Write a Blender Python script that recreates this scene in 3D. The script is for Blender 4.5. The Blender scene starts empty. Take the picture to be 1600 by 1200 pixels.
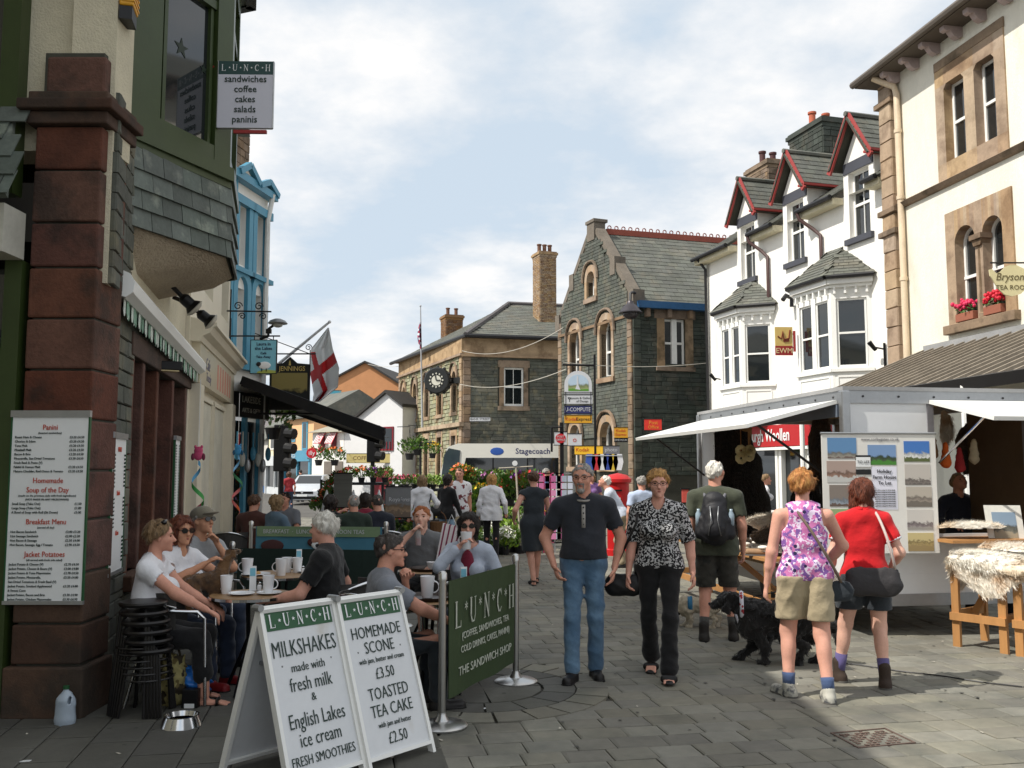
import bpy,math,random,time
import numpy as np
from mathutils import Vector as V,Matrix
T0=time.time()
random.seed(7)
scn=bpy.context.scene
COL=scn.collection
R=math.radians
CAM_H=1.67;FPX=1450.0;PITCH=math.atan(135.0/FPX)
cam=bpy.data.cameras.new("camera");camo=bpy.data.objects.new("camera",cam);COL.objects.link(camo)
camo.location=(0,0,CAM_H);camo.rotation_euler=(R(90)+PITCH,0,0)
cam.sensor_width=36;cam.lens=36*FPX/1600;cam.clip_start=.1;cam.clip_end=2000
scn.camera=camo
SUN_EL=R(51);SUN_DIR=V((-.94,-.36,0)).normalized()
w=bpy.data.worlds.new("World");scn.world=w;w.use_nodes=True
nt=w.node_tree;N=nt.nodes;L=nt.links;N.clear()
wo=N.new("ShaderNodeOutputWorld");bg=N.new("ShaderNodeBackground");sky=N.new("ShaderNodeTexSky")
sky.sky_type='NISHITA';sky.sun_disc=False;sky.sun_elevation=SUN_EL
sky.sun_rotation=math.atan2(SUN_DIR.x,SUN_DIR.y);sky.dust_density=2.2;sky.air_density=1.0;sky.ozone_density=1.0
tc=N.new("ShaderNodeTexCoord");sep=N.new("ShaderNodeSeparateXYZ");L.new(tc.outputs['Generated'],sep.inputs[0])
def mth(op,a,b=None,clamp=False):
 n=N.new("ShaderNodeMath");n.operation=op;n.use_clamp=clamp
 for i,s in enumerate((a,b)):
  if s is None:continue
  if isinstance(s,(int,float)):n.inputs[i].default_value=s
  else:L.new(s,n.inputs[i])
 return n.outputs[0]
zz=mth('ADD',mth('MAXIMUM',sep.outputs[2],0.0),0.22)
cx=mth('DIVIDE',sep.outputs[0],zz);cy=mth('DIVIDE',sep.outputs[1],zz)
cmb=N.new("ShaderNodeCombineXYZ");L.new(cx,cmb.inputs[0]);L.new(cy,cmb.inputs[1]);cmb.inputs[2].default_value=3.7
def wnoise(scale,detail,rough,off):
 mp=N.new("ShaderNodeMapping");mp.inputs['Location'].default_value=off;L.new(cmb.outputs[0],mp.inputs[0])
 n=N.new("ShaderNodeTexNoise");n.inputs['Scale'].default_value=scale;n.inputs['Detail'].default_value=detail
 n.inputs['Roughness'].default_value=rough;L.new(mp.outputs[0],n.inputs['Vector']);return n.outputs[0]
n1=wnoise(1.5,8,.52,(1.3,.4,0));n2=wnoise(5.5,8,.6,(4.1,2.2,0))
cov=mth('ADD',mth('MULTIPLY',n1,.72),mth('MULTIPLY',n2,.28))
rmp=N.new("ShaderNodeMapRange");rmp.interpolation_type='SMOOTHSTEP'
rmp.inputs['From Min'].default_value=.43;rmp.inputs['From Max'].default_value=.60
rmp.inputs['To Min'].default_value=.84;rmp.inputs['To Max'].default_value=.97
L.new(cov,rmp.inputs['Value'])
cc=N.new("ShaderNodeMixRGB");mr2=N.new('ShaderNodeMapRange');L.new(cov,mr2.inputs[0]);mr2.inputs[1].default_value=.40;mr2.inputs[2].default_value=.57;L.new(mr2.outputs[0],cc.inputs[0]);cc.inputs[1].default_value=(7.9,9.2,10.5,1);cc.inputs[2].default_value=(11.6,11.5,11.4,1)
mx=N.new("ShaderNodeMixRGB");L.new(rmp.outputs[0],mx.inputs[0]);L.new(sky.outputs[0],mx.inputs[1]);L.new(cc.outputs[0],mx.inputs[2])
L.new(mx.outputs[0],bg.inputs[0]);bg.inputs[1].default_value=.091;L.new(bg.outputs[0],wo.inputs[0])
sl=bpy.data.lights.new("sun",'SUN');sl.energy=5.0;sl.angle=R(.5);sl.color=(1,.95,.87)
so=bpy.data.objects.new("sun",sl);COL.objects.link(so)
sv=V((SUN_DIR.x*math.cos(SUN_EL),SUN_DIR.y*math.cos(SUN_EL),math.sin(SUN_EL)))
so.rotation_euler=sv.to_track_quat('Z','Y').to_euler();so.location=(-20,-10,30)
vs=scn.view_settings;vs.view_transform='Standard';vs.look='None';vs.gamma=1;vs.use_curve_mapping=False;vs.exposure=0.0
scn.cycles.max_bounces=8;scn.cycles.transparent_max_bounces=8
cp,sp=math.cos(PITCH),math.sin(PITCH)
def ray(x,y):
 a=(x-800)/FPX;b=(600-y)/FPX
 return V((a,cp-sp*b,sp+cp*b))
def G(x,y,z=0.0):
 d=ray(x,y);t=(z-CAM_H)/d.z;return V((d.x*t,d.y*t,z))
def P(x,y,D):
 d=ray(x,y);t=D/d.y;return V((d.x*t,D,CAM_H+d.z*t))
def XY(x,D):return V((ray(x,735).x/ray(x,735).y*D,D,0))
class Frame:
 def __init__(s,o,u,v=None,n=None):
  s.o=V(o);s.u=V(u).normalized()
  s.v=V(v).normalized()if v is not None else V((0,0,1))
  s.n=V(n).normalized()if n is not None else s.u.cross(s.v)
 def p(s,a,h=0.,o=0.):return s.o+s.u*a+s.v*h+s.n*o
 def hit(s,x,y):
  d=ray(x,y);c=V((0,0,CAM_H));t=(s.o-c).dot(s.n)/d.dot(s.n);q=c+d*t-s.o
  return q.dot(s.u),q.dot(s.v)
 def sh(s,a,h=0.,o=0.):return Frame(s.p(a,h,o),s.u,s.v,s.n)
def Wall(A,B,z=0.0):
 A=V((A[0],A[1],z));B=V((B[0],B[1],z));f=Frame(A,B-A);f.L=(B-A).length
 if f.n.dot(-A+V((0,0,z)))<0:f.n=-f.n
 return f
WORLD=Frame((0,0,0),(1,0,0),(0,0,1),(0,-1,0))
def lin(c):
 def g(x):
  x=x/255.0
  return x/12.92 if x<=.04045 else((x+.055)/1.055)**2.4
 return tuple(g(x)for x in c)+(1.0,)
MATS={}
def M(name,col,rough=.75,metal=0.,var=.12,vs=2.5,bump=0.,bs=30.,rnd=0.,col2=None,c2s=1.5,c2lo=.5,c2hi=.62,spec=.4,alpha=1.,sheen=0.,trans=0.,emit=0.,stretch=(1,1,1),coord='P',sub=0.):
 """base colour (sRGB 0-255) with large soft variation, a per-piece random tone, an optional second colour in patches, and relief"""
 m=bpy.data.materials.new(name);m.use_nodes=True;t=m.node_tree;n=t.nodes;l=t.links
 b=n['Principled BSDF'];c=lin(col)if max(col)>1.0 else tuple(col)+(1.,)
 b.inputs['Roughness'].default_value=rough;b.inputs['Metallic'].default_value=metal
 b.inputs['Specular IOR Level'].default_value=spec
 if trans:b.inputs['Transmission Weight'].default_value=trans
 if alpha<1:b.inputs['Alpha'].default_value=alpha
 if sheen:b.inputs['Sheen Weight'].default_value=sheen;b.inputs['Sheen Roughness'].default_value=.5
 if sub:b.inputs['Subsurface Weight'].default_value=sub;b.inputs['Subsurface Radius'].default_value=(.02,.008,.004);b.inputs['Subsurface Scale'].default_value=.5
 if coord=='P':g=n.new('ShaderNodeNewGeometry');pos=g.outputs['Position']
 else:g=n.new('ShaderNodeTexCoord');pos=g.outputs['Object']
 mp=n.new('ShaderNodeMapping');mp.inputs['Scale'].default_value=stretch;l.new(pos,mp.inputs[0]);pos=mp.outputs[0]
 def noise(s,d=4,r=.55):
  k=n.new('ShaderNodeTexNoise');k.inputs['Scale'].default_value=s;k.inputs['Detail'].default_value=d
  k.inputs['Roughness'].default_value=r;l.new(pos,k.inputs['Vector']);return k.outputs[0]
 def mr(v,a,b_,c_,d_):
  k=n.new('ShaderNodeMapRange');k.inputs[1].default_value=a;k.inputs[2].default_value=b_
  k.inputs[3].default_value=c_;k.inputs[4].default_value=d_;l.new(v,k.inputs[0]);return k.outputs[0]
 def mul(a,b_):
  k=n.new('ShaderNodeMath');k.operation='MULTIPLY';l.new(a,k.inputs[0]);l.new(b_,k.inputs[1]);return k.outputs[0]
 k=n.new('ShaderNodeMixRGB');k.inputs[1].default_value=c;k.inputs[2].default_value=c;k.inputs[0].default_value=0
 if col2 is not None:
  k.inputs[2].default_value=lin(col2);l.new(mr(noise(c2s,6,.6),c2lo,c2hi,0,1),k.inputs[0])
 out=k.outputs[0];fac=None
 if var:fac=mul(mr(noise(vs,6,.6),.3,.7,1-var,1+var),mr(noise(vs*9,4,.6),.3,.7,1-var*.5,1+var*.5))
 if rnd:
  oi=n.new('ShaderNodeObjectInfo');ge=n.new('ShaderNodeNewGeometry')
  ad=n.new('ShaderNodeMath');ad.operation='ADD';l.new(oi.outputs['Random'],ad.inputs[0]);l.new(ge.outputs['Random Per Island'],ad.inputs[1])
  fr=n.new('ShaderNodeMath');fr.operation='FRACT';l.new(ad.outputs[0],fr.inputs[0])
  f2=mr(fr.outputs[0],0,1,1-rnd,1+rnd);fac=f2 if fac is None else mul(fac,f2)
  hs=n.new('ShaderNodeHueSaturation');l.new(out,hs.inputs['Color']);l.new(mr(fr.outputs[0],0,1,0.494,.506),hs.inputs['Hue'])
  m5=n.new('ShaderNodeMath');m5.operation='MULTIPLY';m5.inputs[1].default_value=7.3;l.new(fr.outputs[0],m5.inputs[0])
  m6=n.new('ShaderNodeMath');m6.operation='FRACT';l.new(m5.outputs[0],m6.inputs[0])
  l.new(mr(m6.outputs[0],0,1,.82,1.18),hs.inputs['Saturation']);out=hs.outputs[0]
 if fac is not None:
  vm=n.new('ShaderNodeVectorMath');vm.operation='SCALE';l.new(out,vm.inputs[0]);l.new(fac,vm.inputs['Scale']);out=vm.outputs[0]
 l.new(out,b.inputs['Base Color'])
 if emit:l.new(out,b.inputs['Emission Color']);b.inputs['Emission Strength'].default_value=emit
 if bump:
  bp=n.new('ShaderNodeBump');bp.inputs['Strength'].default_value=1;bp.inputs['Distance'].default_value=bump
  l.new(noise(bs,5,.6),bp.inputs['Height']);l.new(bp.outputs[0],b.inputs['Normal'])
 m.diffuse_color=c;MATS[name]=m;return m
def pattern(name,base,cols,scale,thr=.5,rough=.85,kind='voronoi',coord='Object',stretch=(1,1,1),bump=.002):
 """printed cloth: blobs of several colours over a base"""
 m=M(name,base,rough,var=.08,bump=bump,bs=60,coord='O');t=m.node_tree;n=t.nodes;l=t.links;b=n['Principled BSDF']
 src=b.inputs['Base Color'].links[0].from_socket;tcn=n.new('ShaderNodeTexCoord')
 for i,en in enumerate(cols):
  c,s,th=en[:3];kind=en[3]if len(en)>3 else kind
  mp=n.new('ShaderNodeMapping');mp.inputs['Location'].default_value=(i*3.1,i*1.7,i*.9);mp.inputs['Scale'].default_value=stretch
  l.new(tcn.outputs['Object'],mp.inputs[0])
  if kind=='voronoi':
   k=n.new('ShaderNodeTexVoronoi');k.inputs['Scale'].default_value=scale*s;l.new(mp.outputs[0],k.inputs['Vector']);o=k.outputs['Distance']
  else:
   k=n.new('ShaderNodeTexNoise');k.inputs['Scale'].default_value=scale*s;k.inputs['Detail'].default_value=2;l.new(mp.outputs[0],k.inputs['Vector']);o=k.outputs[0]
  lt=n.new('ShaderNodeMath');lt.operation='LESS_THAN';lt.inputs[1].default_value=th;l.new(o,lt.inputs[0])
  x=n.new('ShaderNodeMixRGB');l.new(lt.outputs[0],x.inputs[0]);l.new(src,x.inputs[1]);x.inputs[2].default_value=lin(c);src=x.outputs[0]
 l.new(src,b.inputs['Base Color']);return m
def photo_mat(name,a,b_,c,split=.5,scale=6):
 """a printed picture: sky, middle, ground bands broken by noise (flat print)"""
 m=M(name,a,.5,var=.1,coord='O');t=m.node_tree;n=t.nodes;l=t.links;b=n['Principled BSDF']
 tcn=n.new('ShaderNodeTexCoord');k=n.new('ShaderNodeTexNoise');k.inputs['Scale'].default_value=scale;k.inputs['Detail'].default_value=8
 l.new(tcn.outputs['Generated'],k.inputs['Vector']);s=n.new('ShaderNodeSeparateXYZ');l.new(tcn.outputs['Generated'],s.inputs[0])
 ad=n.new('ShaderNodeMath');ad.operation='MULTIPLY_ADD';l.new(k.outputs[0],ad.inputs[0]);ad.inputs[1].default_value=.5;l.new(s.outputs[2],ad.inputs[2])
 cr=n.new('ShaderNodeValToRGB');l.new(ad.outputs[0],cr.inputs[0]);e=cr.color_ramp.elements
 e[0].position=split-.02+.1;e[0].color=lin(c);e[1].position=split+.22+.15;e[1].color=lin(a)
 q=e.new(split+.12);q.color=lin(b_);q=e.new(split+.27);q.color=tuple(x*.5 for x in lin(b_)[:3])+(1,)
 l.new(cr.outputs[0],b.inputs['Base Color']);return m
class MB:
 def __init__(s):s.v=[];s.f=[];s.m=[]
 def add(s,vs,fs,mi=0):
  k=len(s.v);s.v.extend([tuple(p)for p in vs]);s.f.extend([tuple(i+k for i in f)for f in fs]);s.m.extend([mi]*len(fs));return s
 def quad(s,a,b,c,d,mi=0):return s.add((a,b,c,d),((0,1,2,3),),mi)
 def fbox(s,fr,a0,a1,h0,h1,o0,o1,mi=0,top=None):
  t=top or 0.0
  c=[fr.p(a0,h0,o0),fr.p(a1,h0,o0),fr.p(a1,h0,o1),fr.p(a0,h0,o1),fr.p(a0+t,h1,o0),fr.p(a1-t,h1,o0),fr.p(a1-t,h1,o1),fr.p(a0+t,h1,o1)]
  return s.add(c,((0,3,2,1),(4,5,6,7),(0,1,5,4),(1,2,6,5),(2,3,7,6),(3,0,4,7)),mi)
 def box(s,c,sz,rot=0,mi=0):
  cr,sr=math.cos(rot),math.sin(rot);f=Frame(c,(cr,sr,0),(0,0,1),(-sr,cr,0))
  return s.fbox(f,-sz[0]/2,sz[0]/2,-sz[2]/2,sz[2]/2,-sz[1]/2,sz[1]/2,mi)
 def bar(s,p0,p1,w_,h_,mi=0,up=(0,0,1)):
  p0=V(p0);p1=V(p1);u=p1-p0;L_=u.length;u.normalize();up=V(up)
  if abs(u.dot(up))>.98:up=V((0,1,0))
  n=u.cross(up).normalized();v=n.cross(u)
  return s.fbox(Frame(p0,u,v,n),0,L_,-h_/2,h_/2,-w_/2,w_/2,mi)
 def prism(s,fr,poly,o0,o1,mi=0):
  n=len(poly);a=[fr.p(x,y,o0)for x,y in poly]+[fr.p(x,y,o1)for x,y in poly]
  fs=[tuple(range(n))[::-1],tuple(range(n,2*n))]+[(i,(i+1)%n,n+(i+1)%n,n+i)for i in range(n)]
  return s.add(a,fs,mi)
 def tube(s,pts,r,seg=8,mi=0,closed=False):
  pts=[V(p)for p in pts];n=len(pts);rs=r if isinstance(r,(list,tuple))else[r]*n;vs=[];last=None
  for i,p in enumerate(pts):
   a=pts[i-1]if(i>0 or closed)else p;b=pts[(i+1)%n]if(i<n-1 or closed)else p
   t=(b-a).normalized()if(b-a).length>1e-9 else V((0,0,1))
   if last is None:x=t.orthogonal().normalized()
   else:
    x=last-t*last.dot(t);x=x.normalized()if x.length>1e-6 else t.orthogonal().normalized()
   last=x;y=t.cross(x)
   for k in range(seg):q=2*math.pi*k/seg;vs.append(p+(x*math.cos(q)+y*math.sin(q))*rs[i])
  fs=[]
  for i in range(n if closed else n-1):
   j=(i+1)%n
   for k in range(seg):fs.append((i*seg+k,i*seg+(k+1)%seg,j*seg+(k+1)%seg,j*seg+k))
  if not closed:fs+=[tuple(range(seg))[::-1],tuple((n-1)*seg+k for k in range(seg))]
  return s.add(vs,fs,mi)
 def cyl(s,p0,p1,r0,r1=None,seg=12,mi=0):return s.tube([p0,p1],[r0,r0 if r1 is None else r1],seg,mi)
 def lathe(s,c,prof,seg=16,mi=0,axis=None,sx=1,sy=1):
  c=V(c);ax=V(axis).normalized()if axis else V((0,0,1));x=ax.orthogonal().normalized()if axis else V((1,0,0));y=ax.cross(x);vs=[];fs=[]
  for r,z in prof:
   for k in range(seg):q=2*math.pi*k/seg;vs.append(c+ax*z+(x*math.cos(q)*sx+y*math.sin(q)*sy)*r)
  for i in range(len(prof)-1):
   for k in range(seg):fs.append((i*seg+k,i*seg+(k+1)%seg,(i+1)*seg+(k+1)%seg,(i+1)*seg+k))
  if prof[0][0]>1e-4:fs.append(tuple(range(seg))[::-1])
  if prof[-1][0]>1e-4:fs.append(tuple((len(prof)-1)*seg+k for k in range(seg)))
  return s.add(vs,fs,mi)
 def ell(s,c,r,seg=12,rings=8,mi=0,rot=None):
  c=V(c);vs=[];fs=[];r=(r,r,r)if isinstance(r,(int,float))else r
  for i in range(rings+1):
   a=math.pi*i/rings
   for k in range(seg):
    q=2*math.pi*k/seg;p=V((r[0]*math.sin(a)*math.cos(q),r[1]*math.sin(a)*math.sin(q),r[2]*math.cos(a)))
    if rot is not None:p=rot@p
    vs.append(c+p)
  for i in range(rings):
   for k in range(seg):fs.append((i*seg+k,(i+1)*seg+k,(i+1)*seg+(k+1)%seg,i*seg+(k+1)%seg))
  return s.add(vs,fs,mi)
 def arr(s,vs,fs,mi=0):
  k=len(s.v);s.v.extend(map(tuple,vs));s.f.extend([tuple(int(i)+k for i in f)for f in fs]);s.m.extend([mi]*len(fs));return s
 def mesh(s,name,mats,smooth=False):
  me=bpy.data.meshes.new(name);me.from_pydata(s.v,[],s.f);mats=mats if isinstance(mats,(list,tuple))else[mats]
  for m in mats:me.materials.append(m)
  if len(mats)>1:me.polygons.foreach_set('material_index',s.m)
  if smooth is True:me.polygons.foreach_set('use_smooth',[True]*len(me.polygons))
  elif smooth:me.polygons.foreach_set('use_smooth',[True]*len(me.polygons));me.set_sharp_from_angle(angle=R(smooth))
  me.update();return me
 def build(s,name,mats,parent=None,smooth=False,bevel=0.,**k):
  o=bpy.data.objects.new(name,s.mesh(name,mats,smooth));COL.objects.link(o)
  if bevel:
   b=o.modifiers.new('bevel','BEVEL');b.width=bevel;b.segments=2;b.limit_method='ANGLE'
  attach(o,parent);tag(o,**k);return o
def attach(o,parent):
 if parent is not None:
  o.parent=parent;o.matrix_parent_inverse=(Matrix.Translation(parent.location)@parent.rotation_euler.to_matrix().to_4x4()).inverted()if parent.parent is None else parent.matrix_parent_inverse.copy()@Matrix.Identity(4)
  if parent.parent is not None:
   o.matrix_parent_inverse=Matrix.Identity(4)if parent.matrix_basis==Matrix.Identity(4)else parent.matrix_basis.inverted()
def tag(o,label=None,cat=None,group=None,kind=None):
 if label:o['label']=label
 if cat:o['category']=cat
 if group:o['group']=group
 if kind:o['kind']=kind
def thing(name,label,cat,loc=(0,0,0),group=None):
 o=bpy.data.objects.new(name,None);COL.objects.link(o);o.location=V(loc);o.empty_display_size=.1
 tag(o,label,cat,group);return o
def setl(o,label,**k):tag(o,label,**k)
KIDS={}
def copy_tree(o,loc=None,rz=0,label=None,parent=None,scale=None):
 c=o.copy();COL.objects.link(c);c.parent=parent
 if loc is not None:c.location=V(loc)
 if rz:c.rotation_euler.z+=rz
 if scale:c.scale=(scale,)*3 if isinstance(scale,(int,float))else scale
 if label:c['label']=label
 for ch in(list(o.children)):copy_tree(ch,parent=c)
 return c
def piece(name,me,fr,parent,a,h,o,sa,sh_,so_):
 """one shared-mesh block placed in a frame (centre a,h,o; full sizes)"""
 ob=bpy.data.objects.new(name,me);COL.objects.link(ob)
 m=Matrix.Identity(4)
 for i,(ax,s_)in enumerate(((fr.u,sa),(fr.v,sh_),(fr.n,so_))):
  for j in range(3):m[j][i]=ax[j]*s_
 c=fr.p(a,h,o)
 for j in range(3):m[j][3]=c[j]
 if parent is not None:
  ob.parent=parent
  ob.matrix_parent_inverse=Matrix.Translation(-parent.location)if parent.parent is None else Matrix.Identity(4)
 ob.matrix_basis=m;return ob
_blk={}
def blocks(mat,k=4,ch=.06,rough=.03):
 """a few slightly different unit blocks with worn edges, 10..26 faces"""
 if mat.name in _blk:return _blk[mat.name]
 out=[]
 for q in range(k):
  mb=MB();r=random.Random(q*17+3);e=.5;c=.5-ch
  ft=[(-c,-c),(c,-c),(c,c),(-c,c)];bt=[(-e,-e),(e,-e),(e,e),(-e,e)]
  j=lambda:r.uniform(-rough,rough)
  vs=[(x,y,-.5)for x,y in bt]+[(x+j()*.4,y+j()*.4,.25)for x,y in bt]+[(x+j(),y+j(),.5+j()*1.5)for x,y in ft]+[(j(),j(),.5+j()*1.5)]
  fs=[]
  for i in range(4):n_=(i+1)%4;fs+=[(i,n_,4+n_,4+i),(4+i,4+n_,8+n_,8+i),(8+i,8+n_,12)]
  mb.add(vs,fs);out.append(mb.mesh('block',mat))
 _blk[mat.name]=out;return out
def courses(name,fr,rects,mat,parent,ch=.15,lw=(.25,.5),depth=.05,gap=.008,nmax=0,holes=(),inside=None,jit=.006,seed=1,chj=.15,order=None,bond=False):
 """coursed stones / bricks in the frame: rects=[(a0,a1,h0,h1)], the nmax first ones separate objects, the rest one stuff part"""
 r=random.Random(seed);lst=[]
 for a0,a1,h0,h1 in rects:
  h=h0;row=0
  while h<h1-.02:
   hh=min(ch*(1+r.uniform(-chj,chj)),h1-h)
   if h1-h-hh<ch*.4:hh=h1-h
   a=a0;row+=1
   if bond:a=a0-(lw[0]*.5 if row%2 else 0)
   else:a=a0-r.uniform(0,lw[0]*.5)
   while a<a1-.02:
    ll=r.uniform(*lw);b=min(a+ll,a1)
    if a1-b<lw[0]*.3:b=a1
    s0=max(a,a0)
    segs=[(s0,b)]
    for(x0,x1,y0,y1)in holes:
     if y0<h+hh*.5<y1:
      ns=[]
      for(p,q)in segs:
       if q<=x0 or p>=x1:ns.append((p,q))
       else:
        if p<x0:ns.append((p,x0))
        if q>x1:ns.append((x1,q))
      segs=ns
    for(p,q)in segs:
     if q-p>.03 and(inside is None or inside((p+q)/2,h+hh/2)):
      lst.append(((p+q)/2,h+hh/2,q-p-gap,hh-gap,r.uniform(-jit,jit)))
    a=b
   h+=hh
 if order:lst.sort(key=order)
 bl=blocks(mat);n=min(nmax,len(lst))
 for i,(a,h,sa,sh_,j)in enumerate(lst[:n]):
  piece(name,bl[i%4],fr,parent,a,h,depth/2+j-.01,sa,sh_,depth)
 if len(lst)>n:
  mb=MB();src=[([tuple(v.co)for v in m.vertices],[tuple(p.vertices)for p in m.polygons])for m in bl]
  for i,(a,h,sa,sh_,j)in enumerate(lst[n:]):
   vs,fs=src[i%4];mb.add([fr.p(a+x*sa,h+y*sh_,depth/2+j-.01+z*depth)for x,y,z in vs],fs)
  o=mb.build(name,mat,parent);o['kind']='stuff';return o
def slates(name,fr,poly,mat,parent,row=.24,w_=.3,nmax=0,th=.012,seed=2,order=None):
 """roof slates: fr.v runs up the slope, fr.n out of the roof; poly in (a, up)"""
 r=random.Random(seed)
 def inp(x,y):
  c=False;n=len(poly)
  for i in range(n):
   x0,y0=poly[i];x1,y1=poly[(i+1)%n]
   if(y0>y)!=(y1>y)and x<(x1-x0)*(y-y0)/(y1-y0)+x0:c=not c
  return c
 A=[p[0]for p in poly];B=[p[1]for p in poly];lst=[];y=min(B);k=0
 while y<max(B):
  x=min(A)-(w_/2 if k%2 else 0)
  while x<max(A)+w_:
   xa,xb=max(x,min(A)),min(x+w_,max(A))
   if xb-xa>.05 and inp((xa+xb)/2,y+row*.5):lst.append(((xa+xb)/2,y+row*.62,(xb-xa)*r.uniform(.95,.99),row*1.35*r.uniform(.97,1.02),r.uniform(0,.004)))
   x+=w_
  y+=row;k+=1
 if order:lst.sort(key=order)
 if(mat.name+'_s')not in _blk:
  mb=MB();q=.5;mb.add([(-q,-q,0),(q,-q,0),(q,-q,1),(-q,-q,1),(-q,q,-1.4),(q,q,-1.4),(q,q,-.5),(-q,q,-.5)],((0,1,2,3),(3,2,6,7),(0,3,7,4),(1,5,6,2),(4,7,6,5)))
  _blk[mat.name+'_s']=mb.mesh('slate',mat)
 me=_blk[mat.name+'_s'];n=min(nmax,len(lst))
 for(a,h,sa,sh_,j)in lst[:n]:piece(name,me,fr,parent,a,h,.012+j,sa,sh_,th)
 if len(lst)>n:
  mb=MB();vs0=[tuple(v.co)for v in me.vertices];fs=[tuple(p.vertices)for p in me.polygons]
  for(a,h,sa,sh_,j)in lst[n:]:mb.add([fr.p(a+x*sa,h+y*sh_,.012+j+z*th)for x,y,z in vs0],fs)
  o=mb.build(name,mat,parent);o['kind']='stuff'
def wallmesh(mb,fr,a0,a1,h0,h1,holes=(),th=.3,reveal=.12,mi=0):
 xs=sorted(set([a0,a1]+[min(max(x,a0),a1)for o in holes for x in o[:2]]));ys=sorted(set([h0,h1]+[min(max(y,h0),h1)for o in holes for y in o[2:4]]))
 def hole(x,y):return any(o[0]<x<o[1]and o[2]<y<o[3]for o in holes)
 for i in range(len(xs)-1):
  for j in range(len(ys)-1):
   x0,x1,y0,y1=xs[i],xs[i+1],ys[j],ys[j+1]
   if x1-x0<1e-5 or y1-y0<1e-5:continue
   if not hole((x0+x1)/2,(y0+y1)/2):
    mb.quad(fr.p(x0,y0),fr.p(x1,y0),fr.p(x1,y1),fr.p(x0,y1),mi)
    mb.quad(fr.p(x0,y0,-th),fr.p(x0,y1,-th),fr.p(x1,y1,-th),fr.p(x1,y0,-th),mi)
 for o in holes:
  x0,x1,y0,y1=o[:4]
  for(p,q)in(((x0,y0),(x1,y0)),((x1,y0),(x1,y1)),((x1,y1),(x0,y1)),((x0,y1),(x0,y0))):
   mb.quad(fr.p(p[0],p[1]),fr.p(q[0],q[1]),fr.p(q[0],q[1],-th),fr.p(p[0],p[1],-th),mi)
 for(p,q)in(((a0,h0),(a1,h0)),((a1,h0),(a1,h1)),((a1,h1),(a0,h1)),((a0,h1),(a0,h0))):
  mb.quad(fr.p(p[0],p[1]),fr.p(q[0],q[1]),fr.p(q[0],q[1],-th),fr.p(p[0],p[1],-th),mi)
def sash(fr,a0,a1,h0,h1,parent,fm,gm,dep=.12,fw=.05,mull=(1,),meet=.5,label=None,curtain=None,rows=()):
 """sash window: window > sash_frame, pane...; mull = count of vertical bars per sash"""
 wdw=MB()
 wdw.fbox(fr,a0,a0+fw,h0,h1,-dep-.05,-dep);wdw.fbox(fr,a1-fw,a1,h0,h1,-dep-.05,-dep)
 wdw.fbox(fr,a0+fw,a1-fw,h0,h0+fw*1.3,-dep-.05,-dep+.002);wdw.fbox(fr,a0+fw,a1-fw,h1-fw,h1,-dep-.05,-dep-.002)
 hm=h0+(h1-h0)*meet
 if meet:wdw.fbox(fr,a0+fw,a1-fw,hm-fw*.5,hm+fw*.5,-dep-.045,-dep+.01)
 for k in range(1,mull[0]+1):
  x=a0+(a1-a0)*k/(mull[0]+1);wdw.fbox(fr,x-.012,x+.012,h0+fw*1.3,h1-fw,-dep-.04,-dep-.006)
 wo_=wdw.build('window',fm,parent)
 ph=[(h0+fw,hm-fw*.4,-.03),(hm+fw*.4,h1-fw,-.022)]if meet else[(h0+fw,h1-fw,-.03)]
 for(y0,y1,q)in ph:
  g=MB();g.fbox(fr,a0+fw*.9,a1-fw*.9,y0,y1,-dep+q-.008,-dep+q);g.build('pane',gm,wo_)
 if curtain:
  c=MB();n=14
  for(x0,x1)in((a0+fw,a0+(a1-a0)*.3),(a1-(a1-a0)*.3,a1-fw)):
   pts=[(x0+(x1-x0)*i/n,-dep-.1+.02*math.sin(i*1.9))for i in range(n+1)]
   for i in range(n):c.quad(fr.p(pts[i][0],h0+.03,pts[i][1]),fr.p(pts[i+1][0],h0+.03,pts[i+1][1]),fr.p(pts[i+1][0],h1-.03,pts[i+1][1]),fr.p(pts[i][0],h1-.03,pts[i][1]))
  c.build('curtain',curtain,wo_,smooth=True)
 return wo_
def text(s,fr,a,h,size,mat,parent,align='CENTER',xs=1.,ext=.0015,bold=0.,name='lettering',sl=0.,sp_=1.0,rot=0.,fit=0,maxw=0):
 cu=bpy.data.curves.new('t','FONT');cu.body=s;cu.size=size;cu.align_x=align;cu.align_y='CENTER';cu.extrude=ext
 cu.resolution_u=2;cu.offset=bold;cu.shear=sl;cu.space_character=sp_;cu.space_line=.95
 o=bpy.data.objects.new('t',cu);me=bpy.data.meshes.new_from_object(o);bpy.data.objects.remove(o)
 cr,sr=math.cos(rot),math.sin(rot);n=len(me.vertices);co=np.empty(n*3,'f');me.vertices.foreach_get('co',co);co=co.reshape(-1,3)
 ww=co[:,0].max()-co[:,0].min()
 if fit:xs=fit/ww
 if maxw and ww*xs>maxw:xs=maxw/ww
 x=co[:,0]*xs*cr-co[:,1]*sr;y=co[:,0]*xs*sr+co[:,1]*cr;z=co[:,2]
 U,W_,N_,O=(np.array(q)for q in(fr.u,fr.v,fr.n,fr.p(a,h,.004)))
 co=O+x[:,None]*U+y[:,None]*W_+z[:,None]*N_;me.vertices.foreach_set('co',co.astype('f').ravel())
 me.materials.clear();me.materials.append(mat);me.update()
 o=bpy.data.objects.new(name,me);COL.objects.link(o);attach(o,parent);return o
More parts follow.
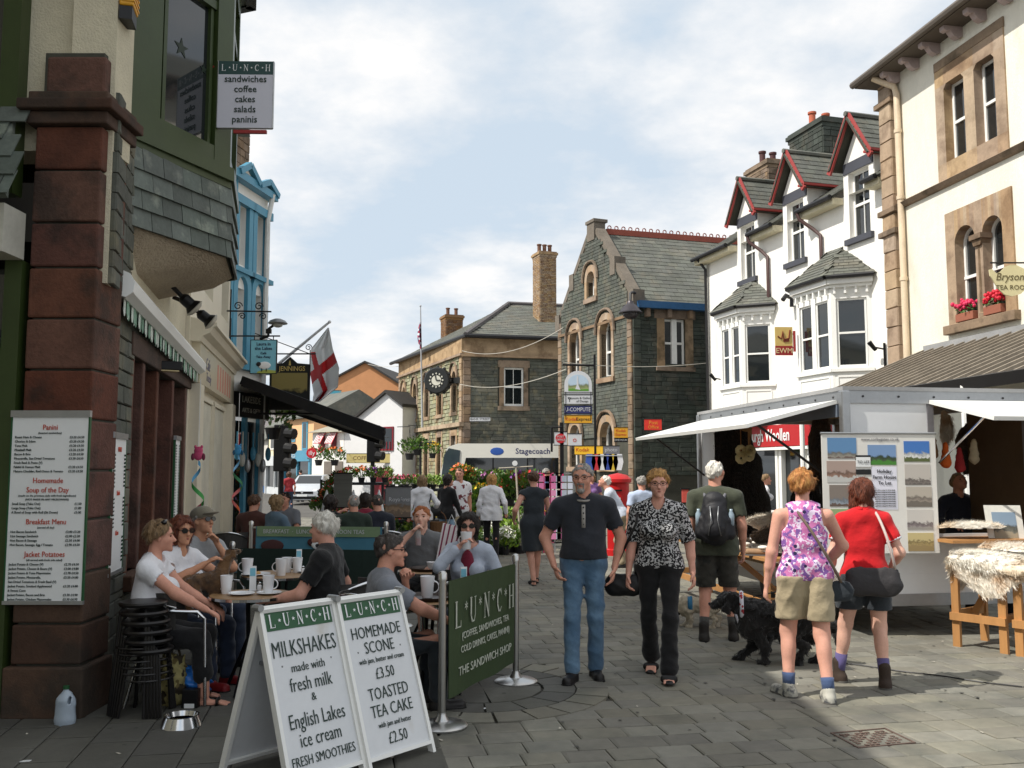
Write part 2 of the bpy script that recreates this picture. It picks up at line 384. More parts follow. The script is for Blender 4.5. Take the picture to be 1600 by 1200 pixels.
SER={'L':[((0,0),(0,1),.15),((0,0),(.6,0),.06),((-.16,1),(.16,1),.04),((-.16,0),(.1,0),.04),((.6,0),(.6,.22),.05)],'U':[((0,1),(0,.3),.15),((0,.3),(.15,.04),.12),((.15,.04),(.45,.04),.08),((.45,.04),(.6,.3),.07),((.6,.3),(.6,1),.06),((-.16,1),(.16,1),.04),((.46,1),(.74,1),.04)],'N':[((0,0),(0,1),.06),((0,1),(.6,0),.14),((.6,0),(.6,1),.06),((-.15,0),(.13,0),.04),((-.15,1),(.05,1),.04),((.46,1),(.74,1),.04)],'C':[((.6,.8),(.42,.97),.07),((.42,.97),(.18,.93),.09),((.18,.93),(0,.65),.14),((0,.65),(0,.35),.15),((0,.35),(.18,.07),.14),((.18,.07),(.42,.03),.09),((.42,.03),(.62,.2),.06),((.6,.72),(.6,1),.04)],'H':[((0,0),(0,1),.15),((.6,0),(.6,1),.15),((0,.52),(.6,.52),.05),((-.15,0),(.15,0),.04),((-.15,1),(.15,1),.04),((.45,0),(.75,0),.04),((.45,1),(.75,1),.04)]}
def lunch(fr,ac,hc,wid,hgt,mat,parent,star='star'):
 """the serif word L*U*N*C*H with stars between the letters, built of strokes"""
 mb=MB();step=wid/8.7;x=ac-wid/2;z=hc-hgt/2;k=step/.62
 for i,c in enumerate('LUNCH'):
  for(p,q,t)in SER[c]:
   a=V((x+p[0]*step*1.0,z+p[1]*hgt));b=V((x+q[0]*step*1.0,z+q[1]*hgt));d=(b-a);l_=d.length or 1;d=d/l_;m=V((-d.y,d.x))*t*hgt*.42
   e=d*(t*hgt*.2);a2=a-e;b2=b+e
   mb.quad(*[fr.p(s_.x,s_.y,.004)for s_ in(a2-m,b2-m,b2+m,a2+m)])
  if i<4:
   cx_=x+step*1.33;cy_=z+hgt*.5
   if star=='star':
    pts=[]
    for j in range(10):rr=hgt*(.17 if j%2==0 else.07);an=math.pi/2+j*math.pi/5;pts.append(fr.p(cx_+rr*math.cos(an),cy_+rr*math.sin(an),.004))
    mb.add(pts,(tuple(range(10)),))
   else:
    cy_=z+hgt*.75
    for j in range(3):
     an=math.pi*j/3+.5;d=V((math.cos(an),math.sin(an)))*hgt*.17;m=V((-d.y,d.x)).normalized()*hgt*.02
     mb.quad(*[fr.p(cx_+s_.x,cy_+s_.y,.004)for s_ in(-d-m,d-m,d+m,-d+m)])
  x+=step*2.03
 o=mb.build('lettering',mat,parent);return o
# ================================================================== living figures: implicit surfaces turned into one mesh
class Field:
 def __init__(s,lo,hi,h):
  s.h=h;s.lo=np.array(lo,'f');n=np.ceil((np.array(hi)-s.lo)/h).astype(int)+1
  s.ax=[s.lo[i]+h*np.arange(n[i],dtype='f')for i in range(3)];s.F=np.full(n,.3,'f')
 def _sub(s,c0,c1):
  out=[]
  for i in range(3):
   a=int(np.clip(np.floor((c0[i]-s.lo[i])/s.h),0,len(s.ax[i])));b=int(np.clip(np.ceil((c1[i]-s.lo[i])/s.h)+1,0,len(s.ax[i])));out.append(slice(a,b))
  return tuple(out)
 def grid(s,sl):return s.ax[0][sl[0]][:,None,None],s.ax[1][sl[1]][None,:,None],s.ax[2][sl[2]][None,None,:]
 def put(s,sl,d,k,neg=False):
  A=s.F[sl]
  if neg:d=-d;h=np.clip(.5-.5*(A-d)/k,0,1);s.F[sl]=A+(d-A)*h+k*h*(1-h)
  else:h=np.clip(.5+.5*(A-d)/k,0,1);s.F[sl]=A+(d-A)*h-k*h*(1-h)
 def cone(s,a,b,ra,rb,k=.03,ax=None,sq=1.,neg=False):
  a=np.array(a,float);b=np.array(b,float);m=max(ra,rb)+k+.03
  sl=s._sub(np.minimum(a,b)-m,np.maximum(a,b)+m)
  if any(q.stop<=q.start for q in sl):return
  X,Y,Z=s.grid(sl);px,py,pz=X-a[0],Y-a[1],Z-a[2];ba=b-a
  if ax is not None:
   ax=np.array(ax,float);ax/=np.linalg.norm(ax);e=(1/sq-1);q=(px*ax[0]+py*ax[1]+pz*ax[2])*e
   px,py,pz=px+q*ax[0],py+q*ax[1],pz+q*ax[2];ba=ba+ax*(ba.dot(ax)*e)
  L2=ba.dot(ba)+1e-9;t=np.clip((px*ba[0]+py*ba[1]+pz*ba[2])/L2,0,1)
  d=np.sqrt((px-t*ba[0])**2+(py-t*ba[1])**2+(pz-t*ba[2])**2)-(ra+(rb-ra)*t)
  if ax is not None and sq<1:d=d*(.5+.5*sq)
  s.put(sl,d,k,neg)
 def ell(s,c,r,k=.02,rot=None,neg=False):
  c=np.array(c,float);r=np.array([r]*3 if isinstance(r,(int,float))else r,float);m=max(r)+k+.02
  sl=s._sub(c-m,c+m)
  if any(q.stop<=q.start for q in sl):return
  X,Y,Z=s.grid(sl);x,y,z=X-c[0],Y-c[1],Z-c[2]
  if rot is not None:
   Q=np.array(rot);x,y,z=Q[0,0]*x+Q[1,0]*y+Q[2,0]*z,Q[0,1]*x+Q[1,1]*y+Q[2,1]*z,Q[0,2]*x+Q[1,2]*y+Q[2,2]*z
  k0=np.sqrt((x/r[0])**2+(y/r[1])**2+(z/r[2])**2)+1e-6
  k1=np.sqrt((x/r[0]**2)**2+(y/r[1]**2)**2+(z/r[2]**2)**2)+1e-6
  s.put(sl,k0*(k0-1)/k1,k,neg)
 def cut(s,p,n,k=.004):
  """remove everything on the side n points to"""
  n=np.array(n,float);n/=np.linalg.norm(n);sl=(slice(None),)*3;X,Y,Z=s.grid(sl)
  s.put(sl,-((X-p[0])*n[0]+(Y-p[1])*n[1]+(Z-p[2])*n[2]),k,neg=True)
 def ripple(s,amp,freq=14.,seed=0,zf=1.,dirs=None):
  r=np.random.RandomState(seed);sl=(slice(None),)*3;X,Y,Z=s.grid(sl);q=0
  for i in range(5):
   d=r.randn(3);d[2]*=zf;d/=np.linalg.norm(d);f=freq*r.uniform(.6,1.9)
   ph=r.uniform(0,6);w_=np.sin((X*d[0]+Y*d[1]+Z*d[2])*f*2+ph+1.6*np.sin((X*d[1]+Y*d[2]+Z*d[0])*f+ph*2));q=q+(w_ if freq>20 else 1.6*(np.abs(w_)**.7-.6))
  s.F+=(q*(amp/2.6)).astype('f')
 def surf(s):
  F=s.F;S=F<0;n=F.shape
  c=np.zeros(tuple(k-1 for k in n),'i1');offs=[(i,j,k)for i in(0,1)for j in(0,1)for k in(0,1)]
  sub=lambda A,o:A[o[0]:n[0]-1+o[0],o[1]:n[1]-1+o[1],o[2]:n[2]-1+o[2]]
  for o in offs:c+=sub(S,o)
  I=np.argwhere((c>0)&(c<8))
  if len(I)==0:return[],[]
  idx=-np.ones(c.shape,'i4');idx[I[:,0],I[:,1],I[:,2]]=np.arange(len(I))
  acc=np.zeros((len(I),3));cnt=np.zeros(len(I));g={o:F[I[:,0]+o[0],I[:,1]+o[1],I[:,2]+o[2]]for o in offs}
  for o in offs:
   for a in range(3):
    if o[a]==0:
     p=list(o);p[a]=1;p=tuple(p);A,B=g[o],g[p];m=(A<0)!=(B<0)
     t=np.where(m,A/np.where(m,A-B,1),0);q=np.array(o,float)[None,:].repeat(len(I),0);q[:,a]+=t;acc+=q*m[:,None];cnt+=m
  vs=s.lo+(I+acc/cnt[:,None])*s.h;fs=[]
  for a in range(3):
   b,d=(a+1)%3,(a+2)%3;s0=[slice(None)]*3;s1=[slice(None)]*3;s0[a]=slice(0,n[a]-1);s1[a]=slice(1,n[a])
   A=S[tuple(s0)];B=S[tuple(s1)];E=np.argwhere(A!=B);ok=(E[:,b]>0)&(E[:,d]>0)&(E[:,b]<n[b]-1)&(E[:,d]<n[d]-1);E=E[ok]
   q=[]
   for ob,od in((1,1),(0,1),(0,0),(1,0)):e=E.copy();e[:,b]-=ob;e[:,d]-=od;q.append(idx[e[:,0],e[:,1],e[:,2]])
   q=np.stack(q,1);fl=~A[E[:,0],E[:,1],E[:,2]];q[fl]=q[fl][:,::-1];fs.append(q)
  return vs,np.concatenate(fs)
 def mesh(s,name,mat):
  vs,fs=s.surf();me=bpy.data.meshes.new(name)
  if len(vs)==0:return me
  me.vertices.add(len(vs));me.vertices.foreach_set('co',vs.astype('f').ravel());k=len(fs)
  me.loops.add(k*4);me.loops.foreach_set('vertex_index',fs.astype('i4').ravel());me.polygons.add(k)
  me.polygons.foreach_set('loop_start',np.arange(0,k*4,4,dtype='i4'))
  me.polygons.foreach_set('use_smooth',np.ones(k,bool));me.materials.append(mat);me.update(calc_edges=True);return me
def local_obj(name,me,parent):
 o=bpy.data.objects.new(name,me);COL.objects.link(o);o.parent=parent;return o
SKIN={k:M('skin_'+k,c,.6,var=.1,vs=11,bump=.0012,bs=60,coord='O',spec=.3,sub=.06)for k,c in dict(ruddy=(206,150,128),pale=(216,170,150),tan=(196,144,114),pink=(214,160,140),deep=(180,126,102)).items()}
def hairmat(k,c,c2):return M('hair_'+k,c,.55,var=.25,vs=20,bump=.006,bs=45,col2=c2,c2s=25,stretch=(3,3,.6),coord='O')
HAIR=dict(grey=hairmat('grey',(150,146,140),(105,100,95)),white=hairmat('white',(222,218,208),(180,175,165)),blond=hairmat('blond',(190,145,85),(130,90,48)),ginger=hairmat('ginger',(172,112,58),(205,155,90)),red=hairmat('auburn',(112,58,36),(70,34,22)),brown=hairmat('brown',(84,58,40),(58,40,28)),dark=hairmat('dark',(38,28,24),(24,18,16)),darkgrey=hairmat('darkgrey',(72,66,62),(50,45,42)),ash=hairmat('ash',(136,110,78),(95,74,50)),carrot=hairmat('carrot',(168,100,54),(130,74,38)))
M_EYE=M('eye_dark',(60,44,36),.2,var=0);M_LIP=M('lips',(158,92,84),.5,var=0);M_BLACK=M('black_plastic',(16,16,18),.35,var=.05);M_LENS=M('dark_lens',(14,13,15),.08,var=0,spec=.6)
def ik(a,t,l1,l2,pole):
 a=V(a);t=V(t);d=t-a;L_=d.length;mx_=(l1+l2)*.995
 if L_>mx_:t=a+d*(mx_/L_);d=t-a;L_=mx_
 c=(l1*l1-l2*l2+L_*L_)/(2*L_);h=math.sqrt(max(l1*l1-c*c,1e-6));u=d/L_;p=V(pole);p=p-u*p.dot(u)
 p=p.normalized()if p.length>1e-4 else u.orthogonal().normalized();return a+u*c+p*h,t
def person(label,loc,yaw,H=1.72,fem=False,wide=1.,belly=.0,pel=None,lean=(0,0),hyaw=0,hpitch=0,lh=None,rh=None,lf=(-.1,0,0),rf=(.1,0,0),lfy=0,rfy=0,lkn=None,rkn=None,lel=None,rel=None,skin='ruddy',hair=('short','grey'),top=None,bottom=None,shoes=None,res=.014,face=True,glasses=None,beard=None,group=None,lcurl=.5,rcurl=.5,socks=None,heel=(0,0),hands=True,ltwist=0,bust=.5,twist=0,extra=None):
 s=H/1.75;hu=H/7.5;p0=V(pel)if pel else V((0,0,.525*H));sit=pel is not None and p0.z<.42*H
 sd=V((lean[0],lean[1],1)).normalized();tw=R(twist);rt=V((math.cos(tw),math.sin(tw),0));rt=(rt-sd*rt.dot(sd)).normalized();fw=sd.cross(rt).normalized()
 if fw.y<0 and abs(twist)<80:fw=-fw
 SWD=(.17 if fem else.19)*s*(1+(wide-1)*.6);HW=(.09 if fem else.083)*s*(.6+.4*wide)
 chest=p0+sd*.30*s;nb=p0+sd*.50*s;neckt=nb+sd*.09*s+fw*.015*s
 sh={-1:nb-rt*SWD-sd*.045*s,1:nb+rt*SWD-sd*.045*s};hp={-1:p0-V((HW,0,0))-V((0,0,.01)),1:p0+V((HW,0,0))-V((0,0,.01))}
 UA,FA=.285*s,.25*s;TH,SH=.43*s,.41*s
 an={};kn={};el={};wr={}
 Rh=Matrix.Rotation(R(hyaw),3,'Z')@Matrix.Rotation(R(-hpitch),3,'X');hc=neckt+V((0,0,.40*hu))+(Rh@V((0,.12*hu,0)))
 for sg,f,kp,ht,ep in((-1,lf,lkn,lh,lel),(1,rf,rkn,rh,rel)):
  A=V((f[0],f[1],f[2]+.085*s));kn[sg],an[sg]=ik(hp[sg],A,TH,SH,kp or(0.05*sg,1,.2 if sit else 0))
  tgt=hc+Rh@V(((.2*sg,.42,-.92)if ht=='chin' else(.32*sg,.72,-.72)))*hu if isinstance(ht,str)else V(ht)if ht else sh[sg]+V((.07*sg*s,.03,-.5*s));el[sg],wr[sg]=ik(sh[sg],tgt,UA,FA,ep or(.5*sg,-1,-.3))
 hq=lambda x,y,z:hc+Rh@(V((x,y,z))*hu)
 W_=wide;pts=[p0,nb,hc]+list(el.values())+list(wr.values())+list(kn.values())+list(an.values())
 lo=[min(q[i]for q in pts)-.26*s for i in range(3)];hi=[max(q[i]for q in pts)+.26*s for i in range(3)];lo[2]=max(min(q.z for q in pts)-.12,-.02);hi[2]=hc.z+.75*hu
 WA=.82+.18*W_
 def torso(F,e=0.,k=.05):
  for sg in(-1,1):F.cone(hp[sg]+V((0,0,.02)),p0+V((HW*.7*sg,0,.05*s)),.098*s*W_+e,.1*s*W_+e,k,fw,.88 if not sit else.95)
  wr_=(.098 if fem else.112)*s*W_
  F.cone(p0-rt*.04*s+sd*.1*s,p0+rt*.04*s+sd*.1*s,wr_+belly*.4+e,wr_+belly*.4+e,k,fw,.82+belly)
  if belly:F.ell(p0+sd*.15*s+fw*(.03+belly*.6)*s,(.12*s*W_+e,.085*s+belly*.3+e,.15*s+e),.07)
  for sg in(-1,1):F.cone(chest+rt*.045*sg*s-sd*.05*s,chest+rt*.065*sg*s+sd*.1*s,(.105 if fem else.118)*s*W_+e,(.09 if fem else.105)*s*W_+e,k,fw,.78)
  for sg in(-1,1):F.cone(nb+rt*.03*sg*s,sh[sg]-rt*.02*sg*s,.062*s+e,(.056 if fem else.064)*s*WA+e,.045)
  if fem:[F.ell(chest+rt*.075*sg*s+fw*(.075+bust*.035)*s*W_+sd*.0*s,(.062*s*W_+e,.05*s+bust*.03+e,.062*s+e),.035)for sg in(-1,1)]
 def arm(F,sg,e=0.,t=1.,fa=0.,k=.03,flare=0.):
  b=sh[sg]+(el[sg]-sh[sg])*t;F.cone(sh[sg],b,(.05 if fem else.056)*s*WA+e,(.038 if fem else.043)*s*WA+e+flare,k)
  if fa:F.cone(el[sg],el[sg]+(wr[sg]-el[sg])*fa,.038*s*WA+e,(.026+(.012*(1-fa)))*s+e+flare,k)
 def leg(F,sg,e=0.,t=1.,ca=0.,k=.03,flare=0.,e2=None):
  b=hp[sg]+(kn[sg]-hp[sg])*t;F.cone(hp[sg]+V((0,0,-.02)),b,.088*s*WA+e,(.058+.03*(1-t))*s*WA+e+(flare if not ca else 0),k)
  if ca:
   e2=e if e2 is None else e2
   F.cone(kn[sg],kn[sg]+(an[sg]-kn[sg])*ca,.056*s*WA+e2,(.038+.016*(1-ca))*s*WA+e2+flare,k)
 F=Field(lo,hi,res);torso(F,-.013 if top else 0)
 F.cone(nb-sd*.02,neckt+V((0,0,.14*hu)),(.055 if fem else.064)*s,(.05 if fem else.06)*s,.03)
 for sg in(-1,1):
  arm(F,sg,0,1,1);F.cone(el[sg],el[sg]+(wr[sg]-el[sg])*.45,.036*s*WA,.037*s*WA,.02);leg(F,sg,-.022 if bottom and bottom[0]in('trousers','flare')else 0,1,1)
  kd=(an[sg]-kn[sg]);bk=V((0,-1,0));bk=(bk-kd*bk.dot(kd)/kd.dot(kd)).normalized();F.ell(kn[sg]+kd*.3+bk*.016*s,(.046*s*WA,.046*s*WA,.1*s),.03)
  fy=R(lfy if sg<0 else rfy);fd=V((-math.sin(fy),math.cos(fy),0));hl=heel[0]if sg<0 else heel[1];fb=V((an[sg].x,an[sg].y,an[sg].z-.055*s))
  F.cone(fb-fd*.03,fb+fd*.13*s-V((0,0,hl+.012)),.033*s,.024*s,.02)
  if shoes and shoes[0]in('sandal','flipflop'):
   sd2=V((fd.y,-fd.x,0))
   for q in range(5):F.cone(fb+fd*.12*s+sd2*(q-2)*.016*s,fb+fd*(.185-.004*abs(q-(0 if sg>0 else 4)))*s+sd2*(q-2)*.018*s-V((0,0,hl+.015)),.012,.009,.004)
 for(c,r)in(((0,-.05,.12),(.335,.41,.38)),((0,.06,-.12),(.27,.31,.34)),((0,.2,-.3),(.17,.16,.16)),((-.15,.2,-.1),(.13,.14,.14)),((.15,.2,-.1),(.13,.14,.14))):
  F.ell(hq(*c),tuple(q*hu for q in r),.012,rot=Rh)
 F.cone(hq(0,.34,.05),hq(0,.45,-.12),.035*hu,.06*hu,.008);F.ell(hq(0,.43,-.13),(.075*hu,.06*hu,.045*hu),.006,rot=Rh)
 F.cone(hq(-.17,.3,.12),hq(.17,.3,.12),.055*hu,.055*hu,.012);F.cone(hq(-.07,.34,-.26),hq(.07,.34,-.26),.04*hu,.04*hu,.008);F.ell(hq(0,.33,-.42),.075*hu,.02)
 for sg in(-1,1):
  F.ell(hq(.145*sg,.385,.025),.055*hu,.01,neg=True);F.ell(hq(.335*sg,-.02,-.02),(.035*hu,.085*hu,.13*hu),.006,rot=Rh)
 for sg,cl in((-1,lcurl),(1,rcurl)):
  if not hands:F.ell(wr[sg]+(wr[sg]-el[sg]).normalized()*.06*s,(.035*s,.035*s,.05*s),.02);continue
  f=(wr[sg]-el[sg]).normalized();ref=rt*sg if abs(f.z)>.6 else V((0,0,1));palm=(-ref if abs(f.z)>.6 else V((0,0,-1)));palm=(palm-f*palm.dot(f)).normalized()
  th=palm.cross(f)*sg;th=th if abs(f.z)<.6 or th.y>0 else-th
  if abs(f.z)<=.6:th=V((0,0,1)).cross(f)*sg;th=(th-f*th.dot(f)).normalized()
  k0=wr[sg]+f*.085*s;F.cone(wr[sg]+f*.01,k0-f*.02,.026*s,.034*s,.015,palm,.5);F.cone(wr[sg]+f*.03,k0,.03*s,.036*s,.01,palm,.42)
  for q,(o,ln)in enumerate(((.032,.075),(.011,.085),(-.011,.08),(-.031,.062))):
   b=k0+th*o*s;a1=cl*.9;d1=(f*math.cos(a1)+palm*math.sin(a1));m=b+d1*ln*.5*s;a2=cl*2.1;d2=(f*math.cos(a2)+palm*math.sin(a2));e_=m+d2*ln*.5*s
   F.cone(b-f*.02,m,.0105*s,.0095*s,.004);F.cone(m,e_,.0095*s,.008*s,.004)
  b=wr[sg]+f*.025*s+th*.028*s;m=b+(f*.6+th*.7+palm*.3).normalized()*.04*s;e_=m+(f*.9+th*.15+palm*(.2+.4*cl)).normalized()*.035*s
  F.cone(b,m,.015*s,.012*s,.008);F.cone(m,e_,.012*s,.009*s,.004)
 o=bpy.data.objects.new('person',F.mesh('person',SKIN[skin]));COL.objects.link(o);tag(o,label,'person',group)
 o.location=V((loc[0],loc[1],loc[2]if len(loc)>2 else 0));o.rotation_euler.z=R(yaw)
 r2=res*1.0
 def sub_field(z0,z1,pad=0.):return Field([lo[0]-pad,lo[1]-pad,z0],[hi[0]+pad,hi[1]+pad,z1],r2)
 if top:
  kind,mat=top[0],top[1];slv=top[2]if len(top)>2 else.55;e=.016;hem=top[3]if len(top)>3 else-.03
  F=sub_field(min(p0.z-.14,min(wr[-1].z,wr[1].z,el[1].z,el[-1].z)-.06)if slv>1 else p0.z-.14-max(0,-hem-.1)-(.45*s if kind=='dress' else 0),nb.z+.12)
  torso(F,e+(.008 if kind=='loose' else 0))
  if not sit and hem<-.04:
   for sg in(-1,1):F.cone(hp[sg],hp[sg]-V((0,0,.12-hem*.3)),.104*s*W_+e,.108*s*W_+e+.01,.05)
  if slv>0:
   for sg in(-1,1):arm(F,sg,e*.9,min(slv,1),max(0,slv-1),flare=.012 if slv<1 else.004)
  for sg in(-1,1):
   if slv<=1 and slv>0:t=min(slv,.98);c=sh[sg]+(el[sg]-sh[sg])*t;d=(el[sg]-sh[sg]).normalized();Fc=F;sl=Fc._sub(c+d*.05-V((.11,)*3),c+d*.05+V((.11,)*3));X,Y,Z=Fc.grid(sl);dd=((X-c.x)*d.x+(Y-c.y)*d.y+(Z-c.z)*d.z);rr=np.sqrt((X-c.x-d.x*.05)**2+(Y-c.y-d.y*.05)**2+(Z-c.z-d.z*.05)**2)-.07;Fc.F[sl]=np.maximum(Fc.F[sl],np.minimum(dd,-rr))
  F.ripple(.006 if kind!='loose' else.009,9,seed=int(abs(loc[0])*100),zf=1.3)
  if kind=='tank':
   for sg in(-1,1):F.ell(sh[sg]+rt*.01*sg,(.085*s,.12*s,.12*s),.01,neg=True)
  nr={'v':.06,'scoop':.085,'tank':.07}.get(kind,.052);F.ell(nb+sd*.03*s+fw*.02,(nr*s*1.1,nr*s*1.1,.055*s),.008,neg=True)
  if kind in('v','scoop'):F.cone(nb+fw*.1*s,nb-sd*(.1 if kind=='v' else.05)*s+fw*.16*s,.05*s,.012,.006,neg=True)
  if kind!='dress':F.cut(p0+sd*hem*s,-sd)
  else:
   for sg in(-1,1):F.cone(hp[sg],hp[sg]+(kn[sg]-hp[sg])*.98,.12*s,.125*s,.08)
   F.cut(V((0,0,kn[1].z+.01)),(0,0,-1))
  local_obj('dress' if kind=='dress' else{'polo':'polo_shirt','tank':'vest_top','loose':'blouse','v':'blouse'}.get(kind,'shirt'),F.mesh('top',mat),o)
  if kind=='polo':
   mb=MB();mb.tube([nb+sd*(.05)*s+(rt*math.cos(q)*.072+fw*(math.sin(q)*.07+.012))*s for q in[i*math.pi/9-math.pi*.45 for i in range(18)]],.015*s,6)
   local_obj('collar',mb.mesh('collar',top[4]if len(top)>4 else mat,True),o)
 if bottom:
  kind,mat=bottom[0],bottom[1];z0=max(min(kn[1].z,kn[-1].z,an[1].z,an[-1].z)-.08,0.0);F=sub_field(z0 if kind in('trousers','flare','crop')or sit else min(kn[1].z,kn[-1].z)-.1,p0.z+.22,.02)
  e=.012
  for sg in(-1,1):F.cone(hp[sg]+V((0,0,.02)),p0+V((HW*.7*sg,0,.05*s))+sd*.03,.1*s*W_+e,.1*s*W_+e,.05,fw,.92)
  F.cone(p0-rt*.04*s+sd*.08*s,p0+rt*.04*s+sd*.08*s,(.1 if fem else.112)*s*W_+belly*.4+e*.3,(.1 if fem else.112)*s*W_+belly*.4+e*.3,.05,fw,.8)
  for sg in(-1,1):
   if kind=='shorts':t=bottom[2]if len(bottom)>2 else.8;leg(F,sg,.022,t,flare=.018)
   elif kind=='skirt':F.cone(hp[sg],hp[sg]+(kn[sg]-hp[sg])*.95,.12*s,.11*s,.1)
   elif kind=='flare':leg(F,sg,.006,1,.97,flare=.03,e2=.008)
   elif kind=='crop':leg(F,sg,.016,1,.62,flare=.014)
   else:leg(F,sg,.008,1,.96,flare=.014,e2=.012)
  F.ripple(.009,8,seed=int(abs(loc[1])*77),zf=2.2)
  if kind=='shorts' and not sit:
   for sg in(-1,1):F.cut(V((0,0,hp[1].z+(kn[1].z-hp[1].z)*t-.01)),(0,0,-1))
  if kind=='skirt' and not sit:F.cut(V((0,0,hp[1].z+(kn[1].z-hp[1].z)*.93)),(0,0,-1))
  F.cut(p0+sd*(bottom[3]if len(bottom)>3 else.1 if sit else max(-.05,min(.1,((top[3]if len(top)>3 else-.03)if top else.1)+.035)))*s,sd);local_obj({'shorts':'shorts','skirt':'skirt'}.get(kind,'trousers'),F.mesh('bottom',mat),o)
 if shoes:
  kind,mat=shoes[0],shoes[1];sole=shoes[2]if len(shoes)>2 else M_BLACK
  for sg in(-1,1):
   fy=R(lfy if sg<0 else rfy);fd=V((-math.sin(fy),math.cos(fy),0));hl=heel[0]if sg<0 else heel[1];sdv=V((fd.y,-fd.x,0));a=an[sg];gz=a.z-.085*s
   hb=V((a.x,a.y,gz+.04))-fd*.035*s;tb=V((a.x,a.y,gz+.038-hl))+fd*.155*s
   F=Field([min(hb.x,tb.x,a.x)-.09,min(hb.y,tb.y,a.y)-.1,gz-hl-.01],[max(hb.x,tb.x)+.09,max(hb.y,tb.y)+.1,a.z+.12],min(res,.01))
   up=fd.cross(sdv)*1.0
   if kind in('sandal','flipflop'):
    F.cone(hb-V((0,0,.032)),tb-V((0,0,.03)),.04,.046,.01,(0,0,1),.28 if kind=='flipflop' else.5)
    for q in((.1,.13)if kind=='sandal' else(.1,)):F.cone(V((a.x,a.y,gz+.035-hl*.6))+fd*q*s-sdv*.04,V((a.x,a.y,gz+.035-hl*.6))+fd*q*s+sdv*.04,.03,.03,.01,fd,.35)
    if kind=='sandal':F.cone(hb+V((0,0,.03)),hb+V((0,0,.035))+fd*.05,.04,.036,.01,(0,0,1),.25)
   else:
    F.cone(hb,tb,.042*s,.041*s,.02,(0,0,1),.9);F.cone(hb-V((0,0,.02)),tb-V((0,0,.025)),.045*s,.045*s,.01,(0,0,1),.45)
    F.cone(hb+fd*.03,hb+fd*.035+V((0,0,(.12 if kind=='boot' else.05))),.047*s,.048*s,.03)
   F.cut((0,0,gz-hl+.002),(0,0,-1))if hl<.01 else None
   so_=local_obj('sandal' if kind in('sandal','flipflop')else('boot' if kind=='boot' else 'shoe'),F.mesh('shoe',mat),o)
   if kind not in('sandal','flipflop'):
    mb=MB();n=12;ring=[]
    for i in range(n*2):
     q=math.pi*i/n;rr=.046*s;c_=(hb if math.cos(q)<0 else tb);ring.append(V((c_.x,c_.y,0))+fd*rr*math.cos(q)+sdv*rr*math.sin(q))
    z_=[gz+(-hl if(p_-V((tb.x,tb.y,0))).length<(p_-V((hb.x,hb.y,0))).length else 0)for p_ in ring];m_=len(ring)
    mb.add([(p_.x,p_.y,z+.001)for p_,z in zip(ring,z_)]+[(p_.x,p_.y,z+.022)for p_,z in zip(ring,z_)],[tuple(range(m_))[::-1],tuple(range(m_,2*m_))]+[(i,(i+1)%m_,m_+(i+1)%m_,m_+i)for i in range(m_)])
    local_obj('sole',mb.mesh('sole',sole),so_)
   if socks:
    mb=MB();d=(kn[sg]-a).normalized();mb.tube([a-d*.0,a+d*.07,a+d*(.1 if kind!='boot' else.15)],[.046*s,.047*s,.05*s],14);local_obj('sock',mb.mesh('sock',socks,True),o)
 hs,hcol=hair;hm=HAIR[hcol]
 if hs!='bald':
  dn=.95 if hs in('long','bob')else.5;F=Field(list(hc-V((.62*hu,.62*hu,dn*hu+(.9*hu if hs=='long' else.1*hu)))),list(hc+V((.62*hu,.62*hu,.68*hu))),min(res,.009))
  th={'crop':.02,'short':.04,'thin':.012,'full':.055,'bob':.07,'long':.06}[hs]
  F.ell(hq(0,-.07,.12),tuple((q+th)*hu for q in(.345,.42,.385)),.02,rot=Rh)
  if hs=='full':F.ell(hq(0,-.12,.18),(.37*hu,.38*hu,.33*hu),.03,rot=Rh);[F.ell(hq(.27*q,-.02,.03),(.12*hu,.24*hu,.25*hu),.02,rot=Rh)for q in(-1,1)]
  if hs in('bob','long'):
   b_=-.35 if hs=='bob' else-1.3
   F.cone(hq(0,-.22,.1),hq(0,-.26,b_+.1),.33*hu,.27*hu,.03,Rh@V((0,1,0)),.6)
   for q in(-1,1):F.cone(hq(.29*q,.0,.1),hq(.29*q,-.08,b_),.15*hu,.1*hu,.03)
  F.ripple(.009,38,seed=len(label),zf=.35);F.ripple(.0035,90,seed=len(label)+1,zf=.3)
  if hs in('bob','long'):
   F.cone(hq(0,.52,.0),hq(0,.5,-.6),.36*hu,.3*hu,.02,neg=True)
  elif hs=='thin':
   n_=Rh@V((0,1,.35));c_=hq(0,.12,.2);F.cut(c_,n_,.02);n_=Rh@V((0,.55,-1));F.cut(hq(0,0,-.1),n_)
  else:
   n_=Rh@V((0,.62,-1));F.cut(hq(0,0,.02 if hs=='full' else.05),n_,.02);F.cone(hq(0,.5,.1),hq(0,.5,-.3),.27*hu,.27*hu,.01,neg=True)
  me=F.mesh('hair',hm);ho=local_obj('hair',me,o)
  if res<.0125 and hs not in('thin',):
   r=random.Random(3);n=len(me.vertices);q=MB();ln={'crop':.012,'short':.024,'full':.034,'bob':.05,'long':.07}[hs]*s
   for _ in range(2600):
    v=me.vertices[r.randrange(n)];nn=V(v.normal);d=V((r.uniform(-.6,.6),r.uniform(-.6,.6),-1.2));d=(d-nn*d.dot(nn)*.9+nn*.22).normalized();p_=V(v.co)-nn*.002;w2=d.cross(nn).normalized()*.0022
    q.add([p_-w2,p_+w2,p_+d*ln*r.uniform(.5,1.2)],((0,1,2),))
   so2=local_obj('hair_strands',q.mesh('strands',hm),ho);so2['kind']='stuff'
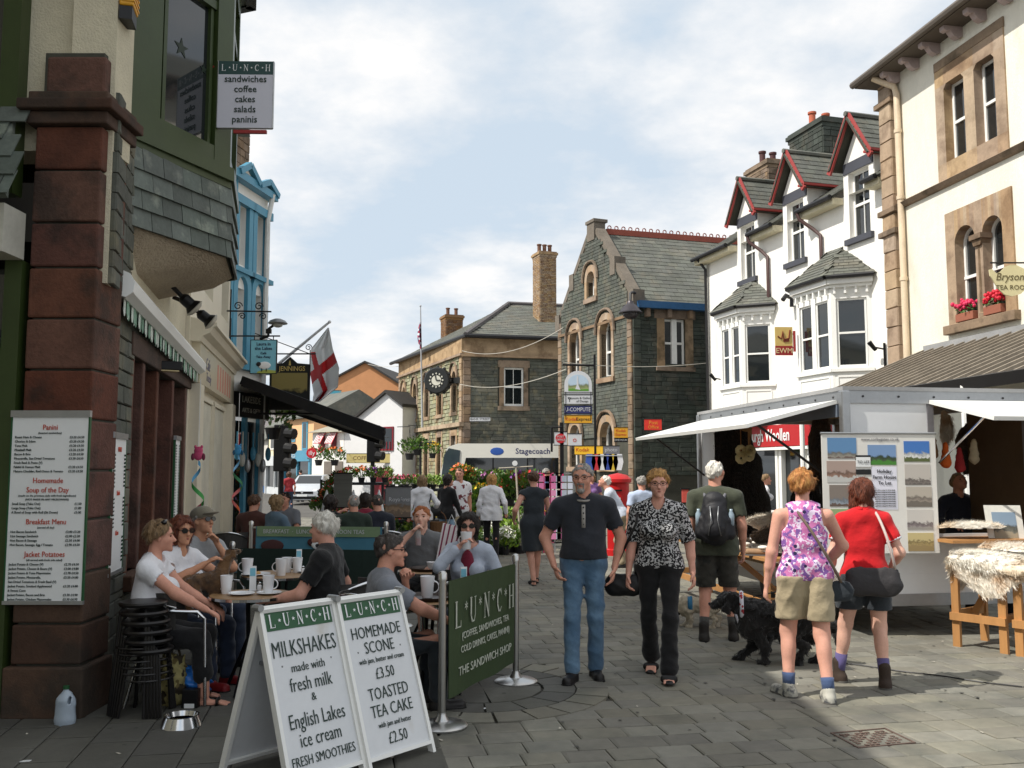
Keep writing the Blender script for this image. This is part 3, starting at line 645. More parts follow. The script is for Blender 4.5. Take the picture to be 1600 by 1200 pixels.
 if face:
  for sg in(-1,1):
   mb=MB();mb.ell(hq(.142*sg,.325,.03),(.05*hu,.03*hu,.026*hu),10,6,rot=Rh);local_obj('eye',mb.mesh('eye',M_EYE,True),o)
   mb=MB();mb.tube([hq(.06*sg,.385,.105),hq(.14*sg,.37,.135),hq(.22*sg,.31,.11)],[.014*hu,.018*hu,.01*hu],6);local_obj('eyebrow',mb.mesh('eyebrow',hm,True),o)
  mb=MB();mb.tube([hq(-.1,.335,-.265),hq(0,.385,-.255),hq(.1,.335,-.265)],[.012*hu,.03*hu,.012*hu],6);local_obj('lips',mb.mesh('lips',M_LIP,True),o)
 if glasses:
  mb=MB();dark=glasses=='sun'
  for sg in(-1,1):
   mb.tube([hq(.33*sg,.0,.06),hq(.29*sg,.33,.06),hq(.26*sg,.40,.05)],.012*hu,6)
   ring=[hq(sg*.145+.115*math.cos(q),.43-.3*abs(sg*.145+.115*math.cos(q))**2,.03+(.085 if dark else.065)*math.sin(q))for q in[i*math.pi/7 for i in range(14)]]
   mb.tube(ring,.008*hu,5,closed=True)
   if dark:mb.add(ring,(tuple(range(14)),));mb.add([q+(Rh@V((0,.004,0)))for q in ring],(tuple(range(14)),))
  mb.tube([hq(-.04,.44,.04),hq(.04,.44,.04)],.01*hu,5);local_obj('glasses',mb.mesh('glasses',M_LENS if dark else M_BLACK,True),o)
 if beard:
  F=Field(list(hc-V((.5*hu,)*3))if False else list(hq(0,.1,-.35)-V((.09,)*3)),list(hq(0,.1,-.35)+V((.09,)*3)),.006)
  F.ell(hq(0,.31,-.43),(.13*hu,.1*hu,.11*hu),.01,rot=Rh);F.cone(hq(-.1,.36,-.2),hq(.1,.36,-.2),.03*hu,.03*hu,.01);[F.cone(hq(.1*q,.35,-.2),hq(.11*q,.33,-.42),.025*hu,.03*hu,.01)for q in(-1,1)]
  F.ripple(.002,90);local_obj('beard',F.mesh('beard',HAIR[beard]),o)
 o2=dict(o=o,sh=sh,el=el,wr=wr,hp=hp,kn=kn,an=an,hc=hc,hq=hq,nb=nb,p0=p0,chest=chest,fw=fw,rt=rt,sd=sd,s=s,hu=hu,W=lambda q:V(o.location)+Matrix.Rotation(R(yaw),3,'Z')@V(q),yaw=R(yaw))
 return o2
def strap(mbm,P_,pts,r=.012,flat=None):
 mbm.tube(pts,r,6)
# ================================================================== materials used in several places
PAVE=M('sett_stone',(121,118,107),.82,var=.16,vs=1.3,bump=.003,bs=55,rnd=.15,col2=(99,99,91),c2s=1.1,c2lo=.48,c2hi=.66)
FLAG=M('flag_stone',(84,83,77),.78,var=.16,vs=1.5,bump=.0025,bs=45,rnd=.14)
JOINT=M('joint_sand',(80,77,70),.95,var=.2,vs=4,bump=.004,bs=120)
SAND=M('red_sandstone',(96,62,50),.9,var=.26,vs=3,bump=.008,bs=45,rnd=.07,col2=(66,48,40),c2s=2.2)
SANDD=M('dark_sandstone',(78,58,47),.9,var=.22,vs=3,bump=.004,bs=70,rnd=.07,col2=(58,48,41),c2s=2.2)
REND=M('cream_roughcast',(200,192,168),.95,var=.1,vs=1.2,bump=.012,bs=60)
REND_L=M('cream_render',(230,226,212),.92,var=.08,vs=1.0,bump=.01,bs=50,stretch=(1,1,.35),col2=(214,208,192),c2s=1.1,c2lo=.55,c2hi=.75)
WHITE=M('white_render',(238,236,230),.85,var=.04,vs=1.2,bump=.006,bs=40,stretch=(1,1,.25),col2=(214,212,202),c2s=1.6,c2lo=.58,c2hi=.8)
GREEN=M('green_gloss_paint',(52,66,32),.38,var=.1,vs=3,bump=.0006,bs=30)
SLATE=M('roof_slate',(96,98,91),.7,var=.2,vs=1.2,bump=.003,bs=40,rnd=.12,col2=(106,104,94),c2s=1.4)
SLATE_G=M('green_slate',(88,96,90),.6,var=.25,vs=3,bump=.002,bs=30,rnd=.3,col2=(140,146,134),c2s=3.5,c2lo=.58,c2hi=.75)
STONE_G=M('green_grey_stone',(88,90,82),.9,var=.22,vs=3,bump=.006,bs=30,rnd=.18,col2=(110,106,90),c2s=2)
STONE_D=M('shaded_slate_stone',(62,68,62),.88,var=.25,vs=3,bump=.006,bs=30,rnd=.2,col2=(76,76,68),c2s=1.6)  # slate stone with the shade of the hall's side wall put into its colour
MORTAR=M('mortar',(70,70,62),.95,var=.2,bump=.004)
BUFF=M('buff_sandstone',(168,145,120),.9,var=.16,vs=2,bump=.004,bs=40,rnd=.14,col2=(140,118,96),c2s=1.7)
BUFF_D=M('weathered_sandstone',(134,115,96),.9,var=.2,vs=2,bump=.004,bs=40,rnd=.16,col2=(96,82,66),c2s=1.7)
UPVC=M('white_gloss_paint',(236,236,232),.35,var=.02,vs=3)
GLASS=M('window_glass',(30,34,36),.04,var=.1,vs=.8,spec=1.0)
GLASSC=M('clear_glass',(235,240,240),.02,var=0,trans=1.0)
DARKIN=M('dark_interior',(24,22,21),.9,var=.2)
LEAD=M('black_gutter',(38,38,40),.45,var=.1)
BLKMET=M('black_iron',(20,20,22),.45,var=.1,metal=.3)
STEEL=M('brushed_steel',(190,190,188),.28,metal=1.,var=.05)
ALU=M('polished_aluminium',(215,216,218),.16,metal=1.,var=.03)
ALUD=M('dull_aluminium',(168,170,172),.42,metal=.85,var=.08)
REDP=M('red_paint',(150,42,40),.45,var=.1)
WHT=M('white_print',(232,234,234),.4,var=.02);INK=M('dark_green_ink',(30,52,44),.5,var=0);INKB=M('black_ink',(26,26,28),.5,var=0);INKR=M('orange_red_ink',(190,70,44),.5,var=0)
SIGNG=M('sign_green',(36,84,50),.4,var=.04);BLUEP=M('turquoise_paint',(78,144,172),.4,var=.06)
WOOD=M('planed_timber',(176,128,78),.6,var=.15,vs=3,stretch=(1,1,.2),bump=.001,bs=80)
CHINA=M('white_china',(235,236,238),.18,var=0)
BRICK=M('buff_brick',(158,134,106),.9,var=.15,vs=4,bump=.003,rnd=.12,col2=(134,108,86),c2s=5)
STREET=V((-.177,.984,0)).normalized();ACROSS=V((.984,.177,0)).normalized()
# ================================================================== ground
mb=MB();mb.quad((-400,-60,-.03),(400,-60,-.03),(400,600,-.03),(-400,600,-.03));mb.build('ground',M('rough_ground',(104,100,90),.95,var=.15,vs=.6),kind='structure')
mb=MB();mb.quad((-30,-8,-.012),(30,-8,-.012),(30,34,-.012),(-30,34,-.012));pav=mb.build('pavement',JOINT,kind='structure')
def dirt_mat():
 m=M('tarmac',(86,84,80),.9,var=.12,vs=1,bump=.003,bs=90);return m
mb=MB();mb.quad((-60,34,-.008),(60,34,-.008),(60,120,-.008),(-60,120,-.008));mb.build('road',dirt_mat(),kind='structure')
gf=Frame((0,0,0),ACROSS,STREET,(0,0,1))
RC=G(752,1078);RCa,RCh=(RC.x*ACROSS.x+RC.y*ACROSS.y),(RC.x*STREET.x+RC.y*STREET.y);RO,RI=.98,.48
e1=G(690,1215);e2=G(345,1065)
EA=V((e1.x*ACROSS.x+e1.y*ACROSS.y,e1.x*STREET.x+e1.y*STREET.y));
def lefty(a,h):
 if h>RCh:return a<RCa+.1
 return a<RCa-.25+(EA.x-RCa+.25)*(RCh-h)/(RCh-EA.y)
def ringed(a,h):return math.hypot(a-RCa,h-RCh)<RO-.09
def vis(t):
 a,h=t[0],t[1];return h+(0 if-2.4<a<3.8 else 40)
W3=lambda a,h:not lefty(a+.14,h)and not ringed(a,h)
courses('paving_sett',gf,[(-5,8.5,4.2,17.5)],PAVE,pav,ch=.225,chj=.02,lw=(.24,.33),depth=.02,gap=.007,nmax=290,inside=W3,jit=.0018,seed=5,order=lambda t:t[1]+(0 if-1.2<t[0]<4.6 and t[1]>5 else 30)+abs(t[0]-1.5)*.2)
courses('paving_sett',gf,[(-9,14,17.5,34)],PAVE,pav,ch=.30,chj=.02,lw=(.4,.55),depth=.02,gap=.008,nmax=0,jit=.0015,seed=6)
fl2=Frame((0,0,.004),STREET,-ACROSS,(0,0,1))
def rev(a,h):return lefty(-h,a)and not ringed(-h,a)
courses('paving_flag',fl2,[(3.6,14,-.9,6.5)],FLAG,pav,ch=.30,chj=.05,lw=(.42,.62),depth=.02,gap=.008,nmax=230,inside=rev,jit=.0015,seed=8,order=lambda t:t[0]+(0 if t[0]>4.6 and t[0]<8.5 else 30))
mbs=blocks(PAVE)
k=0
for(r0,r1,n)in((RI,RI+.24,15),(RI+.25,RO-.01,22)):
 for i in range(n):
  a0=2*math.pi*i/n+k*.1+.012;a1=2*math.pi*(i+1)/n+k*.1-.012;m=MB()
  ps=[(RCa+r*math.cos(q),RCh+r*math.sin(q))for r,q in((r0,a0),(r1,a0),(r1,(a0+a1)/2),(r1,a1),(r0,a1),(r0,(a0+a1)/2))]
  m.prism(gf,ps,-.01,.0155+.0008*(i%3));m.build('paving_sett',FLAG if k==0 else PAVE,pav)
 k+=1
m=MB()
for i in range(4):
 q0=i*math.pi/2;m.prism(gf,[(RCa+.01,RCh+.01)]+[(RCa+.46*math.cos(q0+t),RCh+.46*math.sin(q0+t))for t in(.02,.4,.8,1.2,1.55)],-.01,.0155)
m.build('paving_flag',FLAG,pav)
dc=G(1363,1156);t=thing('drain_cover','rusty square iron drain cover set in the sunlit setts','drain cover',dc)
fr=Frame(dc+V((0,0,.014)),(ACROSS+STREET*.1),STREET,(0,0,1))
RUST=M('rusty_iron',(104,88,80),.8,var=.25,vs=12,metal=.3,bump=.002)
m=MB();m.fbox(fr,-.19,.19,-.15,.15,-.02,-.006);m.build('plate',RUST,t)
m=MB()
for i in range(9):
 for j in range(7):
  if(i*3+j*5)%4:m.fbox(fr,-.165+i*.037,-.14+i*.037,-.13+j*.038,-.108+j*.038,-.006,.001)
o=m.build('stud',RUST,t);o['kind']='stuff'
m=MB();m.fbox(fr,-.205,-.193,-.165,.165,-.02,.002);m.fbox(fr,.193,.205,-.165,.165,-.02,.002);m.fbox(fr,-.193,.193,.153,.165,-.02,.002);m.fbox(fr,-.193,.193,-.165,-.153,-.02,.002);m.build('frame',RUST,t)
rr=random.Random(4)
for(x,y,s_,l_)in((756,1110,.05,'white paper scrap on the paving by the barrier foot'),(40,1193,.03,'tiny white scrap on the dark flags bottom left')):
 p=G(x,y);m=MB();m.prism(Frame(p+V((0,0,.012)),(.9,.3,0),(-.3,.9,0),(0,0,1)),[(-s_,-.008),(s_*.6,-.012),(s_,.008),(-s_*.5,.012)],0,.004);m.build('paper_scrap',WHT,label=l_,cat='litter')
m=MB()
for i in range(170):
 a,h=rr.uniform(-1.5,6),rr.uniform(5.2,12);c=gf.p(a,h);z=.0165;r_=rr.uniform(.008,.02);m.add([(c.x+r_*math.cos(k*1.05)*rr.uniform(.8,1.2),c.y+r_*math.sin(k*1.05),z)for k in range(6)],(tuple(range(6)),))
o=m.build('chewing_gum',M('old_gum',(70,70,66),.9),kind='stuff');m=MB()
for i in range(46):
 a,h=rr.uniform(-3,6),rr.uniform(5.2,11);c=gf.p(a,h);q=rr.uniform(0,3);l_=rr.uniform(.006,.018);d=V((math.cos(q),math.sin(q),0))*l_;e=V((-d.y,d.x,0))*.5;c=V((c.x,c.y,.018));m.add([c-d-e,c+d-e,c+d+e+V((0,0,.004)),c-d+e],((0,1,2,3),))
o=m.build('crumbs',M('pale_crumb',(190,184,170),.9),kind='stuff')
# ================================================================== left side of the street
C0=-1.66;LW=Wall((C0-.2*6.65,6.65),(C0-.2*10.8,10.8))
def LA(x,y=735):return LW.hit(x,y)[0]
sb=thing('sandwich_shop','sandwich shop with red sandstone pier, cream upper wall and green oriel window','building',(-3.2,8,0))
XR=XY(138,6.42).x;XL=XY(30,6.42).x;PD=.42
pf=Frame((XL,6.42,0),(1,0,0),(0,0,1),(0,-1,0));PW=XR-XL
m=MB()
JY=[1040,975,895,812,735,655,577,497,417,347,265,196]
hs=[0.0]+[P(100,y,6.42).z for y in JY]
hs=[h for h in hs if h>=0]
body=MB();body.fbox(pf,.03,PW-.02,0,hs[-1]+.55,-PD,-.03);body.build('pier_core',MORTAR,sb)
r=random.Random(3)
for i in range(len(hs)-1):
 h0,h1=hs[i],hs[i+1];ex=.035 if h1<.62 else 0
 q=MB();q.fbox(pf,-ex,PW+ex,h0+.006,h1-.008,-PD-.02,ex+r.uniform(-.004,.004));q.build('stone_block',SAND if h1>1 else SANDD,sb,bevel=.014)
hc0=hs[-1]
for(e,a,b)in((.05,hc0,hc0+.09),(.10,hc0+.092,hc0+.17),(.045,hc0+.172,hc0+.24)):
 q=MB();q.fbox(pf,-e,PW+e,a,b,-PD-.06,e);q.build('capital_moulding',SANDD,sb,bevel=.012)
q=MB();q.fbox(pf,.05,PW+.0,hc0+.242,hc0+.52,-PD,-.01);q.build('stone_block',SAND,sb,bevel=.02)
UB=Frame((XL-2.2,6.52,0),(1,0,0),(0,0,1),(0,-1,0));UBW=XR+.03-(XL-2.2);TOP=7.15
lw0=V((XR+.03,6.52,0));lwE=V((C0-.2*10.8-.02,10.8,0));UL=Wall(lw0,lwE)
gx0=XL-.15-(XL-2.2)
m=MB();wallmesh(m,UB,0,UBW,hc0+.25-.4,TOP,holes=[(gx0-1.3,gx0-.05,hc0-.1,TOP-.9)],th=.3)
m2=MB();oa0=UL.hit(200,300)[0];oa1=UL.hit(375,300)[0]
wallmesh(m,UL,0.0,UL.L,3.0,TOP,holes=[(oa0+.15,oa1-.2,4.45,6.5)],th=.3)
m.build('upper_wall',REND,sb)
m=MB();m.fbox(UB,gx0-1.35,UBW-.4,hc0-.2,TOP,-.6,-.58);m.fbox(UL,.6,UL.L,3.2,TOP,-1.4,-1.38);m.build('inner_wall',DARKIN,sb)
courses('stone',UL,[(.02,oa0+.12,3.0,hc0+.3)],STONE_G,sb,ch=.14,lw=(.2,.4),depth=.05,nmax=60)
rf=Frame((XL-2.4,6.0,TOP),(1,0,0),V((0,.78,.62)),V((0,-.62,.78)))
m=MB();a=V((XL-2.6,5.9,TOP));b=V((XR+.35,5.9,TOP));c=V((lwE.x+.3,10.75,TOP));d=V((lwE.x-3.6,10.75,TOP));e=V((XL-1.3,6.9,TOP+.9));f_=V((lwE.x-1.7,10.2,TOP+.9))
m.add([a,b,c,d,e,f_,a-V((0,0,.12)),b-V((0,0,.12)),c-V((0,0,.12)),d-V((0,0,.12))],((0,1,4),(1,2,5,4),(2,3,5),(3,0,4,5),(0,6,7,1),(1,7,8,2),(2,8,9,3),(3,9,6,0),(6,9,8,7)));m.build('roof',SLATE,sb)
m=MB();m.tube([b+V((.03,0,-.05)),c+V((.03,0,-.05))],.06,8);m.build('gutter',LEAD,sb)
gw=Frame((XL-1.45,6.42,0),(1,0,0),(0,0,1),(0,-1,0));gwW=XL-.13-(XL-1.45)
m=MB();m.fbox(gw,gwW-.13,gwW,3.62,TOP-.9,-.1,.03);m.fbox(gw,0,gwW-.14,3.62,3.95,-.1,.02);m.fbox(gw,0,gwW-.14,TOP-1.0,TOP-.9,-.1,.02);m.fbox(gw,0,.1,3.96,TOP-1.01,-.1,.02);m.fbox(gw,gwW-.42,gwW-.36,3.96,TOP-1.01,-.1,.01)
wf=m.build('green_window',GREEN,sb);m=MB();m.fbox(gw,.1,gwW-.13,3.95,TOP-1.0,-.09,-.08);m.build('pane',GLASS,wf)
a1,h1=pf.hit(62,305);pent=Frame((XL-2.0,6.42,0),(1,0,0),(0,0,1),(0,-1,0))
pz0=P(55,305,6.05).z;pz1=P(30,165,6.35).z;pr=XL+.03
pA=V((XL-2.0,6.02,pz0));sv_=V((0,6.4-6.02,pz1-pz0));pfr=Frame(pA,(1,0,0),sv_,V((0,-sv_.z,sv_.y)))
plen=sv_.length;pwid=pr-(XL-2.0)
m=MB();m.prism(pfr,[(0,0),(pwid,0),(pwid-.18,plen),(0,plen)],-.04,0);pn=m.build('pent_roof',SLATE_G,sb)
slates('slate',pfr,[(0,0),(pwid+.02,0),(pwid-.16,plen),(0,plen)],SLATE_G,sb,row=.17,w_=.22,nmax=60,order=lambda t:-t[0])
m=MB();m.fbox(pent,0,pr-(XL-2.0)-.06,pz0-.36,pz0-.03,.02,.3);m.build('fascia',M('pale_fascia',(190,188,176),.6),sb)
cx0=XL-1.05
m=MB();m.fbox(pf,-.16,-.04,0,pz0-.36,-.12,.02)
for i in range(12):
 q0=i/12*math.pi/2;q1=(i+1)/12*math.pi/2;ro,ri=1.0,.86;ce=(-1.05,pz0-1.45)
 m.prism(pf,[(ce[0]+ro*math.cos(q0),ce[1]+ro*math.sin(q0)),(ce[0]+ro*math.cos(q1),ce[1]+ro*math.sin(q1)),(ce[0]+ri*math.cos(q1),ce[1]+ri*math.sin(q1)),(ce[0]+ri*math.cos(q0),ce[1]+ri*math.sin(q0))],-.1,.01)
m.fbox(pf,-2.2,-.17,1.0,1.06,-.1,0);m.build('green_shopfront',GREEN,sb)
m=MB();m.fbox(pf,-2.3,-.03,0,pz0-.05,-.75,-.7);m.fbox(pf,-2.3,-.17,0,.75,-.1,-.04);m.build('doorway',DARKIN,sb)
m=MB();m.fbox(pf,-2.1,-.17,1.06,pz0-.4,-.09,-.08);m.build('pane',GLASS,sb)
sf=LW;am0=LA(196);am1=LA(292);L1=sf.L
WT,WS=2.62,.82
m=MB();wallmesh(m,sf,0.25,L1,0,3.0,holes=[(am0+.05,am1,WS,WT)],th=.3);m.build('street_wall',MORTAR,sb)
courses('stone',sf,[(.32,L1,0,WS-.1),(.32,am0-.02,WS-.1,3.0),(.32,L1,WT+.1,3.02)],STONE_G,sb,ch=.13,lw=(.2,.42),depth=.05,nmax=150,seed=3,order=lambda t:t[0])
m=MB();m.fbox(sf,am0-.15,am1+.1,WS-.13,WS,-.1,.11);m.build('window_sill',SANDD,sb,bevel=.015)
xs=[196,214,237,262,283]
for i,x in enumerate(xs):
 a=LA(x);m=MB();m.fbox(sf,a-.055,a+.06,WS+.002,WT,-.16,.03);m.build('mullion',SAND,sb,bevel=.012)
m=MB();m.fbox(sf,am0-.15,am1+.1,WT+.002,WT+.2,-.1,.055);m.build('lintel',SANDD,sb,bevel=.012)
m=MB();m.fbox(sf,am0-.02,am1,WS,WT,-.15,-.14);m.build('pane',GLASS,sb)
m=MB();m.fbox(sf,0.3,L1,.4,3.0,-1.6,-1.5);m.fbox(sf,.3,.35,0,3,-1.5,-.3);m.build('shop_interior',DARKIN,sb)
m=MB();a=LA(293);m.tube([sf.p(a,3.0,.07),sf.p(a,.1,.07)],.045,10)
for h in(.9,1.9,2.8):m.tube([sf.p(a,h,.07),sf.p(a,h+.06,.07)],.058,10)
m.build('drainpipe',REDP,sb,smooth=40)
p0_=UL.p(oa0,0);q1_=XY(345,8.3);q2_=V((q1_.x-.2*.95-.04,q1_.y+.95,0));p3_=UL.p(UL.hit(380,400)[0],0);p3_=V((UL.p(oa0+2.5,0).x,UL.p(oa0+2.5,0).y,0))
plan=[V((p0_.x,p0_.y,0)),V((q1_.x,q1_.y,0)),q2_,p3_]
HB0=P(351,266,q1_.y).z;HB1=P(339,296,q1_.y).z;HS=P(333,398,8.2).z;HT=6.6
def offs(pl,e):
 cen=sum(pl,V((0,0,0)))/len(pl);out=[]
 for p_ in pl:d_=(p_-cen);out.append(p_+d_.normalized()*e)
 out[0]=pl[0]+(pl[0]-pl[1]).normalized()*0+UL.u*-e;out[-1]=pl[-1]+UL.u*e;return out
def band(mb,pl,z0,z1,th=.06):
 for i in range(len(pl)-1):
  A,B=pl[i],pl[i+1];f=Frame(A,B-A,(0,0,1));n_=f.n if f.n.x>0 or f.n.y<0 else-f.n
  f.n=n_ if n_.dot(UL.n)>0 or i in(0,)and n_.y<0 else-n_;mb.fbox(f,-.002*i,(B-A).length+.002*i,z0,z1,-th,.0)
m=MB();band(m,offs(plan,.07),HB1+.06,HB0,.12);band(m,offs(plan,.03),HB1,HB1+.058,.1);m.build('oriel_sill',GREEN,sb)
m=MB()
for i in range(3):
 A,B=plan[i],plan[i+1];f=Frame(A,B-A,(0,0,1));Lg=(B-A).length
 if f.n.dot(UL.n)<0 and i!=0:f.n=-f.n
 if i==0 and f.n.y>0:f.n=-f.n
 wp=.22 if i==0 else.1
 m.fbox(f,0,wp+.1,HB0,HT,-.1,.002);m.fbox(f,Lg-wp,Lg,HB0,HT,-.1,.004);m.fbox(f,wp+.1,Lg-wp,HB0,HB0+.16,-.1,0);m.fbox(f,wp+.1,Lg-wp,HT-.3,HT,-.1,0)
 m.fbox(f,wp+.1,Lg-wp,5.84,5.92,-.09,-.01)
 if i==0:
  m.fbox(f,wp+.15,wp+.19,HB0+.16,5.84,-.1,-.03);m.fbox(f,Lg-wp-.06,Lg-wp-.02,HB0+.16,5.84,-.1,-.03)
 g=MB();g.fbox(f,wp,Lg-wp,HB0+.1,HT-.2,-.075,-.065);g.build('pane',GLASS,sb)
 if i==0:
  cu_=MB();cu_.fbox(f,wp+.2,Lg-wp-.2,HB0+.14,5.7,-.085,-.08)
  st=M('star_decal',(24,40,26),.5,var=0);s2=MB()
  for(ax,ah,sr)in((wp+.4,5.32,.09),(Lg-wp-.1,5.25,.05)):
   s2.prism(f,[(ax+(sr if j%2==0 else sr*.4)*math.cos(math.pi/2+j*math.pi/5),ah+(sr if j%2==0 else sr*.4)*math.sin(math.pi/2+j*math.pi/5))for j in range(10)],-.064,-.060)
  s2.build('star_decal',st,sb)
m.build('oriel_frame',GREEN,sb)
m=MB();m.add([p_+V((0,0,HT))for p_ in offs(plan,.25)]+[UL.p(oa0+.3,HT+.7),UL.p(oa0+2.2,HT+.7)],((0,1,4),(1,2,5,4),(2,3,5),(0,3,2,1)));m.build('oriel_roof',SLATE_G,sb)
m=MB();band(m,offs(plan,.3),HT-.02,HT+.1,.1);m.build('oriel_cornice',LEAD,sb)
for i in range(3):
 A,B=plan[i],plan[i+1];f=Frame(A,B-A,(0,0,1));Lg=(B-A).length
 if f.n.dot(UL.n)<0 and i!=0:f.n=-f.n
 if i==0 and f.n.y>0:f.n=-f.n
 k_=Frame(A+V((0,0,HS)),B-A,V((0,0,1))-f.n*.0,f.n)
 m=MB();m.fbox(f,0,Lg,HS,HB1,-.1,0);m.build('skirt_board',MORTAR,sb)
 slates('slate',k_.sh(0,0,.01),[(0,0),(Lg+.02,0),(Lg+.02,HB1-HS-.01),(0,HB1-HS-.01)],SLATE_G,sb,row=(HB1-HS)/4.02,w_=.235,nmax=60,th=.02,seed=i)
m=MB();tipA=UL.p(oa0+.5,3.3,-.02);tipB=UL.p(oa0+1.7,3.3,-.02);bt=[p_+V((0,0,HS))for p_ in offs(plan,-.02)]
mid=[bt[0].lerp(tipA,.6),bt[1].lerp(tipA,.45)+UL.n*.14,bt[2].lerp(tipB,.45)+UL.n*.14,bt[3].lerp(tipB,.6)]
m.add(bt+mid+[tipA,tipA,tipB,tipB],((0,1,5,4),(1,2,6,5),(2,3,7,6),(4,5,8),(5,6,10,8),(6,7,10),(0,3,2,1)));m.build('corbel',M('grey_roughcast',(170,156,134),.95,bump=.03,bs=40,var=.12),sb,smooth=70)
t=thing('alarm_box','yellow louvred alarm box with black foot on the cream upper wall','alarm',UL.p(UL.hit(196,20)[0],4.9))
f=UL.sh(UL.hit(183,25)[0],0,.01);h0=UL.hit(196,58)[1]
YEL=M('yellow_plastic',(214,156,34),.4,var=.03)
m=MB();m.fbox(f,0,.2,h0+.1,h0+.42,0,.1);m.build('housing',YEL,t,bevel=.012)
for i in range(7):m=MB();m.fbox(f,-.006,.2,h0+.13+i*.04,h0+.145+i*.04,.02,.106);m.build('louvre',YEL,t)
m=MB();m.fbox(f,.01,.19,h0,h0+.098,0,.09,top=.0);m.build('foot',M_BLACK if 'M_BLACK' in globals()else BLKMET,t);m=MB();m.fbox(f,.05,.16,h0+.22,h0+.4,.1065,.108);m.build('sticker',M('blue_sticker',(60,90,130),.4,var=0),t)
aA=P(195,440,6.89);aB=P(313,570,11.1)
t=thing('awning_cassette','white retracted awning cassette with green striped scalloped valance over the shop window','awning',aA)
u_=(aB-aA);fr=Frame(aA,u_,V((0,0,1))-u_.normalized()*u_.normalized().z,None);fr.n=fr.n if fr.n.x>0 else-fr.n;AL=u_.length
m=MB();m.prism(Frame(fr.p(0,0),fr.n,fr.v,fr.u),[(-.14,-.07),(.0,-.12),(.06,-.08),(.07,.0),(.03,.06),(-.06,.1),(-.14,.11)],0.03,AL);m.build('housing',UPVC,t,smooth=30)
m=MB();m.prism(Frame(fr.p(0,0),fr.n,fr.v,fr.u),[(-.145,-.08),(.01,-.12),(.065,-.08),(.075,.0),(.035,.065),(-.06,.105),(-.145,.115)],-.01,.03);m.build('end_cap',UPVC,t)
STRG=pattern('green_stripe_canvas',(206,214,206),[],1);SG2=M('green_canvas',(128,162,142),.9,var=.1)
mm=MB();n=62
for i in range(n):
 x0,x1=AL*(.02+.96*i/n),AL*(.02+.96*(i+1)/n);w1=.02*math.sin(i*1.7);sc=[.0,.02,.035,.04,.035,.02,0]
 pts=[(x0,-.10)]+[(x0+(x1-x0)*j/6,-.21-sc[j]*.8)for j in range(7)]+[(x1,-.10)]
 mm.prism(fr.sh(0,0,-.02+w1*.5),pts,0,.004,mi=i%2)
mm.build('valance',[STRG,SG2],t)
def flood(x,y,D,label,tgt):
 c=P(x,y,D);t=thing('floodlight',label,'lamp',c,'spotlights on the shop wall')
 m=MB();d=V(tgt).normalized();b=c-V((.0,0,-.0));wl=c-d*.3+V((-.12,0,.05));m.tube([wl,c-d*.22+V((-.02,0,.03)),c-d*.12],.022,8);m.build('bracket',BLKMET,t)
 m=MB();m.lathe(c-d*.13,[(.03,0),(.055,.03),(.055,.11),(.085,.15)],14,axis=d);m.build('housing',BLKMET,t,smooth=30)
 m=MB();m.lathe(c-d*.13,[(.0,.128),(.09,.155),(.095,.165),(.06,.19),(.0,.2)],14,axis=d);m.build('lamp_glass',M('lamp_lens_%d'%x,(190,186,172),.25,var=.05),t,smooth=30)
flood(300,478,8.6,'black spotlight with pale glass just under the roughcast corbel',(.55,.35,-.55));flood(326,500,9.6,'second black spotlight, nearer the cream shop fascia',(.7,.35,-.55))
c=P(258,572,9);t=thing('floodlight','small rectangular floodlight with pale glass hung inside the shop window head','lamp',c)
m=MB();m.box(c,(.3,.16,.09),.5);m.build('housing',BLKMET,t,bevel=.01);m=MB();m.box(c-V((0,.02,.05)),(.26,.13,.012),.5);m.build('lamp_glass',M('lens_cream',(196,178,130),.3),t)
def menu(name,fr,a0,a1,h0,h1,label,lines,depth=.02,hdr=None,mat=WHT):
 t=thing(name,label,'menu board',fr.p((a0+a1)/2,h0));m=MB();m.fbox(fr,a0,a1,h0,h1,0,depth);m.build('board',mat,t)
 m=MB();m.fbox(fr,a0-.012,a1+.012,h1,h1+.045,0,depth+.012);m.fbox(fr,a0-.012,a1+.012,h0-.025,h0,0,depth+.006);m.build('clip_rail',ALUD,t)
 m=MB();m.fbox(fr,a0-.01,a0,h0,h1,0,depth+.004);m.fbox(fr,a1,a1+.01,h0,h1,0,depth+.004);m.build('edge_trim',SIGNG,t)
 f=fr.sh(0,0,depth);W_=a1-a0;y=h1;
 for(kind,s_)in lines:
  if kind=='h':y-=.052;text(s_,f,(a0+a1)/2,y,.052,INKR,t,xs=.85);y-=.012
  elif kind=='s':y-=.026;text(s_,f,(a0+a1)/2,y,.019,INK,t)
  elif kind=='g':y-=s_
  else:
   y-=.0292;text(s_[0],f,a0+.022,y,.023,INK,t,'LEFT',xs=.92);
   if s_[1]:text(s_[1],f,a1-.025,y,.023,INK,t,'RIGHT',xs=.92)
 return t
P2='£3.20 £4.50'
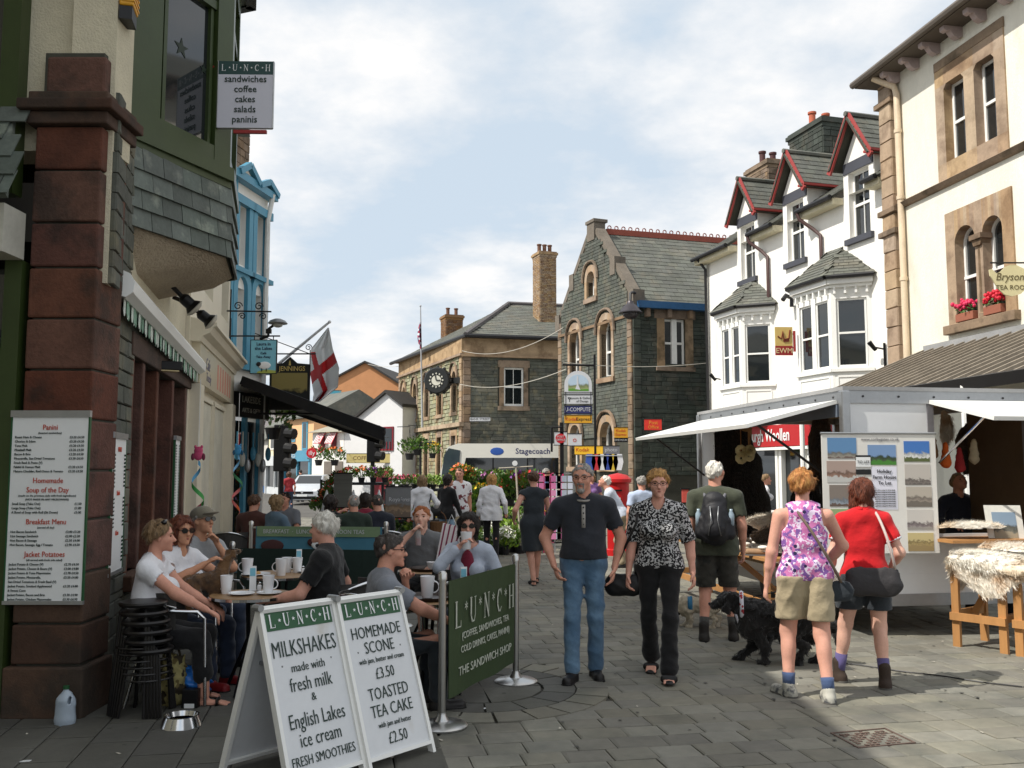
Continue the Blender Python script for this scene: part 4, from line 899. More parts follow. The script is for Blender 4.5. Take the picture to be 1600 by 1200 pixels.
ML=[('g',.02),('h','Panini'),('s','(toasted sandwiches)'),('l',('Roast Ham & Cheese',P2)),('l',('Chorizo & Edam',P2)),('l',('Tuna Melt',P2)),('l',('Meatball Melt',P2)),('l',('Bacon & Brie',P2)),('l',('Mozzarella, Sun Dried Tomatoes',P2)),('l',('Fresh Basil & Pesto (V)','')),('l',('Falafel & Humus Melt',P2)),('l',('Mature Cheddar, Red Onion & Tomato',P2)),('g',.012),('h','Homemade'),('h','Soup of the Day'),('s','(made on the premises daily with fresh ingredients)'),('s','(NOT MADE IN ANY MICROWAVE)'),('l',('Small Soup (Take Out)','£1.50')),('l',('Large Soup (Take Out)','£1.80')),('l',('A Bowl of Soup with Roll (Sit Down)','£3.00')),('g',.012),('h','Breakfast Menu'),('s','(served all day)'),('l',('Hot Bacon Sandwich','£2.00 £3.20')),('l',('Hot Sausage Sandwich','£2.00 £3.20')),('l',('Hot Bacon & Sausage','£2.50 £4.00')),('l',('Hot Bacon, Sausage, Egg / Tomato','£2.90 £4.50')),('g',.012),('h','Jacket Potatoes'),('s','(all served with fresh side salad)'),('l',('Jacket Potato & Cheese (V)','£2.70 £4.50')),('l',('Jacket Potato, Cheese & Beans (V)','£3.00 £4.80')),('l',('Jacket Potato & Tuna Mayonnaise','£2.70 £4.50')),('l',('Jacket Potato, Mozzarella,','£3.20 £4.80')),('l',('Sun Dried Tomatoes & Fresh Basil (V)','')),('l',('Jacket Potato, Smoked Applewood','£3.20 £4.80')),('l',('& Sweet Corn','')),('l',('Jacket Potato, Bacon and Brie','£3.30 £4.90')),('l',('Jacket Potato, Chicken Mayonnaise','£3.30 £4.90')),('l',('Jacket Potato, Cheese & Coleslaw','£3.30 £4.90'))]
a0,h1=pf.hit(24,652);a1,h0=pf.hit(130,938)
tot=sum(.064 if k=='h' else.026 if k=='s' else v if k=='g' else.0292 for k,v in ML)
menu('menu_board',pf.sh(0,0,.008),a0,a1,h0,h1,'tall white menu board listing panini and jacket potatoes on the sandstone pier',ML)
a0,h1=sf.hit(163,683);a1,h0=sf.hit(185,890);a0=max(a0,-.1)
side=Wall((XR+.005,6.46),(XR-.09,6.92));a0,h1=side.hit(163,684);a1,_=side.hit(185,684);_,h0=side.hit(170,890)
menu('menu_board',Frame(side.p(min(a0,a1)),side.u,side.v,side.n).sh(0,0,.04),0,abs(a1-a0),h0,h1,'narrow white menu board seen edge-on beside the shop window',[('g',.03),('h','MENU')]+[('l',('Sandwich','£2.50'))]*9+[('h','Salads')]+[('l',('Salad bowl','£3.50'))]*8+[('h','Cakes')]+[('l',('Scone','£1.50'))]*7)
a0=LA(262);a1=LA(275);menu('menu_board',sf.sh(0,0,.05),a0,a0+.3,sf.hit(268,822)[1],sf.hit(268,688)[1],'slim white menu sheet at the far end of the shop window',[('g',.03)]+[('l',('Coffee','£1.60'))]*26)
c=P(383,145,8.1);sw=.5;k=8.1/FPX
sgn=thing('lunch_sign','white and green hanging LUNCH sign listing sandwiches, coffee and cakes','sign',c)
fr=Frame(P(339,199,8.1),(1,.02,0),(0,0,1),(0,-1,0));SW,SH_=88*k,111*k
m=MB();m.fbox(fr,0,SW,0,SH_-.125,-.03,0);m.build('panel',M('pale_sign',(206,206,216),.45,var=.02),sgn);m=MB();m.fbox(fr,0,SW,SH_-.123,SH_,-.03,0);m.build('header',M('blue_green',(40,72,70),.4,var=.02),sgn)
m=MB();m.fbox(fr,-.006,0,0,SH_,-.032,.003);m.fbox(fr,SW,SW+.006,0,SH_,-.032,.003);m.fbox(fr,0,SW,-.006,0,-.032,.003);m.build('rim',ALUD,sgn)
lunch(fr,SW/2,SH_-.062,SW*.86,.06,WHT,sgn)
for i,s_ in enumerate(('sandwiches','coffee','cakes','salads','paninis')):text(s_,fr,SW/2,SH_-.17-i*.094,.088,INK,sgn,xs=.95,bold=.0006)
m=MB();m.tube([fr.p(-.35,.1,-.015),fr.p(SW*.3,.1,-.05)],.012,6);m.fbox(fr,SW*.3,SW*.9,-.05,-.02,-.03,0);m.tube([fr.p(-.4,SH_-.05,-.015),fr.p(0,SH_-.05,-.015)],.012,6);m.build('bracket',REDP,sgn)
# ================================================================== house across the side lane, beside the viewer
t=thing('lane_corner_house','tall rendered house across the side lane, just left of the viewer','building',(-8,-2,0));NB=Wall((-4.3,-9),(-4.3,5.9));NB.n=V((1,0,0));NF=Frame((-11,5.9,0),(1,0,0),(0,0,1),(0,1,0));nh=[(a,a+1.0,z,z+1.5)for a in(1,3.6,6.4,9.2,11.8)for z in(1,4.2,6.2)]
m=MB();wallmesh(m,NB,0,14.9,0,8.3,holes=nh,th=.3);m.fbox(NF,0,6.69,0,8.3,-.3,0);m.fbox(Frame((-11,-9,0),(1,0,0),(0,0,1),(0,-1,0)),0,6.69,0,8.3,-.3,0);m.fbox(Frame((-11,-8.7,0),(0,1,0),(0,0,1),(-1,0,0)),0,14.3,0,8.3,-.3,0);m.build('wall',REND,t)
for h_ in nh:sash(NB,*h_,t,UPVC,GLASS)
m=MB();m.add([(-11.2,-9.2,8.3),(-4.15,-9.2,8.3),(-4.15,6.0,8.3),(-11.2,6.0,8.3),(-7.7,-6.5,9.9),(-7.7,3,9.9)],((0,1,4),(1,2,5,4),(2,3,5),(3,0,4,5),(0,3,2,1)));m.build('roof',SLATE,t)
# ================================================================== cream shop
csA=(C0+.03-.2*10.82,10.82);csB=(C0+.06-.2*14.85,14.85);CS=Wall(csA,csB)
cs=thing('cream_shop','cream painted shop with moulded fascia and blank panelled door beside the red drainpipe','building',(csA[0],csA[1],0))
CREAM=M('cream_gloss',(214,206,186),.5,var=.05)
m=MB();wallmesh(m,CS,0,CS.L,0,7.15,holes=[(.9,2.0,4.0,5.4),(3.0,3.9,4.0,5.4)],th=.25);m.build('wall',CREAM,cs)
for a in(.9,3.0):sash(CS,a,a+1.0,4.0,5.4,cs,UPVC,GLASS)
m=MB();m.fbox(CS,.2,CS.L,2.72,3.2,0,.1);m.build('fascia',M('fascia_cream',(206,196,172),.3,var=.04),cs)
m=MB();m.prism(Frame(CS.p(.05,3.2),CS.n,CS.v,CS.u),[(0,0),(.12,0),(.14,.06),(.22,.1),(.26,.17),(.3,.18),(.3,.22),(0,.28)],0,CS.L-.05);m.build('cornice',CREAM,cs,smooth=30)
m=MB();m.fbox(CS,.1,.5,0,2.7,0,.12);m.build('pilaster',CREAM,cs);m=MB();m.fbox(CS,CS.L-.5,CS.L-.05,0,2.7,0,.14);m.build('pilaster',CREAM,cs)
for a in(.65,2.1):
 m=MB();m.fbox(CS,a,a+1.25,.1,2.55,0,.03);m.build('door_panel',M('pale_panel_%d'%int(a*10),(200,196,180),.5),cs,bevel=.008)
 m=MB();m.fbox(CS,a-.03,a,0,2.6,0,.06);m.fbox(CS,a+1.25,a+1.28,0,2.6,0,.06);m.fbox(CS,a-.03,a+1.28,2.56,2.62,0,.055);m.build('door_frame',CREAM,cs)
text('Cafe',CS.sh(0,0,.1),.9,3.0,.22,M('faded_grey',(130,126,140),.5),cs,sl=.3);text('Treeby',CS.sh(0,0,.1),1.0,2.84,.16,MATS['faded_grey'],cs,sl=.3)
PNK=M('faded_pink',(206,140,124),.5)
for i in range(6):m=MB();m.fbox(CS,1.9+i*.3,2.03+i*.3,2.78,3.12,.101,.103);m.build('fascia_stripe',PNK,cs)
m=MB();A_,B_,C_,D_=CS.p(0,7.15,.25),CS.p(CS.L,7.15,.25),CS.p(CS.L,7.6,-1.6),CS.p(0,7.6,-1.6);E_,F2_=CS.p(CS.L,7.15,-3.4),CS.p(0,7.15,-3.4)
m.add([A_,B_,C_,D_,E_,F2_],((0,1,2,3),(3,2,4,5),(0,3,5),(1,4,2),(0,5,4,1)));m.build('roof',SLATE,cs)
def mobile(x,y,D,label,cols,oc):
 c=P(x,y,D);t=thing('spiral_mobile',label,'mobile',c)
 m=MB();m.ell(c,(.055,.02,.06));m.ell(c+V((0,0,.05)),(.05,.02,.045));m.ell(c+V((-.035,0,.09)),(.015,.012,.02));m.ell(c+V((.035,0,.09)),(.015,.012,.02));m.build('owl',M('owl_'+str(x),oc,.6,var=0),t,smooth=True)
 m=MB();m.ell(c+V((-.06,-.005,-.02)),(.02,.012,.04));m.ell(c+V((.06,-.005,-.02)),(.02,.012,.04));m.build('wing',M('wing_'+str(x),tuple(int(q*.6)for q in oc),.6,var=0),t,smooth=True)
 m=MB();m.tube([c+V((0,0,.1)),c+V((0,0,.85))],.004,4);m.build('string',WHT,t)
 n=60;mm=MB()
 for i in range(n):
  f0,f1=i/n,(i+1)/n;w0,w1=.075*math.sin(math.pi*min(f0*1.02,1))**.5,.075*math.sin(math.pi*min(f1*1.02,1))**.5
  def pt(f,o,w_):q=f*15;return c+V((math.cos(q)*(w_+o*.0),math.sin(q)*(w_+o*.0),-.08-f*.95+o))
  mm.quad(pt(f0,-.028,w0),pt(f1,-.028,w1),pt(f1,.028,w1),pt(f0,.028,w0),mi=int(i/n*4)%4)
 mm.build('spiral',[M('sp%d_%d'%(x,i),c_,.5,var=0)for i,c_ in enumerate(cols)],t,smooth=True)
mobile(310,711,10.3,'pink owl mobile with a multicoloured spiral tail by the red drainpipe',((90,160,200),(70,160,80),(200,90,110),(190,80,130)),(205,80,120))
mobile(372,705,13.6,'blue owl mobile with a thin spiral in the turquoise shop doorway',((120,180,220),(60,130,90),(220,120,120),(230,110,60)),(60,140,190))
# ================================================================== white building with turquoise trim
bbA=(-4.62,14.9);bbB=(-4.37,16.25);BB=Wall(bbA,bbB)
bb=thing('turquoise_trim_house','white rendered house with turquoise window surrounds and stone chimney','building',(-4.6,15,0))
EV=6.55
BA=lambda x:BB.hit(x,600)[0]
wins=[(.2,.55),(.85,1.2)]
holes=[(a,b,z0,z1)for a,b in wins for z0,z1 in((3.5,4.7),(5.1,6.1))]+[(.2,1.2,.3,2.6)]
m=MB();wallmesh(m,BB,0,BB.L,0,EV,holes=holes,th=.25);
side_=Frame(BB.p(0,0),-BB.n,(0,0,1),-BB.u);m.fbox(side_,0,5,5.5,EV,-.2,-.01);m.build('wall',WHITE,bb)
for a,b in wins:
 for z0,z1 in((3.5,4.7),(5.1,6.1)):
  sash(BB,a,b,z0,z1,bb,UPVC,GLASS,fw=.04,mull=(0,));q=MB()
  q.fbox(BB,a-.14,a,z0-.08,z1,0,.07);q.fbox(BB,b,b+.14,z0-.08,z1,0,.07);q.fbox(BB,a-.22,b+.22,z0-.16,z0-.08,0,.12)
  if z0<5:
   for i in range(8):
    q0,q1=math.pi*i/8,math.pi*(i+1)/8;c_=((a+b)/2,z1);ro,ri=(b-a)/2+.14,(b-a)/2
    q.prism(BB,[(c_[0]+ro*math.cos(q0),c_[1]+ro*math.sin(q0)*1.1),(c_[0]+ro*math.cos(q1),c_[1]+ro*math.sin(q1)*1.1),(c_[0]+ri*math.cos(q1),c_[1]+ri*math.sin(q1)*1.1),(c_[0]+ri*math.cos(q0),c_[1]+ri*math.sin(q0)*1.1)],0,.07)
  else:q.fbox(BB,a-.2,b+.2,z1,z1+.14,0,.1)
  q.build('window_surround',BLUEP,bb)
m=MB();m.fbox(BB,-.02,.13,2.8,EV,.0,.06);m.build('corner_strip',BLUEP,bb)
m=MB();m.fbox(BB,-.2,BB.L+.08,EV-.08,EV+.05,-.1,.16);m.build('eaves_board',BLUEP,bb)
for k_,(a,hh)in enumerate(((.35,.4),(1.1,.3))):
 q=MB();q.prism(BB,[(a-.3,EV+.05),(a+.3,EV+.05),(a+.3,EV+.1),(a,EV+hh*.55),(a-.3,EV+.1)],-1.2,.1);q.build('dormer',BLUEP if k_ else WHITE,bb)
 q=MB();q.bar(BB.p(a-.36,EV+.02,.14),BB.p(a,EV+hh*.6,.14),.1,.1);q.bar(BB.p(a+.36,EV+.02,.14),BB.p(a,EV+hh*.6,.14),.1,.1);q.build('bargeboard',BLUEP,bb)
m=MB();A_,B_,C_,D_=BB.p(-.2,EV+.06,.15),BB.p(BB.L+.1,EV+.06,.15),BB.p(BB.L+.15,EV+1.3,-2),BB.p(-.2,EV+1.3,-2);E_,F2_=BB.p(BB.L+.15,EV+.06,-4.2),BB.p(-.2,EV+.06,-4.2)
m.add([A_,B_,C_,D_,E_,F2_],((0,1,2,3),(3,2,4,5),(0,3,5),(1,4,2),(0,5,4,1)));m.build('roof',SLATE,bb)
ch=BB.sh(BB.L-.6,EV+.1,-.35);m=MB();m.fbox(ch,0,.5,0,1.15,-.45,0);c_o=m.build('chimney',MORTAR,bb);courses('stone',ch,[(0,.5,0,1.1)],BUFF_D,bb,ch=.14,lw=(.15,.3),depth=.03,nmax=30);courses('stone',Frame(ch.p(0,0,-.45),ch.n,ch.v,-ch.u),[(0,.45,0,1.1)],BUFF_D,bb,ch=.14,lw=(.15,.3),depth=.03,nmax=30)
m=MB();m.fbox(ch,-.05,.55,1.15,1.24,-.5,.05);m.build('chimney_cap',BUFF_D,bb)
m=MB();m.tube([BB.p(BB.L-.1,EV,.14),BB.p(BB.L-.2,EV-.5,.1),BB.p(BB.L-.2,.2,.08)],.045,8);m.build('drainpipe',M('white_pipe',(210,210,206),.5),bb,smooth=40)
m=MB();m.fbox(BB,-.05,BB.L,2.55,2.95,0,.12);m.build('fascia',M('dark_fascia',(30,32,34),.4),bb)
WG=M('pale_letter',(190,190,180),.5)
text('LAKESIDE',BB.sh(0,0,.12),BB.L/2,2.84,.16,WG,bb);text('ARTS & GIFTS',BB.sh(0,0,.12),BB.L/2,2.66,.11,WG,bb)
for a in(.05,.62,1.15):m=MB();m.fbox(BB,a,a+.09,0,2.55,-.02,.05);m.build('shopfront_post',BLUEP,bb)
m=MB();m.fbox(BB,.1,1.25,.5,2.5,-.1,-.08);m.build('pane',GLASS,bb)
m=MB();m.fbox(BB,.1,1.25,0,.5,-.1,0);m.build('stall_riser',BLUEP,bb)
for i in range(7):
 c=BB.p(.1+i*.19,2.3,.18);m=MB();m.tube([c,c-V((0,0,.3+.12*(i%3)))],.01+.006*(i%2),6);m.ell(c-V((0,0,.35+.1*(i%3))),(.05,.03,.12));m.build('wind_chime',(BLUEP,WG,ALUD)[i%3],label='wind chimes hanging in a row along the turquoise shop window',cat='wind chime',group='wind chimes at the turquoise shop',smooth=40)
D_s=14.4;fr=Frame(P(391,583,D_s),(1,0,0),(0,0,1),(0,-1,0));k=D_s/FPX
t=thing('cafe_sign','pale blue hanging cafe sign with a sheep and the words Laura in the Lakes','sign',fr.o);SW,SH_=40*k,52*k
LB=M('light_blue_print',(122,186,206),.5,var=.03)
m=MB();m.fbox(fr,0,SW,0,SH_,-.03,0);m.build('panel',LB,t);m=MB();m.fbox(fr,-.01,SW+.01,-.01,0,-.035,.004);m.fbox(fr,-.01,SW+.01,SH_,SH_+.01,-.035,.004);m.fbox(fr,-.01,0,0,SH_,-.035,.004);m.fbox(fr,SW,SW+.01,0,SH_,-.035,.004);m.build('rim',BLKMET,t)
for i,(s_,z)in enumerate((('Laura in',.07),('the Lakes',.07),('Café',.05),('Take Away',.05))):text(s_,fr,SW/2,SH_-(.06,.13,.205,.262)[i],z,M('navy_ink'+str(i),(34,50,80),.5,var=0),t,bold=.001)
def sheep(mb,fr,a,h,s_):
 mb.ell(fr.p(a,h,.01),(s_,.008,s_*.62));
m=MB();m.ell(fr.p(.22,.12,.004),(.1,.012,.06));m.build('sheep_fleece',WHT,t,smooth=True);m=MB();m.ell(fr.p(.13,.14,.008),(.04,.012,.035));m.ell(fr.p(.18,.05,.008),(.008,.006,.03));m.ell(fr.p(.25,.05,.008),(.008,.006,.03));m.build('sheep_face',INKB,t,smooth=True)
m=MB();m.prism(fr,[(.1,0),(SW,0),(SW,.04),(.25,.055),(.12,.03)],.001,.003);m.build('hill_print',M('lime_print',(170,180,90),.5,var=0),t)
def scroll(fr,a,h,r_,sg=1):return[fr.p(a+r_*(1-i/22)*math.cos(i*.5)*sg,h+r_*(1-i/22)*math.sin(i*.5),0)for i in range(18)]
m=MB();m.tube([fr.p(-.35,SH_+.07,-.015),fr.p(SW+.05,SH_+.07,-.015)],.012,6);m.tube([fr.p(-.33,SH_+.35,-.015),fr.p(-.33,SH_-.2,-.015)],.012,6);m.tube([fr.p(.05,SH_,-.01),fr.p(.05,SH_+.07,-.01)],.008,5);m.tube([fr.p(SW-.05,SH_,-.01),fr.p(SW-.05,SH_+.07,-.01)],.008,5);m.build('bracket',BLKMET,t)
fr2=Frame(P(366,486,12.6),(1,.1,0),(0,0,1),(0,-1,0));t=thing('scroll_bracket','empty black wrought iron scroll bracket above the cafe sign','bracket',fr2.o)
m=MB();m.tube([fr2.p(-.1,0),fr2.p(.5,0)],.011,6);m.tube([fr2.p(-.05,.3),fr2.p(-.05,-.35)],.011,6);m.build('bar',BLKMET,t)
for a,s_ in((.05,1),(.33,1)):
 m=MB();m.tube(scroll(fr2,a,.07,.06),.008,5);m.build('scroll',BLKMET,t);m=MB();m.tube(scroll(fr2,a+.06,-.07,.05,-1),.008,5);m.build('scroll',BLKMET,t)
c=P(434,505,14.6);t=thing('street_lamp','grey saucer street lamp sticking out above the cafe sign','street lamp',c)
m=MB();m.lathe(c,[(.0,.075),(.05,.07),(.12,.04),(.155,.0),(.15,-.01),(.0,-.02)],18,sx=1.0);m.build('shade',M('lamp_grey',(120,122,124),.35,metal=.5),t,smooth=40)
m=MB();m.ell(c-V((0,0,.03)),(.08,.08,.04));m.build('globe',M('lamp_globe',(180,180,175),.2),t,smooth=True)
m=MB();m.tube([c+V((-.05,0,-.02)),c+V((-.14,0,-.09)),c+V((-.16,.05,-.2)),c+V((-.3,.1,-.24))],.022,6);m.box(c+V((-.14,0,-.13)),(.08,.06,.07));m.build('arm',BLKMET,t)
# ================================================================== pub: awning, sign, flag
puA=P(372,590,15.3);puB=P(600,682,15.6)
t=thing('pub_awning','long black sloping canvas awning over the far tables','awning',(puB.x,puB.y,0))
CANV=M('black_canvas',(22,22,24),.8,var=.15,vs=4)
pa0=P(378,590,14.6);pa1=P(600,672,14.0);pb0=P(372,610,17.6);pb1=P(598,688,17.4)
m=MB();m.quad(pa0,pa1,pb1,pb0);m.quad(pa0-V((0,0,.03)),pb0-V((0,0,.03)),pb1-V((0,0,.03)),pa1-V((0,0,.03)));m.quad(pa0,pa0-V((0,0,.03)),pa1-V((0,0,.03)),pa1);m.build('canopy',CANV,t)
m=MB();m.bar(pa0+V((0,0,-.04)),pa1+V((0,0,-.03)),.05,.13);m.build('front_rail',CANV,t)
m=MB();m.quad(pa1,pb1,pb1-V((-.02,0,.2)),pa1-V((-.02,0,.2)));m.quad(pa0-V((0,.03,.05)),pa1-V((0,.03,.05)),pa1-V((0,.03,.16)),pa0-V((0,.03,.14)));m.build('valance',CANV,t)
m=MB();m.bar(pb0-V((0,0,.05)),pb1-V((0,0,.05)),.05,.08);m.bar(pa1-V((.03,0,.05)),pb1-V((.03,0,.05)),.06,.08);m.tube([pa0.lerp(pa1,.05)-V((0,-.5,.5)),pa0.lerp(pa1,.55)-V((0,-.4,.1))],.02,6);m.build('arm',BLKMET,t)
fr=Frame(P(420,636,15.9),(1,0,0),(0,0,1),(0,-1,0));k=15.9/FPX;SW,SH_=63*k,72*k
t=thing('pub_sign','black pictorial pub sign headed JENNINGS hanging over the black awning','sign',fr.o)
m=MB();m.prism(fr,[(0,-.05),(SW,-.05),(SW,SH_-.05),(SW*.68,SH_-.03),(SW*.5,SH_+.08),(SW*.32,SH_-.03),(0,SH_-.05)],-.06,0);m.build('frame',M('black_gold_frame',(24,24,20),.4),t)
m=MB();m.fbox(fr,.04,SW-.04,.0,SH_-.2,0,.004);m.build('picture',photo_mat('pub_picture',(140,124,70),(34,34,30),(22,22,20),.42,4),t)
text('JENNINGS',fr,SW*.56,SH_-.13,.115,M('gold_leaf',(196,168,96),.4,var=0),t,bold=.001,fit=SW*.66)
m=MB();m.prism(fr,[(SW*.47,SH_-.07),(SW*.53,SH_-.07),(SW*.52,SH_-.01),(SW*.5,SH_+.02),(SW*.48,SH_-.01)],0,.004);m.build('emblem',MATS['gold_leaf'],t)
m=MB();m.tube([fr.p(-.3,SH_+.13,0),fr.p(SW+.1,SH_+.13,0)],.012,6);m.tube([fr.p(SW,SH_-.1,0),fr.p(SW,SH_+.2,0)],.01,6);m.tube([fr.p(-.3,SH_+.5,0),fr.p(SW,SH_+.13,0)],.008,5);m.tube(scroll(fr,SW-.03,SH_+.24,.06),.008,5);m.build('bracket',BLKMET,t)
D_f=16.6;p0_=P(425,577,D_f);p1_=P(515,503,D_f-.3);t=thing('flag','white flag with red cross hanging from a slanting white pole','flag',p0_)
m=MB();m.tube([p0_,p1_],[.03,.022],8);m.ell(p1_,.03,8,5);m.build('flagpole',M('pole_white',(206,206,206),.4),t,smooth=40)
def cloth(name,mats,grid,fn,parent,th=.0):
 n_,m_=grid;vs=[fn(i/n_,j/m_)for j in range(m_+1)for i in range(n_+1)];fs=[];mi=[]
 for j in range(m_):
  for i in range(n_):fs.append((j*(n_+1)+i,j*(n_+1)+i+1,(j+1)*(n_+1)+i+1,(j+1)*(n_+1)+i))
 return vs,fs
Af=[(514,512),(520,545),(530,575),(528,605),(500,628)];Bf=[(512,512),(486,545),(484,580),(490,615),(488,628)]
n_,m_=70,84;vs=[];fs=[];mi=[]
def lerpl(Ls,f):f=f*(len(Ls)-1);i=min(int(f),len(Ls)-2);q=f-i;return(Ls[i][0]*(1-q)+Ls[i+1][0]*q,Ls[i][1]*(1-q)+Ls[i+1][1]*q)
for j in range(m_+1):
 for i in range(n_+1):
  u,v=i/n_,j/m_;a,b=lerpl(Bf,v),lerpl(Af,v);x=a[0]+(b[0]-a[0])*u;y=a[1]+(b[1]-a[1])*u
  vs.append(P(x,y,D_f-.3+(500-x)*.022+.10*math.sin(u*9+v*3)*(.25+v)+.03*math.sin(u*21+v*5)))
for j in range(m_):
 for i in range(n_):
  fs.append((j*(n_+1)+i,j*(n_+1)+i+1,(j+1)*(n_+1)+i+1,(j+1)*(n_+1)+i));u,v=(i+.5)/n_,(j+.5)/m_
  s_=(v-.15)-(u)*.0;d1=abs(u*.55-(v*1.0)+.38-.22);d2=abs(u*.9+v*.55-.62+.12);mi.append(1 if(abs((v-.78)*.75+(.5-u)*.0-(u-.5)*.9+.0)<.09 and v>.28)or(abs(v-(.58-u*.22))<.065 and v<.75)else 0)
mm=MB();mm.v=[tuple(p_)for p_ in vs];mm.f=fs;mm.m=mi;o=mm.build('cloth',[M('flag_white',(240,240,240),.8,var=.03),M('flag_red',(200,36,40),.8,var=.03)],t,smooth=True)
def traffic_light(x,ytop,ybase_D,label):
 D=ybase_D;c=P(x,ytop,D);t=thing('traffic_light',label,'traffic light',(c.x,c.y,0))
 m=MB();m.tube([(c.x,c.y,0),(c.x,c.y,c.z)],.055,10);m.build('pole',BLKMET,t)
 m=MB();m.box((c.x+.02,c.y-.02,c.z-.42),(.32,.22,.95));m.build('signal_head',BLKMET,t,bevel=.02)
 for i in range(3):m=MB();z=c.z-.12-i*.3;m.tube([(c.x+.12,c.y-.12,z),(c.x+.3,c.y-.2,z-.02)],.11,10);m.build('visor',BLKMET,t)
 return t
traffic_light(441,668,19,'black traffic light with hooded lamps beside the turquoise shop');traffic_light(583,668,24,'black traffic light under the end of the black awning')
# ================================================================== white house with red-edged dormers
WB=Wall((8.96-.288*8.0-.05,31.0),(8.96+.288*1.0,22.0));wb=thing('white_dormer_house','white house with three red-edged dormers and two slate-roofed bays','building',(8,26,0))
def hitA(x,y):return WB.hit(x,y)
EVH=WB.hit(1336,300)[1]
aR=WB.L;D0=WB.hit(1113,600)[0]
GW=hitA(1180,690)[0]
dw=[(1157,358,1175,434),(1229,318,1254,404),(1325,272,1352,366)]
dwr=[]
for x0,y0,x1,y1 in dw:
 a0,t0=hitA(x0,y0);a1,b1=hitA(x1,y1);_,t1=hitA(x1,y0-(x1-x0)*.55);dwr.append((a0,a1,b1,(t0+t1)/2))
hh=sum(b-z for _,_,z,b in dwr)/3;zz_=[z for _,_,z,_ in dwr];
DW=[(a0,a0+.82,z0,z0+1.75)for(a0,a1,z0,z1)in dwr]
bays=[(1212,27.3),(1361,23.0)]
def bay_mid(xr):return hitA(xr,600)[0]
bR=[hitA(1212,604)[0],hitA(1366,580)[0]]
bz0=[3.05,3.05]
shopz=3.0
sh0,shz0=hitA(1165,692);sh1,_=hitA(1246,692)
hol=[(a0,a1,z0,z1)for a0,a1,z0,z1 in DW]+[(r_-2.15,r_-.35,4.3,6.2)for r_ in bR]
ghole=[(.4,4.0,.5,2.75),(4.3,5.4,.05,2.75),(5.7,aR-.3,.5,2.75)]
m=MB();wallmesh(m,WB,0,aR,0,EVH,holes=[(h[0],h[1],h[2],min(h[3],EVH+.001))for h in hol if h[2]<EVH]+ghole,th=.3);
DT=[]
for i,(a0,a1,z0,z1)in enumerate(DW):
 d0,d1=a0-.2,a1+.22;DT.append((d0,d1));wt=z1+.25
 wallmesh(m,WB.sh(0,0,.0),d0,d1,EVH,wt,holes=[(a0,a1,EVH-.001,z1)]if z1>EVH else[],th=.3)
 ap=wt+(d1-d0)*.5*1.5;m.prism(WB,[(d0,wt),(d1,wt),((d0+d1)/2,ap)],-.25,0)
 m.fbox(WB,d0,d0+.12,EVH-.3,wt,-2.4,-.3);m.fbox(WB,d1-.12,d1,EVH-.3,wt,-2.4,-.3)
m.fbox(Frame(WB.p(0,0),-WB.n,(0,0,1),WB.u),0,6.5,0,EVH,0,.2)
m.build('wall',WHITE,wb)
SP=R(33);rup=V((0,0,math.sin(SP)))-WB.n*math.cos(SP);rfr=Frame(WB.p(0,EVH,.35),WB.u,rup,WB.n*math.sin(SP)+V((0,0,math.cos(SP))));RLn=3.9;ex=[-.25]+[x for d in DT for x in d]+[aR+.1]
q=MB();polys=[[(ex[i],0),(ex[i+1],0),(ex[i+1],1.5),(ex[i],1.5)]for i in(0,2,4,6)]+[[(-.25,1.5),(aR+.1,1.5),(aR+.1,RLn),(-.25,RLn)]]
for pl in polys:q.prism(rfr,pl,-.06,0)
q.prism(Frame(rfr.p(0,RLn),WB.u,V((0,0,-math.sin(SP)))-WB.n*math.cos(SP),WB.n*-math.sin(SP)+V((0,0,math.cos(SP)))),[(-.25,0),(aR+.1,0),(aR+.1,RLn),(-.25,RLn)],-.06,0);q.build('roof_deck',MORTAR,wb)
for pl in polys:slates('slate',rfr,pl,SLATE,wb,row=.22,w_=.32)
RD=M('red_bargeboard',(160,64,60),.5,var=.06);LINT=M('slate_blue_paint',(70,72,80),.6,var=.08)
for i,(a0,a1,z0,z1)in enumerate(DW):
 d0,d1=DT[i];mid=(d0+d1)/2;wt=z1+.25;hw=(d1-d0)/2+.18;sl=1.5;apz=wt+(hw-.18)*sl+.2;lowz=apz-hw*sl;out=.27
 for sg in(-1,1):
  q=MB();q.bar(WB.p(mid+sg*(hw+.05),lowz-.1,out),WB.p(mid,apz+.02,out),.06,.16,up=WB.n if False else(0,0,1));q.build('bargeboard',RD,wb)
  dv=V(WB.u)*(-sg*hw)+V((0,0,apz-lowz));Lr=dv.length;fr=Frame(WB.p(mid+sg*hw,lowz,out+.06),-WB.n,dv.normalized(),None);fr.n=fr.n if fr.n.z>0 else-fr.n
  depth=3.4;q=MB();q.prism(fr,[(0,0),(depth,0),(depth,Lr),(0,Lr)],-.05,0);q.build('dormer_roof',MORTAR,wb)
  slates('slate',fr,[(0,-.03),(depth,-.03),(depth,Lr+.02),(0,Lr+.02)],SLATE,wb,row=.2,w_=.28,nmax=(75 if sg>0 else 0),seed=i)
 q=MB();q.tube([WB.p(mid,apz+.05,out+.08),WB.p(mid,apz+.05,-3.0)],.07,6);q.build('ridge_tile',SLATE,wb)
 q=MB();q.fbox(WB,a0-.17,a1+.19,z1,z1+.28,0,.03);q.build('lintel',LINT,wb)
 q=MB();q.fbox(WB,a0-.12,a1+.14,z0-.15,z0,-.05,.1);q.build('window_sill',LINT,wb)
 sash(WB,a0,a1,z0,z1,wb,UPVC,GLASS,dep=.14,fw=.07)
 q=MB();q.fbox(WB,d1-.02,d1+.28,wt-.06,wt+.0,-2.2,.3);q.build('dormer_fascia',RD,wb)
